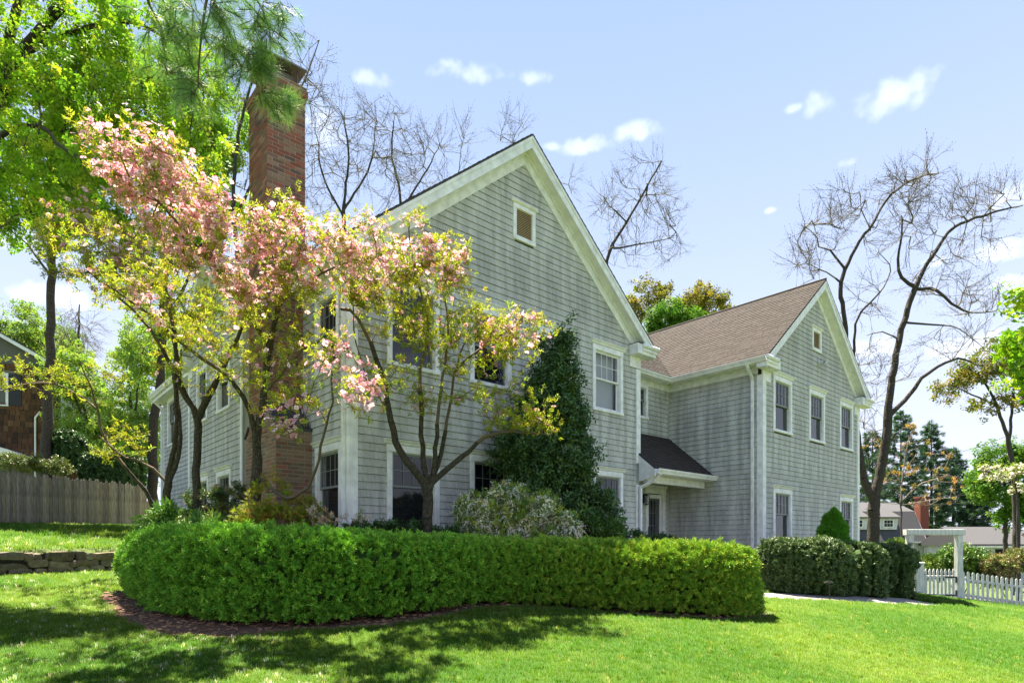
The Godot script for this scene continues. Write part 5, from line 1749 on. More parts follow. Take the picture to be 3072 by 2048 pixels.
func right_shrubs():
	var dk := [Color(0.07, 0.12, 0.038), Color(0.09, 0.15, 0.045), Color(0.125, 0.175, 0.055)]
	clipped("clipped_shrub", "dark clipped shrub nearest the downspout corner of the right wing", "shrub", [Vector2(8.152, 2.742), Vector2(8.288, 3.128), Vector2(8.597, 3.532), Vector2(9.194, 3.924)], 0.62, 0.03, [0.98, 1.02, 0.99, 0.94], "shrub_sprig", 15000, [0.75, 1.25], dk, {"seed": 2, "bulge": 0.09, "cap": 0.5, "group": "dark clipped shrubs along the right wing"})
	clipped("clipped_shrub", "middle one of the three dark clipped shrubs along the right wing", "shrub", [Vector2(9.639, 3.516), Vector2(9.747, 3.878), Vector2(10.282, 4.215)], 0.6, 0.03, [0.94, 0.93, 0.88], "shrub_sprig", 12000, [0.75, 1.25], dk, {"seed": 3, "bulge": 0.1, "cap": 0.5, "group": "dark clipped shrubs along the right wing"})
	clipped("clipped_shrub", "dark clipped shrub nearest the white garden gate", "shrub", [Vector2(11.370, 3.439), Vector2(11.539, 3.854), Vector2(12.010, 4.268)], 0.66, 0.02, [0.95, 0.94, 0.86], "shrub_sprig", 12000, [0.75, 1.25], dk, {"seed": 6, "bulge": 0.1, "cap": 0.55, "group": "dark clipped shrubs along the right wing"})
	# dwarf conical spruce
	var at: Vector3 = on(10.458, 3.304)
	var t := thing("dwarf_spruce", "small bright green cone-shaped spruce under the right wing's windows", "tree", at)
	var tk := MB.new()
	tk.path([Vector3.ZERO, Vector3(0.01, 0.9, 0), Vector3(0, 1.86, 0)], 0.05, 0.008, 6, Color(0.1, 0.08, 0.06))
	part(t, "trunk", tk, M.bark)
	var xs := []
	var cs := []
	var fn := FastNoiseLite.new()
	fn.frequency = 2.2
	for k in 15000:
		var v := pow(rng.randf(), 1.45)
		var a := rng.randf() * TAU
		var y := lerpf(0.25, 1.9, v)
		var rad := 0.60 * pow(1.0 - v, 0.9) + 0.012
		var p := Vector3(cos(a) * rad, y, sin(a) * rad)
		p += Vector3(cos(a), 0.2, sin(a)) * (fn.get_noise_3dv(p * 1.3) * 0.13 - rng.randf() * 0.05)
		xs.append(Transform3D(aim(Vector3(cos(a), 0.55, sin(a)) + ball() * 0.4, rng.randf() * TAU, rng.randf_range(0.8, 1.3)), p))
		cs.append(tint(pick([Color(0.10, 0.29, 0.025), Color(0.14, 0.36, 0.03)]), 0.22, 0.1))
	scatter(t, "crown", S.hedge_sprig, xs, cs)
	# path lamp
	for q in [[on(7.760, 4.261), "thin black path lamp with a small flat cap at the lawn edge"], [on(10.313, 4.375), "short dark path lamp against the clipped shrub nearest the gate"]]:
		var pl := thing("path_light", q[1], "lamp", q[0], "path lamps along the lawn")
		var st := MB.new()
		st.path([Vector3(0.0, -0.05, 0), Vector3(-0.02, 0.2, 0), Vector3(-0.05, 0.36, 0)], 0.013, 0.013, 6)
		part(pl, "stake", st, M.black)
		var cp := MB.new()
		cp.tube(Vector3(-0.055, 0.385, 0), Vector3(-0.05, 0.345, 0), 0.02, 0.085, 10)
		part(pl, "cap", cp, M.steel)

func picket_fence_board(w: float, h: float, d: float, style: int) -> MB:
	var mb := MB.new()
	var p := []
	if style == 0:      # rounded
		p = [Vector2(-w, 0), Vector2(w, 0)]
		for k in 9:
			var a := PI * k / 8.0
			p.append(Vector2(cos(a) * w, h - w * 1.5 + sin(a) * w * 1.5))
	elif style == 1:    # carved spade head
		p = [Vector2(-w, 0), Vector2(w, 0), Vector2(w, h - 0.23), Vector2(w * 0.45, h - 0.19), Vector2(w * 0.95, h - 0.15), Vector2(w * 1.0, h - 0.09), Vector2(w * 0.55, h - 0.03), Vector2(0, h), Vector2(-w * 0.55, h - 0.03), Vector2(-w, h - 0.09), Vector2(-w * 0.95, h - 0.15), Vector2(-w * 0.45, h - 0.19), Vector2(-w, h - 0.23)]
	else:               # pointed stockade slat
		p = [Vector2(-w, 0), Vector2(w, 0), Vector2(w, h - 0.07), Vector2(w * 0.2, h), Vector2(-w * 0.2, h), Vector2(-w, h - 0.07)]
	mb.prism(Transform3D.IDENTITY, p, -d, d)
	return mb

func stockade():
	var fence := thing("stockade_fence", "weathered grey-brown stockade fence of upright pointed slats on the slope", "fence", Vector3.ZERO)
	var a := Vector2(-7.2, -12.45)
	var b := Vector2(0.35, -15.2)
	var n := 96
	var cols := [Color(0.34, 0.295, 0.23), Color(0.28, 0.245, 0.19), Color(0.40, 0.35, 0.27), Color(0.25, 0.215, 0.17), Color(0.36, 0.29, 0.20)]
	var ms := []
	for c in cols:
		var m: StandardMaterial3D = M.old_wood.duplicate()
		m.vertex_color_use_as_albedo = false
		m.albedo_color = (c as Color).linear_to_srgb()
		for hh in [1.50, 1.54, 1.58]:
			ms.append(picket_fence_board(0.041, hh, 0.011, 2).mesh(m))
	var t := (b - a).normalized()
	for k in n:
		var p := a.lerp(b, (k + 0.5) / n)
		var o := put(fence, "slat", pick(ms))
		o.transform = Transform3D(Basis(Vector3(t.x, 0, t.y), Vector3.UP, Vector3(-t.y, 0, t.x)) * Basis(Vector3(0, 0, 1), rng.randf_range(-0.012, 0.012)), on(p.x, p.y) + Vector3(0, -0.03 + rng.randf_range(-0.015, 0.02), 0) + Vector3(-t.y, 0, t.x) * rng.randf_range(-0.008, 0.008))
	for y in [0.35, 1.1]:
		var rl := MB.new()
		for k in 8:
			var p := a.lerp(b, k / 8.0)
			var q := a.lerp(b, (k + 1) / 8.0)
			rl.tube(on(p.x, p.y) + Vector3(t.y, 0, -t.x) * 0.045 + Vector3(0, y, 0), on(q.x, q.y) + Vector3(t.y, 0, -t.x) * 0.045 + Vector3(0, y, 0), 0.032, 0.032, 5, Color(0.18, 0.15, 0.11))
		part(fence, "rail", rl, M.old_wood)

func stone(lo: Vector3, hi: Vector3, sd: int, col: Color) -> MB:
	# a rough block: a cube of 3x3 patches pushed about
	var mb := MB.new()
	var c := (lo + hi) * 0.5
	var e := (hi - lo) * 0.5
	var fn := FastNoiseLite.new()
	fn.seed = sd
	fn.frequency = 3.0
	var f := func(u: float, v: float, face: int) -> Vector3:
		var p := Vector3.ZERO
		match face:
			0: p = Vector3(u, v, 1)
			1: p = Vector3(-1, v, u)
			2: p = Vector3(1, v, -u)
			3: p = Vector3(u, 1, -v)
		var q := p.normalized() * 1.25
		q = q.clamp(Vector3.ONE * -1.0, Vector3.ONE)
		q = p.lerp(q, 0.55)
		var w := c + q * e
		return w + q * e * (fn.get_noise_3dv(w * 2.0 + Vector3(sd, 0, 0)) * 0.35)
	for face in 4:
		for a in 2:
			for b in 2:
				mb.quad(f.call(a - 1.0, b - 1.0, face), f.call(float(a), b - 1.0, face), f.call(float(a), float(b), face), f.call(a - 1.0, float(b), face), col)
	return mb

func stone_wall():
	var wall := thing("stone_wall", "low dry-laid brown fieldstone retaining wall beside the lawn", "wall", Vector3.ZERO)
	var x := -9.4
	var sd := 100
	var line := []
	while x < -0.9:
		line.append(Vector2(x, wall_z(x) + 0.12))
		x += 0.05
	var run := 0.0
	var rows := [0.0, 0.16, 0.31, 0.46]
	var cols := [Color(0.26, 0.20, 0.13), Color(0.33, 0.27, 0.19), Color(0.20, 0.16, 0.11), Color(0.38, 0.33, 0.25), Color(0.24, 0.20, 0.16)]
	var back := MB.new()
	for k in range(0, line.size() - 4, 4):
		var p: Vector2 = line[k]
		var q: Vector2 = line[k + 4]
		back.quad(on(p.x, p.y + 0.2) - Vector3(0, 0.1, 0.27), on(q.x, q.y + 0.2) - Vector3(0, 0.1, 0.27), on(q.x, q.y + 0.2) + Vector3(0, 0.42, -0.27), on(p.x, p.y + 0.2) + Vector3(0, 0.42, -0.27), Color(0.05, 0.045, 0.035))
	part(wall, "packing", back, M.stone)
	for r in 3:
		var k := rng.randi() % 3
		while k < line.size() - 8:
			var w := rng.randi_range(2, 9)
			var p: Vector2 = line[k]
			var q: Vector2 = line[mini(k + w, line.size() - 1)]
			var t := (q - p).normalized()
			var l := p.distance_to(q)
			var h0: float = rows[r] + rng.randf_range(-0.05, 0.02)
			var h1: float = rows[r + 1] + rng.randf_range(-0.03, 0.045)
			var mb := stone(Vector3(0.006, h0, -0.16), Vector3(l - 0.006, h1, rng.randf_range(0.0, 0.05)), sd, tint(pick(cols), 0.2))
			var o := part(wall, "stone", mb, M.stone)
			var g := on(p.x, p.y + 0.22)
			o.transform = Transform3D(Basis(Vector3(t.x, 0, t.y), Vector3.UP, Vector3(-t.y, 0, t.x)) * Basis(Vector3(0, 0, 1), rng.randf_range(-0.09, 0.09)) * Basis(Vector3.UP, rng.randf_range(-0.1, 0.1)), Vector3(p.x, g.y - 0.02, p.y))
			sd += 1
			k += w

# ------------------------------------------------------------------ left: slope, neighbour, woods
func cam_frame(o: Vector3, turn := 0.0) -> Transform3D:
	# x across the view, z towards the lawn
	return Transform3D(Basis(RIGHT, Vector3.UP, -AHEAD) * Basis(Vector3.UP, turn), o)

func left_side():
	stockade()
	stone_wall()
	brown_house()
	var dk := [Color(0.035, 0.085, 0.025), Color(0.05, 0.11, 0.03), Color(0.065, 0.13, 0.035)]
	clipped("round_shrub", "dark clipped ball-shaped shrub behind the stockade fence", "shrub", [Vector2(-2.237, -19.030), Vector2(-1.814, -18.392), Vector2(-1.308, -18.213)], 0.62, 1.1, [4.75, 5.02, 4.75], "shrub_sprig", 8000, [1.3, 2.0], dk, {"cap": 0.62, "bulge": 0.05})
	clipped("boxed_hedge", "dark flat-topped hedge behind the stockade fence", "hedge", [Vector2(-1.433, -17.126), Vector2(-0.871, -16.498), Vector2(-0.124, -15.976)], 0.5, 0.6, [4.15, 4.2, 4.1], "shrub_sprig", 8000, [1.3, 2.0], dk, {"cap": 0.3, "bulge": 0.06})
	bush("ivy_shrub", "loose yellow-green shrub behind the left end of the stockade fence", "shrub", on(-3.426, -16.746), [[Vector3(-3.640, 3.709, -16.935), Vector3(0.6, 0.25, 0.4), 40], [Vector3(-3.104, 3.666, -16.464), Vector3(0.5, 0.22, 0.4), 36], [Vector3(-2.411, 3.587, -16.520), Vector3(0.4, 0.22, 0.4), 24]], "shrub_sprig", 4.0, [1.6, 2.4], [Color(0.20, 0.22, 0.06), Color(0.10, 0.14, 0.04)], {"spread": 0.12})
	var pb := thing("planter_box", "brown wooden planter box beside the round shrub", "planter", on(-2.114, -16.925))
	for k in 7:
		var s := MB.new()
		s.soft(cam_frame(Vector3.ZERO), Vector3(-0.4 + k * 0.115, 0.9, -0.02), Vector3(-0.4 + k * 0.115 + 0.108, 1.95, 0.02), 0.006, Color(0.22, 0.13, 0.07))
		part(pb, "board", s, M.old_wood)
	# tall maple with a thin bare trunk
	var lime := [Color(0.24, 0.42, 0.03), Color(0.19, 0.37, 0.03), Color(0.31, 0.46, 0.045)]
	var r := tree("maple_tree", "tall maple with a straight bare trunk rising behind the stockade fence", on(-2.588, -18.007), [
		[[on(-2.588, -18.007), Vector3(-2.588, 4.864, -18.007), Vector3(-2.496, 7.933, -17.926), Vector3(-2.450, 11.002, -17.886), Vector3(-2.381, 13.457, -17.825), Vector3(-2.427, 16.373, -17.866), Vector3(-2.196, 18.828, -17.663)], 0.19, 0.05],
		[[Vector3(-2.450, 10.388, -17.886), Vector3(-3.131, 11.517, -18.218), Vector3(-3.713, 11.968, -18.329)], 0.05, 0.02]],
		[[Vector3(-2.812, 13.467, -17.538), Vector3(1.6, 1.1, 1.4), 60], [Vector3(-1.686, 12.568, -16.549), Vector3(1.3, 0.8, 1.3), 50], [Vector3(-3.150, 11.968, -17.835), Vector3(1.1, 0.6, 1.1), 36], [Vector3(-1.159, 15.145, -16.752), Vector3(1.6, 1.2, 1.4), 60], [Vector3(-2.812, 16.015, -17.538), Vector3(1.6, 1.4, 1.4), 60], [Vector3(0.097, 16.887, -16.314), Vector3(1.6, 1.4, 1.4), 50]],
		{"bark": Color(0.15, 0.125, 0.095), "step": 0.4, "tip": 0.006, "along": 3})
	dress(r[0], "crown", r[1], "maple", 5.0, 0.42, [0.95, 1.45], lime, {"pull": Vector3(0, 0.1, 0), "loose": 1.0})
	r = tree("maple_tree", "leaning dark-trunked tree behind the fence by the house's far corner", on(0.562, -17.236), [
		[[on(0.562, -17.236), Vector3(0.575, 5.133, -17.225), Vector3(0.747, 6.939, -17.073), Vector3(0.821, 8.745, -17.008), Vector3(0.895, 11.371, -16.943), Vector3(1.167, 14.655, -16.705), Vector3(1.413, 17.281, -16.488)], 0.20, 0.05],
		[[Vector3(0.821, 8.745, -17.008), Vector3(1.407, 10.825, -15.829), Vector3(2.131, 13.073, -15.193), Vector3(2.613, 15.000, -14.769)], 0.07, 0.02]],
		[[Vector3(1.527, 15.803, -15.723), Vector3(1.5, 1.4, 1.4), 60], [Vector3(2.493, 16.285, -14.875), Vector3(1.1, 1.6, 1.2), 60], [Vector3(1.167, 12.356, -16.705), Vector3(1.4, 1.2, 1.2), 45], [Vector3(1.889, 13.394, -15.405), Vector3(1.3, 1.0, 1.2), 45], [Vector3(0.303, 14.983, -17.463), Vector3(1.2, 1.0, 1.2), 40]],
		{"bark": Color(0.10, 0.08, 0.06), "step": 0.4, "tip": 0.006, "along": 3})
	dress(r[0], "crown", r[1], "maple", 4.6, 0.40, [0.95, 1.45], lime, {"pull": Vector3(0, 0.1, 0), "loose": 1.0})
	# woods behind the fence: each tree its own
	var mid := [Color(0.22, 0.35, 0.07), Color(0.27, 0.41, 0.08), Color(0.33, 0.44, 0.10)]
	var list := [
		["round light green tree between the brown house and the thin trunk", on(-2.166, -34.275), Vector3(-2.166, 12.692, -34.275), [[Vector3(-2.166, 12.934, -34.275), Vector3(2.3, 1.4, 2.3)], [Vector3(-2.896, 12.206, -34.916), Vector3(1.5, 1, 1.5)], [Vector3(-1.255, 11.964, -33.474), Vector3(1.6, 1.2, 1.6)]]],
		["leafy green tree filling the gap left of the house corner", on(1.456, -27.100), Vector3(1.456, 6.571, -27.100), [[Vector3(1.456, 8.784, -27.100), Vector3(1.6, 2.2, 1.6)], [Vector3(1.955, 11.439, -26.662), Vector3(1.5, 1.6, 1.5)], [Vector3(0.957, 6.571, -27.538), Vector3(1.8, 1.5, 1.8)], [Vector3(2.121, 6.129, -26.516), Vector3(1.2, 1.4, 1.2)]]],
		["airy yellow-green tree behind the round shrub", on(-0.343, -27.349), Vector3(-0.343, 6.391, -27.349), [[Vector3(-0.504, 7.890, -27.490), Vector3(1.6, 1.6, 1.6)], [Vector3(0.140, 6.177, -26.925), Vector3(1.5, 1.2, 1.5)], [Vector3(-0.986, 9.389, -27.914), Vector3(1.2, 1.2, 1.2)]]],
		["pale green tree low behind the flat-topped hedge", on(1.539, -33.683), Vector3(1.539, 7.470, -33.683), [[Vector3(1.442, 8.497, -33.767), Vector3(2.2, 2, 2.2)], [Vector3(0.670, 6.442, -34.446), Vector3(2, 1.2, 2)], [Vector3(2.600, 5.928, -32.750), Vector3(2, 1.2, 2)]]],
		["darker green tree far behind the dogwoods", on(4.418, -33.815), Vector3(4.418, 10.541, -33.815), [[Vector3(4.622, 13.253, -33.636), Vector3(2.4, 2.6, 2.4)], [Vector3(5.437, 9.999, -32.920), Vector3(2, 2, 2)], [Vector3(3.399, 11.626, -34.710), Vector3(1.8, 2, 1.8)]]]] 
	for q in list:
		var o: Vector3 = q[1]
		var bl := []
		var lm := [[[o, q[2], q[3][0][0]], 0.16, 0.05]]
		for b in q[3]:
			bl.append([b[0], b[1], 46])
			lm.append([[q[2], b[0] - Vector3(0, 0.4, 0)], 0.06, 0.03])
		r = tree("broadleaf_tree", q[0], o, lm, bl, {"bark": Color(0.14, 0.12, 0.09), "step": 0.45, "tip": 0.007, "along": 3}, "trees behind the stockade fence")
		dress(r[0], "crown", r[1], "maple", 5.0, 0.5, [1.0, 1.6], mid, {"loose": 1.0})
	# bare larch-like trunk
	var o2: Vector3 = on(-0.287, -31.293)
	r = tree("bare_tree", "bare grey conifer trunk with short drooping twigs left of the house", o2, [[[o2, Vector3(-0.287, 9.286, -31.293), Vector3(-0.252, 13.996, -31.262)], 0.16, 0.03]], [[Vector3(-0.287, 12.583, -31.293), Vector3(0.9, 1.2, 0.9), 60], [Vector3(-0.269, 9.286, -31.278), Vector3(1.3, 1.6, 1.3), 60]], {"bark": Color(0.16, 0.14, 0.12), "step": 0.35, "tip": 0.008})
	dress(r[0], "crown", r[1], "bare_twig", 1.2, 0.1, [0.8, 1.3], [Color(0.16, 0.14, 0.11)], {"pull": Vector3(0, -0.4, 0)})

func brown_house():
	var o: Vector3 = on(-1.320, -29.539)
	var h := thing("brown_house", "brown wood-shingled house with a white window at the left edge", "house", o)
	var x := cam_frame(Vector3.ZERO, 0.28)
	var top := 8.3
	var cols := [Color(0.15, 0.075, 0.035), Color(0.11, 0.06, 0.032), Color(0.19, 0.095, 0.045), Color(0.075, 0.045, 0.028), Color(0.22, 0.12, 0.06)]
	var ms := []
	for c in cols:
		var m: StandardMaterial3D = M.old_wood.duplicate()
		m.vertex_color_use_as_albedo = false
		m.albedo_color = (c as Color).linear_to_srgb()
		for w in [0.16, 0.21, 0.27]:
			var mb := MB.new()
			mb.soft(Transform3D.IDENTITY, Vector3(0.003, 0, -0.01), Vector3(w - 0.003, 0.30, 0.05), 0.012)
			ms.append([mb.mesh(m), w])
	var wall := hollow(h, "wall")
	wall.transform = x
	var bk := MB.new()
	bk.box(Transform3D.IDENTITY, Vector3(-9.0, -0.5, -0.3), Vector3(0.0, top, 0.0))
	bk.prism(Transform3D.IDENTITY, [Vector2(-9.0, top), Vector2(0, top), Vector2(-4.5, top + 2.6)], -0.3, 0.0)
	part(wall, "sheathing", bk, M.sheathing)
	var y := 3.2
	var n := 0
	while y < top + 1.5:
		var edge := -0.02 if y < top else -(y + 0.15 - top) / 0.58
		var u := edge
		while u > -3.9 and n < 295:
			var q: Array = pick(ms)
			u -= q[1]
			if u < -2.05 and u > -3.35 and y > 6.1 and y < 7.95: continue
			var s := put(wall, "shingle", q[0])
			s.transform = Transform3D(Basis(Vector3(1, 0, 0), 0.06), Vector3(u, y + rng.randf_range(-0.02, 0.02), 0.012))
			n += 1
		y += 0.285
	var rf := MB.new()
	rf.prism(x, [Vector2(0.35, top - 0.25), Vector2(0.35, top - 0.05), Vector2(-4.5, top + 2.75), Vector2(-9.3, top - 0.05), Vector2(-9.3, top - 0.25), Vector2(-4.5, top + 2.55)], -8.0, 0.3)
	part(h, "roof", rf, M.gray_roof)
	var rk := MB.new()
	rk.prism(x, [Vector2(0.36, top - 0.30), Vector2(0.36, top - 0.12), Vector2(-4.5, top + 2.68), Vector2(-4.5, top + 2.50)], 0.301, 0.34)
	part(h, "rake_board", rk, M.trim)
	var wx := x * Transform3D(Basis.IDENTITY, Vector3(0, 0, 0.07))
	window(h, wx, -3.25, -2.1, 6.2, 7.85, 7.0, {"plain": 1, "white": 1})
	var sh := MB.new()
	sh.soft(x, Vector3(-2.05, 6.25, 0.06), Vector3(-1.55, 7.8, 0.11), 0.01)
	part(h, "shutter", sh, M.black)
	var er := MB.new()
	er.prism(x, [Vector2(-5.0, 3.9), Vector2(-0.9, 3.35), Vector2(-0.7, 3.4), Vector2(-0.7, 3.5), Vector2(-1.6, 3.9), Vector2(-5.0, 4.9)], 0.06, 1.3)
	part(h, "entry_roof", er, M.trim)
	spout(h, [x * Vector3(-0.75, 6.0, 0.12), x * Vector3(-0.95, 5.7, 0.12), x * Vector3(-0.95, 1.6, 0.12)], x.basis.z)
	var sd := MB.new()
	sd.box(x, Vector3(-0.3, -0.5, -8.0), Vector3(-0.02, top, -0.31))
	part(h, "side_wall", sd, M.old_wood.duplicate())

# ------------------------------------------------------------------ overhead: big maple limb and pine bough
func overhead():
	var lime := [Color(0.27, 0.47, 0.03), Color(0.33, 0.50, 0.04), Color(0.20, 0.39, 0.03), Color(0.40, 0.50, 0.05)]
	var o: Vector3 = on(-5.276, -7.058)
	var r := tree("maple_tree", "big maple reaching in with bright green leaves at the upper left", o, [
		[[o, Vector3(-5.091, 4.708, -6.895), Vector3(-4.660, 7.827, -6.516), Vector3(-4.230, 9.232, -6.006), Vector3(-3.929, 9.805, -5.608), Vector3(-3.693, 10.207, -5.268), Vector3(-3.294, 10.749, -4.651)], 0.28, 0.09],
		[[Vector3(-4.169, 9.355, -5.952), Vector3(-4.034, 10.209, -5.834), Vector3(-3.924, 10.860, -5.737), Vector3(-3.747, 11.741, -5.448)], 0.12, 0.05],
		[[Vector3(-4.536, 7.991, -6.408), Vector3(-4.022, 8.133, -4.625), Vector3(-3.651, 7.987, -3.899), Vector3(-3.345, 7.472, -3.364), Vector3(-3.051, 7.112, -2.840), Vector3(-2.668, 6.699, -2.237)], 0.055, 0.014],
		[[Vector3(-3.753, 10.047, -5.321), Vector3(-2.912, 10.527, -4.582), Vector3(-2.111, 10.612, -4.011), Vector3(-1.479, 10.128, -3.589)], 0.06, 0.016],
		[[Vector3(-4.845, 6.678, -6.679), Vector3(-4.355, 6.588, -5.583), Vector3(-3.961, 6.688, -4.704), Vector3(-3.747, 6.692, -4.250)], 0.05, 0.014]],
		[[Vector3(-3.766, 10.200, -5.065), Vector3(1.0, 0.9, 1.2), 90], [Vector3(-2.999, 10.278, -4.392), Vector3(0.95, 0.8, 1.1), 90], [Vector3(-2.111, 10.451, -4.011), Vector3(0.9, 0.75, 1.0), 75], [Vector3(-3.778, 8.799, -4.810), Vector3(0.9, 0.6, 1.0), 75], [Vector3(-2.967, 8.876, -4.098), Vector3(0.9, 0.6, 1.0), 70], [Vector3(-2.114, 9.022, -3.614), Vector3(0.8, 0.55, 0.9), 50],
		[Vector3(-3.620, 7.520, -4.405), Vector3(0.9, 0.45, 0.9), 55], [Vector3(-3.961, 6.990, -4.704), Vector3(0.6, 0.3, 0.7), 30], [Vector3(-1.418, 9.802, -3.535), Vector3(0.5, 0.6, 0.7), 34], [Vector3(-1.235, 8.175, -3.374), Vector3(0.4, 0.55, 0.6), 26], [Vector3(-2.830, 7.201, -3.179), Vector3(0.55, 0.25, 0.6), 20], [Vector3(-3.279, 6.839, -4.105), Vector3(0.55, 0.3, 0.6), 20]],
		{"bark": Color(0.075, 0.06, 0.045), "step": 0.24, "tip": 0.004, "along": 3, "wander": 0.3})
	dress(r[0], "crown", r[1], "maple", 1.65, 0.26, [0.62, 0.98], lime, {"pull": Vector3(0, -0.05, 0), "loose": 1.0})
	# pine bough hanging into the picture from above
	o = on(-4.6, 14.5)
	var dk := Color(0.10, 0.08, 0.06)
	r = tree("pine_tree", "long-needled pine whose bough hangs down in front of the chimney top", o, [
		[[o, o + Vector3(0.1, 4, 0), o + Vector3(0.1, 9, -0.2)], 0.3, 0.16],
		[[o + Vector3(0.1, 8.2, -0.2), Vector3(-4.2, 8.1, 10.5), Vector3(-3.535, 5.967, 3.922), Vector3(-3.035, 5.980, 3.297), Vector3(-2.686, 5.849, 2.938), Vector3(-2.336, 5.547, 2.846)], 0.09, 0.012],
		[[Vector3(-3.272, 5.939, 3.621), Vector3(-3.329, 5.979, 2.773), Vector3(-3.160, 5.849, 2.522), Vector3(-3.052, 5.555, 2.351)], 0.026, 0.008],
		[[Vector3(-3.035, 5.980, 3.297), Vector3(-2.657, 6.083, 3.097), Vector3(-2.308, 6.019, 3.004), Vector3(-2.143, 5.975, 3.016)], 0.02, 0.007],
		[[Vector3(-2.894, 5.940, 3.154), Vector3(-2.897, 5.684, 2.886), Vector3(-2.857, 5.354, 2.654)], 0.014, 0.006]],
		[[Vector3(-3.091, 5.809, 2.449), Vector3(0.26, 0.26, 0.3), 26], [Vector3(-2.904, 5.395, 2.613), Vector3(0.22, 0.22, 0.25), 24], [Vector3(-2.656, 5.808, 2.965), Vector3(0.32, 0.26, 0.3), 30], [Vector3(-2.256, 5.440, 2.917), Vector3(0.13, 0.11, 0.15), 16], [Vector3(-2.276, 6.061, 3.032), Vector3(0.22, 0.16, 0.25), 22], [Vector3(-2.984, 5.835, 2.943), Vector3(0.34, 0.22, 0.3), 28], [Vector3(-2.498, 5.640, 2.837), Vector3(0.2, 0.16, 0.2), 14]],
		{"bark": dk, "twig": Color(0.12, 0.09, 0.06), "step": 0.14, "tip": 0.0028, "along": 4, "wander": 0.25})
	dress(r[0], "needles", r[1], "pine_tuft", 1.0, 0.03, [0.9, 1.25], [Color(0.20, 0.33, 0.13), Color(0.26, 0.40, 0.17), Color(0.16, 0.28, 0.10)], {"pull": Vector3(0.2, -0.5, 0), "loose": 0.5})
	# bright leaves at the right edge
	o = on(7.2, 12.2)
	r = tree("maple_sapling", "young bright green maple whose leaves reach in at the right edge", o, [[[o, o + Vector3(0, 2.0, -0.2), Vector3(5.111, 3.322, 7.792), Vector3(4.841, 3.527, 7.554)], 0.05, 0.008], [[Vector3(5.150, 3.168, 7.826), Vector3(4.880, 3.887, 7.588)], 0.012, 0.005]],
		[[Vector3(4.841, 3.887, 7.554), Vector3(0.14, 0.12, 0.15), 9], [Vector3(4.803, 3.322, 7.520), Vector3(0.16, 0.22, 0.15), 14], [Vector3(4.841, 2.911, 7.554), Vector3(0.1, 0.12, 0.15), 7]],
		{"bark": Color(0.1, 0.08, 0.06), "step": 0.12, "along": 2})
	dress(r[0], "crown", r[1], "maple", 1.6, 0.05, [0.7, 1.0], lime, {"loose": 1.0})

# ------------------------------------------------------------------ bare trees beyond the roof
func bare(label: String, o: Vector3, limbs: Array, blobs: Array, opt := {}):
	var g := {"bark": Color(0.135, 0.12, 0.095), "twig": Color(0.15, 0.13, 0.10), "step": 0.3, "tip": 0.009, "along": 2, "wander": 0.16, "arch": 0.16}
	g.merge(opt, true)
	var r := tree(opt.get("called", "bare_tree"), label, o, limbs, blobs, g, opt.get("group", "trees just coming into leaf"))
	dress(r[0], "crown", r[1], opt.get("spray", "bare_twig"), opt.get("per", 1.0), opt.get("spread", 0.08), opt.get("size", [0.7, 1.25]), opt.get("cols", [Color(0.15, 0.13, 0.10), Color(0.13, 0.13, 0.08)]), {"pull": Vector3(0, 0.35, 0), "loose": 0.6})
	return r

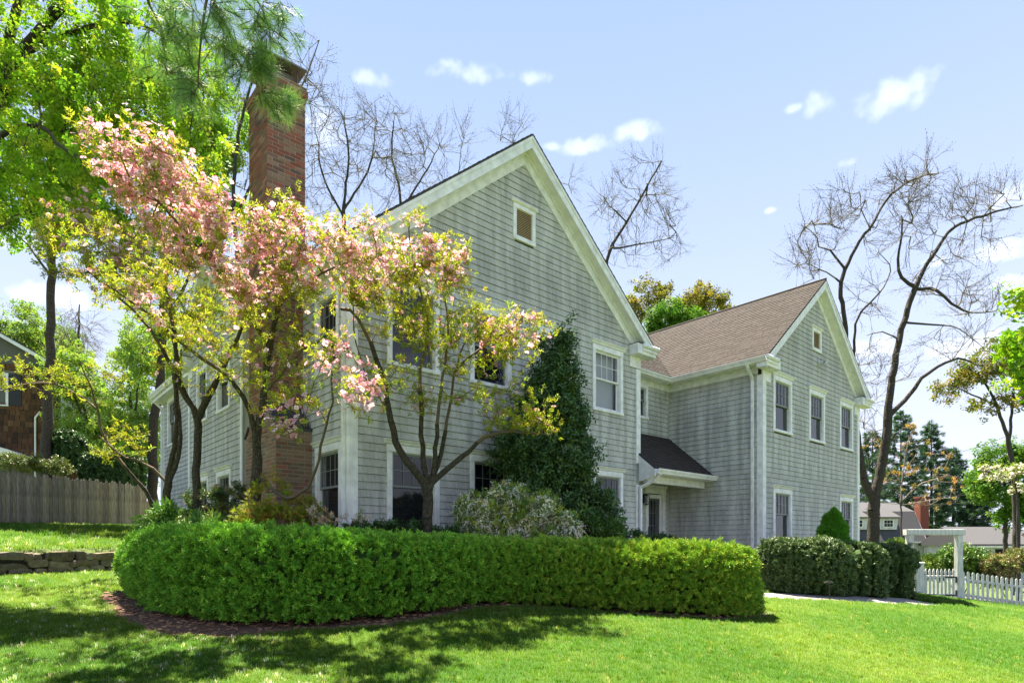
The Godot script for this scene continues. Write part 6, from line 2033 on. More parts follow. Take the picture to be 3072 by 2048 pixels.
func behind_house():
	bare("bare budding tree rising behind the chimney top", on(2.818, -12.592), [[[on(2.818, -12.592), Vector3(2.481, 6.273, -12.889), Vector3(2.312, 10.769, -13.037), Vector3(2.199, 13.467, -13.136), Vector3(2.481, 16.015, -12.889), Vector3(2.931, 17.964, -12.493)], 0.16, 0.03], [[Vector3(2.255, 12.268, -13.087), Vector3(3.156, 14.816, -12.295), Vector3(3.944, 16.765, -11.603), Vector3(4.451, 18.413, -11.158)], 0.05, 0.015]],
		[[Vector3(4.057, 17.364, -11.504), Vector3(0.67, 1.35, 0.67), 34], [Vector3(3.044, 17.964, -12.394), Vector3(0.90, 1.05, 0.90), 26], [Vector3(4.395, 16.015, -11.207), Vector3(0.45, 0.90, 0.45), 14], [Vector3(2.481, 14.816, -12.889), Vector3(0.60, 1.80, 0.60), 34]], {"per": 0.9})
	bare("bare tree with many fine twigs just right of the chimney", on(7.789, -16.212), [[[on(7.789, -16.212), Vector3(7.789, 11.633, -16.212), Vector3(7.789, 15.873, -16.212), Vector3(7.933, 18.186, -16.085), Vector3(7.789, 19.920, -16.212)], 0.2, 0.03], [[Vector3(7.789, 15.488, -16.212), Vector3(7.065, 17.415, -16.848), Vector3(6.920, 18.956, -16.975)], 0.06, 0.02], [[Vector3(7.789, 15.873, -16.212), Vector3(8.657, 17.800, -15.449), Vector3(8.802, 19.534, -15.322)], 0.06, 0.02]],
		[[Vector3(7.499, 18.378, -16.466), Vector3(1.45, 1.93, 1.45), 80], [Vector3(8.512, 18.764, -15.576), Vector3(1.16, 1.73, 1.16), 60], [Vector3(6.992, 16.837, -16.912), Vector3(0.77, 1.35, 0.77), 34], [Vector3(9.236, 17.029, -14.940), Vector3(0.96, 1.16, 0.96), 34]], {"per": 1.0})
	bare("bare budding tree behind the left slope of the main roof", on(11.027, -16.029), [[[on(11.027, -16.029), Vector3(10.872, 12.421, -16.166), Vector3(10.716, 17.389, -16.302), Vector3(10.405, 19.459, -16.576), Vector3(10.483, 21.114, -16.507)], 0.2, 0.03], [[Vector3(10.794, 16.975, -16.234), Vector3(11.649, 18.838, -15.483), Vector3(12.116, 20.079, -15.073)], 0.06, 0.02], [[Vector3(10.872, 16.561, -16.166), Vector3(12.582, 18.217, -14.663), Vector3(12.924, 20.286, -14.362)], 0.04, 0.014]],
		[[Vector3(10.483, 20.286, -16.507), Vector3(1.03, 1.66, 1.03), 50], [Vector3(11.805, 19.252, -15.346), Vector3(1.24, 1.24, 1.24), 50], [Vector3(12.924, 19.872, -14.362), Vector3(0.37, 1.14, 0.37), 16], [Vector3(11.338, 18.217, -15.756), Vector3(1.24, 0.83, 1.24), 30]], {"per": 1.0})
	bare("bare twigs showing above the main ridge", on(16.083, -14.249), [[[on(16.083, -14.249), Vector3(16.083, 13.209, -14.249), Vector3(16.050, 19.846, -14.278), Vector3(16.083, 21.617, -14.249)], 0.18, 0.02]], [[Vector3(16.050, 22.059, -14.278), Vector3(0.84, 0.80, 0.84), 26], [Vector3(18.410, 19.293, -12.205), Vector3(0.35, 0.58, 0.35), 8]], {"per": 0.9})
	bare("bare tree with pale new buds between the two gables", on(18.180, -9.745), [[[on(18.180, -9.745), Vector3(17.869, 10.351, -10.018), Vector3(18.102, 14.491, -9.813), Vector3(18.802, 16.354, -9.199), Vector3(19.424, 17.803, -8.652), Vector3(20.046, 19.252, -8.106)], 0.2, 0.03], [[Vector3(18.335, 15.112, -9.609), Vector3(19.424, 15.319, -8.652), Vector3(20.512, 15.629, -7.696)], 0.05, 0.015], [[Vector3(18.802, 16.354, -9.199), Vector3(18.180, 17.182, -9.745), Vector3(17.947, 17.596, -9.950)], 0.04, 0.014]],
		[[Vector3(19.424, 18.424, -8.652), Vector3(1.14, 1.24, 1.14), 46], [Vector3(20.046, 16.975, -8.106), Vector3(1.03, 1.24, 1.03), 44], [Vector3(20.357, 15.319, -7.833), Vector3(0.72, 0.83, 0.72), 26], [Vector3(18.802, 14.905, -9.199), Vector3(1.03, 0.83, 1.03), 30], [Vector3(18.025, 17.182, -9.882), Vector3(0.62, 0.62, 0.62), 16], [Vector3(18.802, 16.975, -9.199), Vector3(1.03, 1.45, 1.03), 34]], {"per": 1.0})
	var oliv := [Color(0.26, 0.24, 0.05), Color(0.20, 0.22, 0.05), Color(0.30, 0.25, 0.07)]
	bare("olive-yellow tree in new leaf left of the valley between the roofs", on(30.348, -16.359), [[[on(30.348, -16.359), Vector3(30.348, 11.546, -16.359), Vector3(30.348, 16.941, -16.359), Vector3(30.348, 18.440, -16.359)], 0.2, 0.04]], [[Vector3(30.123, 17.841, -16.557), Vector3(1.20, 1.35, 1.20), 50], [Vector3(31.024, 17.541, -15.766), Vector3(1.05, 1.05, 1.05), 34]], {"called": "broadleaf_tree", "spray": "maple", "per": 2.2, "spread": 0.4, "size": [1.5, 2.4], "cols": oliv})
	bare("olive-yellow tree in new leaf above the right wing's roof", on(34.405, -14.127), [[[on(34.405, -14.127), Vector3(34.174, 11.797, -14.329), Vector3(34.059, 17.014, -14.431), Vector3(34.174, 18.549, -14.329)], 0.2, 0.04]], [[Vector3(33.713, 18.242, -14.734), Vector3(1.07, 1.07, 1.07), 46], [Vector3(34.750, 17.935, -13.823), Vector3(1.17, 0.92, 1.17), 40], [Vector3(33.021, 17.321, -15.342), Vector3(0.92, 0.92, 0.92), 24]], {"called": "broadleaf_tree", "spray": "maple", "per": 2.2, "spread": 0.4, "size": [1.5, 2.4], "cols": oliv})
	bare("bright green tree low behind the right wing's roof", on(28.054, -13.051), [[[on(28.054, -13.051), Vector3(28.054, 10.541, -13.051), Vector3(28.054, 14.338, -13.051)], 0.2, 0.05]], [[Vector3(27.952, 14.881, -13.140), Vector3(1.22, 0.81, 1.22), 60], [Vector3(28.869, 14.610, -12.335), Vector3(1.08, 0.68, 1.08), 40]], {"called": "broadleaf_tree", "spray": "maple", "per": 4.0, "spread": 0.4, "size": [1.5, 2.4], "cols": [Color(0.11, 0.25, 0.03), Color(0.14, 0.28, 0.04)]})

# ------------------------------------------------------------------ right side
func right_side():
	var bk := Color(0.125, 0.105, 0.08)
	bare("large spreading bare tree with two trunks right of the house", on(22.065, 0.323), [
		[[on(22.065, 0.323), Vector3(22.104, 2.572, 0.357), Vector3(22.271, 3.669, 0.504), Vector3(22.477, 5.330, 0.685), Vector3(22.554, 6.684, 0.753), Vector3(22.631, 7.369, 0.821), Vector3(22.824, 8.962, 0.990), Vector3(23.030, 9.972, 1.171), Vector3(23.326, 11.171, 1.431), Vector3(23.931, 12.576, 1.963), Vector3(24.484, 13.518, 2.449), Vector3(25.347, 13.964, 3.206), Vector3(26.505, 14.392, 4.224)], 0.23, 0.025],
		[[Vector3(22.104, 2.744, 0.357), Vector3(21.846, 3.429, 0.131), Vector3(21.666, 4.799, -0.027), Vector3(21.422, 7.026, -0.242), Vector3(21.241, 9.767, -0.400), Vector3(21.113, 11.034, -0.513), Vector3(21.267, 11.839, -0.378), Vector3(21.666, 12.919, -0.027), Vector3(22.117, 13.724, 0.369), Vector3(22.477, 14.580, 0.685), Vector3(23.172, 15.317, 1.296), Vector3(23.931, 15.625, 1.963)], 0.15, 0.02],
		[[Vector3(22.567, 6.084, 0.764), Vector3(23.172, 6.940, 1.296), Vector3(23.674, 7.746, 1.737), Vector3(24.587, 8.362, 2.539), Vector3(25.192, 8.088, 3.071), Vector3(25.733, 8.225, 3.545)], 0.10, 0.02],
		[[Vector3(23.326, 11.171, 1.431), Vector3(22.927, 11.514, 1.081), Vector3(22.824, 12.251, 0.990), Vector3(22.927, 13.176, 1.081), Vector3(22.927, 13.981, 1.081)], 0.07, 0.02],
		[[Vector3(23.288, 11.069, 1.397), Vector3(23.982, 11.034, 2.008), Vector3(24.381, 10.503, 2.358), Vector3(24.935, 10.161, 2.845), Vector3(25.733, 10.195, 3.545)], 0.07, 0.016],
		[[Vector3(23.004, 9.767, 1.149), Vector3(23.674, 9.698, 1.737), Vector3(24.381, 9.630, 2.358), Vector3(24.832, 9.304, 2.754), Vector3(25.347, 8.739, 3.206)], 0.05, 0.012],
		[[Vector3(22.850, 9.082, 1.013), Vector3(22.387, 9.390, 0.606), Vector3(21.872, 9.253, 0.154)], 0.04, 0.012],
		[[Vector3(21.486, 8.054, -0.185), Vector3(21.615, 9.904, -0.072), Vector3(22.117, 10.709, 0.369), Vector3(22.528, 11.446, 0.730), Vector3(22.580, 12.045, 0.776), Vector3(22.258, 12.508, 0.493)], 0.06, 0.016],
		[[Vector3(21.267, 11.839, -0.378), Vector3(20.817, 12.576, -0.773), Vector3(20.482, 12.747, -1.067), Vector3(20.431, 13.107, -1.112), Vector3(20.070, 13.535, -1.429)], 0.05, 0.014],
		[[Vector3(21.138, 11.308, -0.491), Vector3(20.714, 11.737, -0.864), Vector3(20.070, 12.079, -1.429)], 0.04, 0.012],
		[[Vector3(22.001, 13.364, 0.267), Vector3(21.743, 14.220, 0.041), Vector3(21.679, 14.906, -0.016)], 0.03, 0.01]],
		[[Vector3(20.456, 13.107, -1.090), Vector3(0.94, 0.86, 0.94), 46], [Vector3(21.229, 14.220, -0.411), Vector3(0.86, 0.86, 0.86), 46], [Vector3(22.773, 14.906, 0.945), Vector3(0.86, 0.69, 0.86), 40], [Vector3(23.416, 15.591, 1.510), Vector3(0.77, 0.60, 0.77), 34], [Vector3(20.070, 11.822, -1.429), Vector3(0.60, 0.69, 0.60), 26], [Vector3(22.387, 13.021, 0.606), Vector3(0.77, 0.86, 0.77), 32], [Vector3(23.288, 14.220, 1.397), Vector3(0.77, 0.69, 0.77), 32], [Vector3(24.446, 14.392, 2.415), Vector3(0.69, 0.69, 0.69), 36], [Vector3(25.604, 14.392, 3.432), Vector3(0.94, 0.55, 0.94), 46], [Vector3(25.089, 12.850, 2.980), Vector3(0.86, 0.69, 0.86), 24], [Vector3(23.931, 11.480, 1.963), Vector3(1.03, 0.69, 1.03), 36], [Vector3(25.089, 10.623, 2.980), Vector3(0.94, 0.69, 0.94), 46], [Vector3(24.574, 9.082, 2.528), Vector3(1.20, 0.51, 1.20), 30], [Vector3(22.001, 10.623, 0.267), Vector3(0.69, 0.69, 0.69), 24], [Vector3(21.936, 7.883, 0.210), Vector3(0.51, 1.03, 0.51), 26], [Vector3(22.001, 5.998, 0.267), Vector3(0.43, 0.86, 0.43), 20], [Vector3(23.545, 12.850, 1.624), Vector3(0.60, 0.60, 0.60), 20], [Vector3(22.902, 7.883, 1.058), Vector3(0.51, 0.69, 0.51), 14]],
		{"bark": bk, "step": 0.26, "per": 1.0, "size": [0.7, 1.2], "cols": [Color(0.13, 0.115, 0.085)]})
	# dark pines
	var pines := [
		["dark pine behind the bare tree's trunk", on(57.082, -8.846), Vector3(57.082, 12.824, -8.846), 3.4],
		["dark pine second from the bare tree's trunk", on(61.463, -7.659), Vector3(61.463, 12.263, -7.659), 3],
		["dark pine nearest the wires on the right", on(65.372, -6.888), Vector3(65.372, 10.182, -6.888), 2.8],
		["lower dark pine behind the neighbour's brick chimney", on(64.466, -5.022), Vector3(64.466, 7.467, -5.022), 2.6],
		["dark pine half hidden by the right wing's corner", on(59.618, -11.942), Vector3(59.618, 11.837, -11.942), 3.2]]
	for q in pines:
		conifer(q[0], q[1], q[2], q[3])
	# orange-leaved maple
	bare("thin maple with sparse orange new leaves before the pines", on(26.392, 0.131), [[[on(26.392, 0.131), Vector3(26.320, 2.384, 0.068), Vector3(26.392, 4.118, 0.131), Vector3(26.609, 5.852, 0.322)], 0.045, 0.014], [[Vector3(26.349, 2.962, 0.093), Vector3(27.043, 3.733, 0.704), Vector3(27.912, 4.118, 1.467)], 0.04, 0.012], [[Vector3(26.349, 2.769, 0.093), Vector3(27.188, 2.962, 0.831), Vector3(28.202, 3.154, 1.721)], 0.035, 0.012], [[Vector3(26.349, 3.733, 0.093), Vector3(25.741, 4.696, -0.441), Vector3(25.379, 5.660, -0.759)], 0.03, 0.01]],
		[[Vector3(26.464, 5.660, 0.195), Vector3(0.77, 0.77, 0.77), 20], [Vector3(27.188, 4.696, 0.831), Vector3(0.96, 0.77, 0.96), 28], [Vector3(27.767, 3.733, 1.340), Vector3(0.77, 0.58, 0.77), 24], [Vector3(27.478, 2.962, 1.085), Vector3(0.96, 0.39, 0.96), 22], [Vector3(26.320, 4.118, 0.068), Vector3(0.77, 0.96, 0.77), 20], [Vector3(25.451, 5.081, -0.695), Vector3(0.48, 0.96, 0.48), 14]], {"called": "maple_tree", "spray": "maple", "per": 0.42, "spread": 0.14, "size": [0.6, 0.95], "tip": 0.006, "cols": [Color(0.46, 0.26, 0.08), Color(0.38, 0.24, 0.09), Color(0.34, 0.28, 0.10)], "bark": Color(0.22, 0.19, 0.16), "twig": Color(0.2, 0.16, 0.13)})
	# maples at the right edge
	bare("tall maple with olive young leaves at the right edge", on(32.719, 3.028), [[[on(32.719, 3.028), Vector3(32.703, 3.107, 3.014), Vector3(32.455, 5.798, 2.795), Vector3(32.019, 7.661, 2.413), Vector3(31.553, 8.902, 2.003)], 0.2, 0.04], [[Vector3(32.455, 5.798, 2.795), Vector3(32.641, 8.282, 2.959), Vector3(32.875, 9.730, 3.164)], 0.08, 0.03], [[Vector3(32.019, 7.661, 2.413), Vector3(30.931, 8.282, 1.457), Vector3(30.309, 8.695, 0.910)], 0.05, 0.02]],
		[[Vector3(31.242, 9.316, 1.730), Vector3(0.93, 0.72, 0.93), 50], [Vector3(30.464, 8.385, 1.047), Vector3(0.72, 0.62, 0.72), 34], [Vector3(32.175, 9.937, 2.550), Vector3(0.93, 0.72, 0.93), 50], [Vector3(32.797, 8.695, 3.096), Vector3(0.72, 1.24, 0.72), 50], [Vector3(31.708, 7.661, 2.140), Vector3(0.72, 0.52, 0.72), 20]], {"called": "maple_tree", "spray": "maple", "per": 1.7, "spread": 0.35, "size": [1.1, 1.7], "cols": [Color(0.22, 0.22, 0.04), Color(0.15, 0.20, 0.04), Color(0.28, 0.22, 0.05)]})
	bare("bright green tree low at the right edge behind the fence", on(37.402, 1.818), [[[on(37.402, 1.818), Vector3(37.402, 3.398, 1.818), Vector3(37.402, 5.517, 1.818)], 0.15, 0.05]], [[Vector3(37.226, 5.517, 1.662), Vector3(1.06, 1.06, 1.06), 70], [Vector3(38.022, 4.340, 2.362), Vector3(0.94, 1.41, 0.94), 70], [Vector3(36.695, 4.104, 1.196), Vector3(0.82, 0.94, 0.82), 46], [Vector3(37.756, 2.691, 2.129), Vector3(0.94, 0.71, 0.94), 40]], {"called": "broadleaf_tree", "spray": "maple", "per": 4.0, "spread": 0.4, "size": [1.2, 1.9], "cols": [Color(0.13, 0.27, 0.03), Color(0.17, 0.31, 0.04), Color(0.09, 0.2, 0.03)]})
	var wd: Array = bare("small white-flowering dogwood at the right edge above the fence", on(27.660, 3.908), [[[on(27.660, 3.908), Vector3(27.633, 2.638, 3.884), Vector3(27.526, 3.887, 3.790)], 0.06, 0.02], [[Vector3(27.593, 3.352, 3.849), Vector3(26.990, 3.887, 3.319), Vector3(26.588, 4.065, 2.966)], 0.03, 0.01]], [[Vector3(27.526, 4.065, 3.790), Vector3(0.62, 0.21, 0.62), 40], [Vector3(26.990, 3.798, 3.319), Vector3(0.62, 0.18, 0.62), 34], [Vector3(27.727, 3.352, 3.967), Vector3(0.54, 0.21, 0.54), 26], [Vector3(26.722, 4.155, 3.083), Vector3(0.36, 0.14, 0.36), 14]], {"called": "dogwood_tree", "spray": "dogwood", "per": 1.6, "spread": 0.1, "size": [0.9, 1.3], "cols": [Color(0.24, 0.33, 0.04)]})
	dress(wd[0], "blossom", wd[1], "blossom", 2.0, 0.12, [1.0, 1.4], [Color(0.85, 0.86, 0.80)], {"pull": Vector3(0, 1.5, 0), "tint": 0.06, "hue": 0.03})
	neighbour()
	# shrubs beyond the fence
	var gr := [Color(0.10, 0.19, 0.025), Color(0.15, 0.25, 0.03), Color(0.06, 0.12, 0.02)]
	bush("garden_shrub", "large round green shrub seen through the white arch", "shrub", on(23.427, 2.851), [[Vector3(23.427, 0.373, 2.851), Vector3(0.8, 0.55, 0.7), 150], [Vector3(22.872, 0.209, 2.364), Vector3(0.45, 0.4, 0.5), 60], [Vector3(23.982, 0.291, 3.339), Vector3(0.4, 0.4, 0.5), 60]], "shrub_sprig", 4.5, [2.0, 3.0], gr, {"spread": 0.16, "step": 0.2})
	bush("garden_shrub", "yellowish spreading shrub above the picket fence at the right", "shrub", on(23.572, 4.309), [[Vector3(23.336, 0.243, 4.102), Vector3(0.5, 0.28, 0.5), 70], [Vector3(23.808, 0.400, 4.517), Vector3(0.5, 0.3, 0.5), 80], [Vector3(23.218, -0.228, 3.998), Vector3(0.4, 0.2, 0.4), 50]], "shrub_sprig", 4.0, [1.8, 2.6], [Color(0.26, 0.25, 0.07), Color(0.30, 0.22, 0.12), Color(0.18, 0.22, 0.05)], {"spread": 0.14, "step": 0.2})
	bush("garden_shrub", "pale green shrub left of the white arch's post", "shrub", on(21.856, 2.136), [[Vector3(21.796, 0.226, 2.083), Vector3(0.45, 0.3, 0.5), 80], [Vector3(21.639, 0.833, 1.280), Vector3(0.4, 0.28, 0.4), 70]], "shrub_sprig", 4.0, [1.8, 2.6], [Color(0.24, 0.32, 0.04), Color(0.18, 0.27, 0.04)], {"spread": 0.14, "step": 0.2})
	gate_and_fence()
	for q in [[Vector3(39.415, 6.047, -5.731), Vector3(43.946, 7.612, 0.911), "upper of the overhead wires crossing behind the bare tree"], [Vector3(39.415, 4.534, -5.731), Vector3(43.330, 4.952, 3.032), "overhead wire crossing the middle of the dark pines"], [Vector3(39.415, 4.192, -5.731), Vector3(43.330, 4.438, 3.032), "overhead wire just below the middle wire before the pines"], [Vector3(39.415, 3.621, -5.731), Vector3(43.330, 4.052, 3.032), "lowest of the overhead wires above the neighbour's roof"]]:
		var mb := MB.new()
		var a: Vector3 = q[0]
		var b: Vector3 = q[1]
		for k in 12:
			var s := func(t: float) -> Vector3: return a.lerp(b, t) + Vector3(0, -0.5 * 4.0 * t * (1.0 - t) + 0.25, 0)
			mb.tube(s.call(k / 12.0), s.call((k + 1) / 12.0), 0.014, 0.014, 4)
		tag(part(self, "utility_wire", mb, M.black), q[2], "wire", "overhead wires")

func conifer(label: String, o: Vector3, top: Vector3, rad: float):
	var t := thing("pine_tree", label, "tree", o, "dark pines behind the neighbour's house")
	var peak := top.y - o.y
	var tk := MB.new()
	tk.path([Vector3.ZERO, Vector3(0.05, peak * 0.5, 0), Vector3(0, peak, 0)], 0.2, 0.02, 7, Color(0.10, 0.08, 0.06))
	part(t, "trunk", tk, M.bark)
	var br := MB.new()
	var xs := []
	var cs := []
	for k in 105:
		var v := pow((k + rng.randf()) / 105.0, 0.8)
		var y := lerpf(peak * 0.12, peak * 0.99, v)
		var a := k * 2.4 + rng.randf()
		var l := (rad * pow(1.0 - v, 0.62) + 0.15) * rng.randf_range(0.6, 1.15)
		var dir := Vector3(cos(a), 0.12, sin(a))
		var p0 := Vector3(0, y, 0)
		var p1 := p0 + dir * l
		br.tube(p0, p1, 0.03, 0.01, 3, Color(0.1, 0.08, 0.06))
		var n := int(5 + l * 9)
		for j in n:
			var f := rng.randf_range(0.15, 1.0)
			var q := p0.lerp(p1, f) + ball() * 0.16
			var dd := (dir + ball() * 0.8 + Vector3(0, 0.2, 0)).normalized()
			xs.append(Transform3D(aim(dd, rng.randf() * TAU, rng.randf_range(0.9, 1.5)), q))
			cs.append(tint(pick([Color(0.075, 0.145, 0.085), Color(0.10, 0.18, 0.105), Color(0.06, 0.12, 0.07)]), 0.2))
	part(t, "branches", br, M.twig)
	scatter(t, "crown", S.fir_fan, xs, cs)

func neighbour():
	var o: Vector3 = on(46.397, -4.923)
	o.y = 0.15
	var h := thing("gambrel_house", "white neighbour house with a grey gambrel roof, dormers and brick chimney", "house", o)
	var x := cam_frame(Vector3.ZERO)
	var id := x
	var w0 := -6.5
	var w1 := 0.75
	var wl := MB.new()
	wl.box(x, Vector3(w0, -2.2, -6.0), Vector3(w1, 1.15, 0.0))
	part(h, "wall", wl, M.pale_wall)
	var r1 := MB.new()
	var pr := [Vector2(0.35, 1.12), Vector2(-1.0, 3.35), Vector2(-3.2, 4.15), Vector2(-5.4, 3.35), Vector2(-6.6, 1.12)]
	var px := x * Transform3D(Basis(Vector3(0, 0, 1), Vector3(0, 1, 0), Vector3(-1, 0, 0)), Vector3(w1, 0, 0))
	r1.prism(px, pr, 0.05, w1 - w0)
	part(h, "roof", r1, M.gray_roof)
	var ge := MB.new()
	ge.prism(px, [Vector2(0.30, 1.12), Vector2(-1.05, 3.28), Vector2(-3.2, 4.06), Vector2(-5.35, 3.28), Vector2(-6.5, 1.12)], -0.03, 0.049)
	part(h, "gable_wall", ge, M.pale_wall)
	var gt := MB.new()
	gt.box(x, Vector3(w0, 1.0, 0.30), Vector3(w1, 1.11, 0.42))
	part(h, "gutter", gt, M.trim)
	for u in [-2.1, -4.3]:
		var d := hollow(h, "dormer")
		var f := MB.new()
		f.prism(x, [Vector2(u - 0.42, 1.98), Vector2(u + 0.88, 1.98), Vector2(u + 0.96, 2.82), Vector2(u - 0.42, 2.82)], -1.2, 0.0)
		part(d, "front", f, M.pale_wall)
		var rr := MB.new()
		rr.prism(px, [Vector2(0.20, 2.80), Vector2(0.20, 2.88), Vector2(-1.6, 3.62), Vector2(-1.6, 2.80)], w1 - u - 1.05, w1 - u + 0.5)
		part(d, "roof", rr, M.gray_roof)
		var fr := MB.new()
		fr.box(x, Vector3(u - 0.12, 2.14, 0.001), Vector3(u + 0.62, 2.70, 0.05))
		part(d, "window_frame", fr, M.trim)
		for a in 3:
			for b in 2:
				var g := MB.new()
				g.box(x, Vector3(u - 0.06 + a * 0.21, 2.19 + b * 0.24, 0.051), Vector3(u - 0.06 + a * 0.21 + 0.18, 2.19 + b * 0.24 + 0.21, 0.06))
				part(d, "pane", g, M.room)
	var ch := MB.new()
	ch.box(x, Vector3(0.81, 0.5, -1.2), Vector3(1.42, 4.3, -0.5))
	ch.box(x, Vector3(0.76, 4.301, -1.25), Vector3(1.47, 4.42, -0.45))
	part(h, "chimney", ch, M.red_brick)
	# low wing
	var lw := hollow(h, "low_wing")
	var a1 := MB.new()
	a1.box(x, Vector3(0.4, -2.2, 0.5), Vector3(5.0, 0.85, 4.5))
	part(lw, "wall", a1, M.pale_wall)
	var a2 := MB.new()
	var qx := x * Transform3D(Basis(Vector3(0, 0, 1), Vector3(0, 1, 0), Vector3(-1, 0, 0)), Vector3(5.2, 0, 2.5))
	a2.prism(qx, [Vector2(2.35, 0.82), Vector2(2.35, 0.92), Vector2(0, 2.1), Vector2(-2.35, 0.92), Vector2(-2.35, 0.82)], 0.0, 5.0)
	part(lw, "roof", a2, M.gray_roof)
	var a3 := MB.new()
	a3.box(x, Vector3(0.2, 0.70, 4.86), Vector3(5.2, 0.80, 4.95))
	part(lw, "gutter", a3, M.trim)
	var a4 := MB.new()
	a4.box(x, Vector3(2.3, -1.0, 4.501), Vector3(3.3, 0.6, 4.52))
	part(lw, "opening", a4, M.room)
	for k in 12:
		var bt := MB.new()
		bt.box(x, Vector3(0.5 + k * 0.38, -2.0, 4.501), Vector3(0.53 + k * 0.38, 0.69, 4.515))
		if absf(0.5 + k * 0.38 - 2.8) > 0.55: part(lw, "batten", bt, M.trim)
	# garage
	var gh := thing("garage", "low white outbuilding with a wide grey roof behind the picket fence", "garage", o + RIGHT * 9.4 - AHEAD * 6.0)
	var b1 := MB.new()
	b1.box(x, Vector3(-4.4, -2.4, -4.0), Vector3(6.0, 0.3, 0.0))
	part(gh, "wall", b1, M.pale_wall)
	var b2 := MB.new()
	var rx := x * Transform3D(Basis(Vector3(0, 0, 1), Vector3(0, 1, 0), Vector3(-1, 0, 0)), Vector3(6.3, 0, -2.0))
	b2.prism(rx, [Vector2(2.4, 0.26), Vector2(2.4, 0.36), Vector2(0, 1.75), Vector2(-2.4, 0.36), Vector2(-2.4, 0.26)], 0.0, 11.0)
	part(gh, "roof", b2, M.gray_roof)
	var b3 := MB.new()
	b3.box(x, Vector3(-4.7, 0.12, 0.40), Vector3(6.3, 0.25, 0.50))
	part(gh, "gutter", b3, M.trim)
	for k in 24:
		var bt := MB.new()
		bt.box(x, Vector3(-4.3 + k * 0.42, -2.2, 0.001), Vector3(-4.27 + k * 0.42, 0.26, 0.014))
		part(gh, "batten", bt, M.trim)

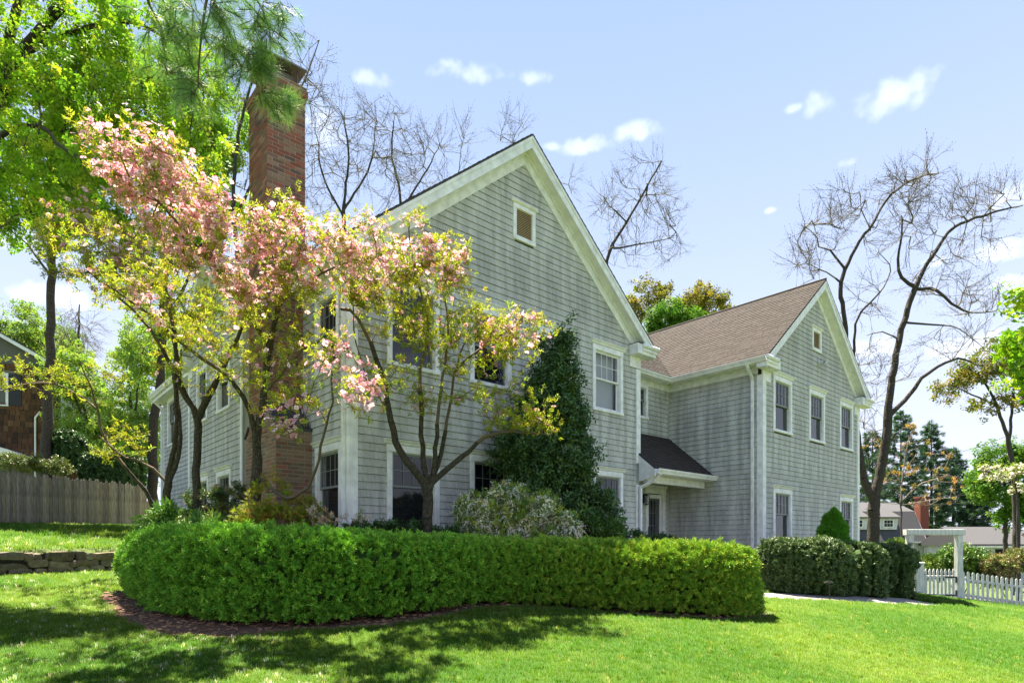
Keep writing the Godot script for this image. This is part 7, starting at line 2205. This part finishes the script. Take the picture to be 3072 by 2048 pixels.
func gate_and_fence():
	var a: Vector2 = Vector2(17.299, 2.924)
	var b: Vector2 = Vector2(18.439, 3.926)
	var c: Vector2 = Vector2(21.036, 5.808)
	var t := (b - a).normalized()
	var x0 := Transform3D(Basis(Vector3(t.x, 0, t.y), Vector3.UP, Vector3(-t.y, 0, t.x)), Vector3.ZERO)
	# arch
	var g := on(b.x, b.y).y
	var ar := thing("garden_arch", "square white wooden arch over the garden gate", "arch", Vector3(b.x, g, b.y))
	var wide := a.distance_to(b)
	for q in [0.0, -wide]:
		var p := MB.new()
		p.soft(x0, Vector3(q - 0.085, -0.2, -0.085), Vector3(q + 0.085, 2.02, 0.085), 0.012)
		part(ar, "post", p, M.white_wood)
	var bm := MB.new()
	bm.soft(x0, Vector3(-wide - 0.15, 2.021, -0.10), Vector3(0.15, 2.20, 0.10), 0.012)
	part(ar, "beam", bm, M.white_wood)
	# gate
	var g0 := Vector2(lerpf(a.x, b.x, 0.25), lerpf(a.y, b.y, 0.25))
	var gt := thing("garden_gate", "white picket gate with carved pickets and black hinges under the arch", "gate", Vector3(g0.x, g - 0.02, g0.y))
	var gl := wide * 0.75 - 0.13
	var pk := picket_fence_board(0.036, 0.98, 0.011, 1).mesh(M.white_wood)
	for k in 8:
		var o := put(gt, "picket", pk)
		o.transform = x0 * Transform3D(Basis.IDENTITY, Vector3(0.10 + (gl - 0.16) * k / 7.0, 0.02, 0.03))
	for y in [0.16, 0.72]:
		var rl := MB.new()
		rl.soft(x0, Vector3(0.02, y, -0.02), Vector3(gl, y + 0.08, 0.018), 0.006)
		part(gt, "rail", rl, M.white_wood)
	for y in [0.14, 0.70]:
		var hg := MB.new()
		hg.box(x0, Vector3(gl - 0.32, y + 0.02, 0.043), Vector3(gl + 0.02, y + 0.06, 0.055))
		hg.box(x0, Vector3(gl - 0.01, y - 0.14 if y > 0.5 else y, 0.044), Vector3(gl + 0.04, y + 0.06 if y > 0.5 else y + 0.2, 0.056))
		part(gt, "hinge", hg, M.black)
	var gp := thing("gate_post", "square white post where the gate latches beside the dark shrub", "post", Vector3(lerpf(a.x, b.x, 0.17), g, lerpf(a.y, b.y, 0.17)))
	var pp := MB.new()
	pp.soft(x0, Vector3(-0.12, -0.1, -0.12), Vector3(0.12, 1.12, 0.12), 0.012)
	part(gp, "shaft", pp, M.white_wood)
	var pc := MB.new()
	pc.soft(x0, Vector3(-0.14, 1.121, -0.14), Vector3(0.14, 1.18, 0.14), 0.015)
	part(gp, "cap", pc, M.white_wood)
	# fence to the right
	var fe := thing("picket_fence", "white picket fence with rounded tops running off to the right of the gate", "fence", Vector3.ZERO)
	var s := (c - b).normalized()
	var xf := Basis(Vector3(s.x, 0, s.y), Vector3.UP, Vector3(-s.y, 0, s.x))
	var fp := picket_fence_board(0.042, 0.90, 0.011, 0).mesh(M.white_wood)
	var l := b.distance_to(c)
	var n := int(l / 0.163)
	for k in n:
		var q := b.lerp(c, (k + 0.95) * 0.163 / l)
		var o := put(fe, "picket", fp)
		o.transform = Transform3D(xf * Basis(Vector3(0, 0, 1), rng.randf_range(-0.012, 0.012)), on(q.x, q.y) + Vector3(0, 0.02 + rng.randf_range(-0.01, 0.01), 0))
	for y in [0.15, 0.64]:
		var rl := MB.new()
		for k in 8:
			var p := b.lerp(c, (k + 0.1) / 8.0)
			var q := b.lerp(c, (k + 1.1) / 8.0)
			var p3 := on(p.x, p.y) + Vector3(0, y, 0) - xf.z * 0.035
			var q3 := on(q.x, q.y) + Vector3(0, y, 0) - xf.z * 0.035
			rl.quad(p3 + xf.z * 0.02, q3 + xf.z * 0.02, q3 + xf.z * 0.02 + Vector3(0, 0.08, 0), p3 + xf.z * 0.02 + Vector3(0, 0.08, 0))
			rl.quad(p3 - xf.z * 0.02, q3 - xf.z * 0.02, q3 - xf.z * 0.02 + Vector3(0, 0.08, 0), p3 - xf.z * 0.02 + Vector3(0, 0.08, 0))
			rl.quad(p3 - xf.z * 0.02 + Vector3(0, 0.08, 0), p3 + xf.z * 0.02 + Vector3(0, 0.08, 0), q3 + xf.z * 0.02 + Vector3(0, 0.08, 0), q3 - xf.z * 0.02 + Vector3(0, 0.08, 0))
		part(fe, "rail", rl, M.white_wood)

# ------------------------------------------------------------------ lawn
func near_hedge(p: Vector2) -> float:
	# signed: metres in front of the hedge's front foot (negative: under it or behind)
	var bd := 1e9
	var side := 1.0
	for k in HEDGE.size() - 1:
		var a: Vector2 = HEDGE[k]
		var b: Vector2 = HEDGE[k + 1]
		var q := Geometry2D.get_closest_point_to_segment(p, a, b)
		var dd := q.distance_to(p)
		if dd < bd:
			bd = dd
			side = 1.0 if (b - a).cross(p - a) > 0.0 else -1.0
	return bd * side

func lawn():
	var fn := FastNoiseLite.new()
	fn.seed = 8
	fn.frequency = 0.22
	var fb := FastNoiseLite.new()
	fb.seed = 18
	fb.frequency = 1.7
	var xs := []
	var cs := []
	var chips := []
	var cc := []
	var bands := [[3.6, 6.2, 1500.0, 1.0], [6.2, 8.5, 900.0, 1.1], [8.5, 12.0, 420.0, 1.35], [12.0, 22.0, 170.0, 1.8]]
	for b in bands:
		var d0: float = b[0]
		var d1: float = b[1]
		var half := 0.84 * d1 + 1.2
		var n := int((d1 - d0) * half * 2.0 * b[2])
		for k in n:
			var d := rng.randf_range(d0, d1)
			var l := rng.randf_range(-half, half)
			if absf(l) > 0.84 * d + 1.2: continue
			var p := eye + AHEAD * d + RIGHT * l
			var q := Vector2(p.x, p.z)
			if q.x > -0.6 and q.x < 7.6 and q.y < 0.2: continue
			if q.x > 7.4 and q.x < 16.6 and q.y < 1.9: continue
			var nh := near_hedge(q)
			var open := fn.get_noise_2d(q.x, q.y)
			var edge := 0.30 if q.x > -1.6 else 0.30 + 0.22 * smoothstep(-1.6, -2.4, q.x)
			if d < 13.0 and nh < edge and q.x > -3.2 and q.x < 4.6 and q.y > -3.2:
				if nh > -0.55 and nh < edge - 0.03 and rng.randf() < 0.22:
					chips.append(Transform3D(Basis(Vector3.UP, rng.randf() * TAU) * Basis(Vector3.RIGHT, rng.randf_range(-0.5, 0.5)) * Basis.from_scale(Vector3.ONE * rng.randf_range(0.7, 2.2)), on(q.x, q.y) + Vector3(0, 0.014, 0)))
					cc.append(tint(pick([Color(0.20, 0.10, 0.055), Color(0.27, 0.16, 0.09), Color(0.12, 0.07, 0.045)]), 0.25))
				if nh < edge - 0.08 + 0.12 * fb.get_noise_2d(q.x * 2.0, q.y * 2.0): continue
			if q.x > 4.2 and q.y < 5.4 and on_path(q): continue
			# paths, beds
			if q.x > 4.4 and q.y < 2.3: continue
			var above := q.x < 0.0 and q.y < wall_z(q.x)
			if above and absf(q.y - wall_z(q.x)) < 0.35: continue
			if above and rng.randf() < 0.45 + 0.9 * fb.get_noise_2d(q.x * 0.6, q.y * 0.6): continue
			var sc: float = b[3] * rng.randf_range(0.75, 1.25) * (1.25 if above else 1.0)
			var bs := Basis(Vector3.UP, rng.randf() * TAU) * Basis.from_scale(Vector3(sc, sc * rng.randf_range(0.7, 1.15), sc))
			xs.append(Transform3D(bs, on(q.x, q.y) + Vector3(0, -0.004, 0)))
			var g := Color(0.076, 0.176, 0.026).lerp(Color(0.148, 0.24, 0.042), clampf(0.45 + open * 1.4 + fb.get_noise_2d(q.x, q.y) * 0.55, 0, 1.15))
			if rng.randf() < 0.02: g = Color(0.26, 0.28, 0.09)
			elif q.x < -2.0 and rng.randf() < 0.03: g = Color(0.55, 0.56, 0.45)
			cs.append(tint(g, 0.16, 0.1))
	print("grass ", xs.size(), " ", Time.get_ticks_msec())
	var gr := scatter(self, "grass", S.grass, xs, cs, "stuff")
	tag(gr, "short bright green lawn grass in front of the hedge and house", "grass")
	var ch := scatter(self, "bark_mulch", S.chip, chips, cc, "stuff")
	tag(ch, "brown bark chips along the foot of the front hedge", "mulch")

const PATHS := [[Vector2(4.9, 1.6), Vector2(5.6, 2.5), Vector2(6.9, 3.45), Vector2(8.6, 4.35), Vector2(10.2, 4.8), Vector2(11.2, 4.95)], [Vector2(8.9, -0.7), Vector2(8.7, 0.6), Vector2(8.0, 1.7), Vector2(7.2, 2.6), Vector2(6.6, 3.1)]]

func on_path(q: Vector2) -> bool:
	for l in PATHS:
		for k in l.size() - 1:
			if Geometry2D.get_closest_point_to_segment(q, l[k], l[k + 1]).distance_to(q) < 0.52: return true
	return false
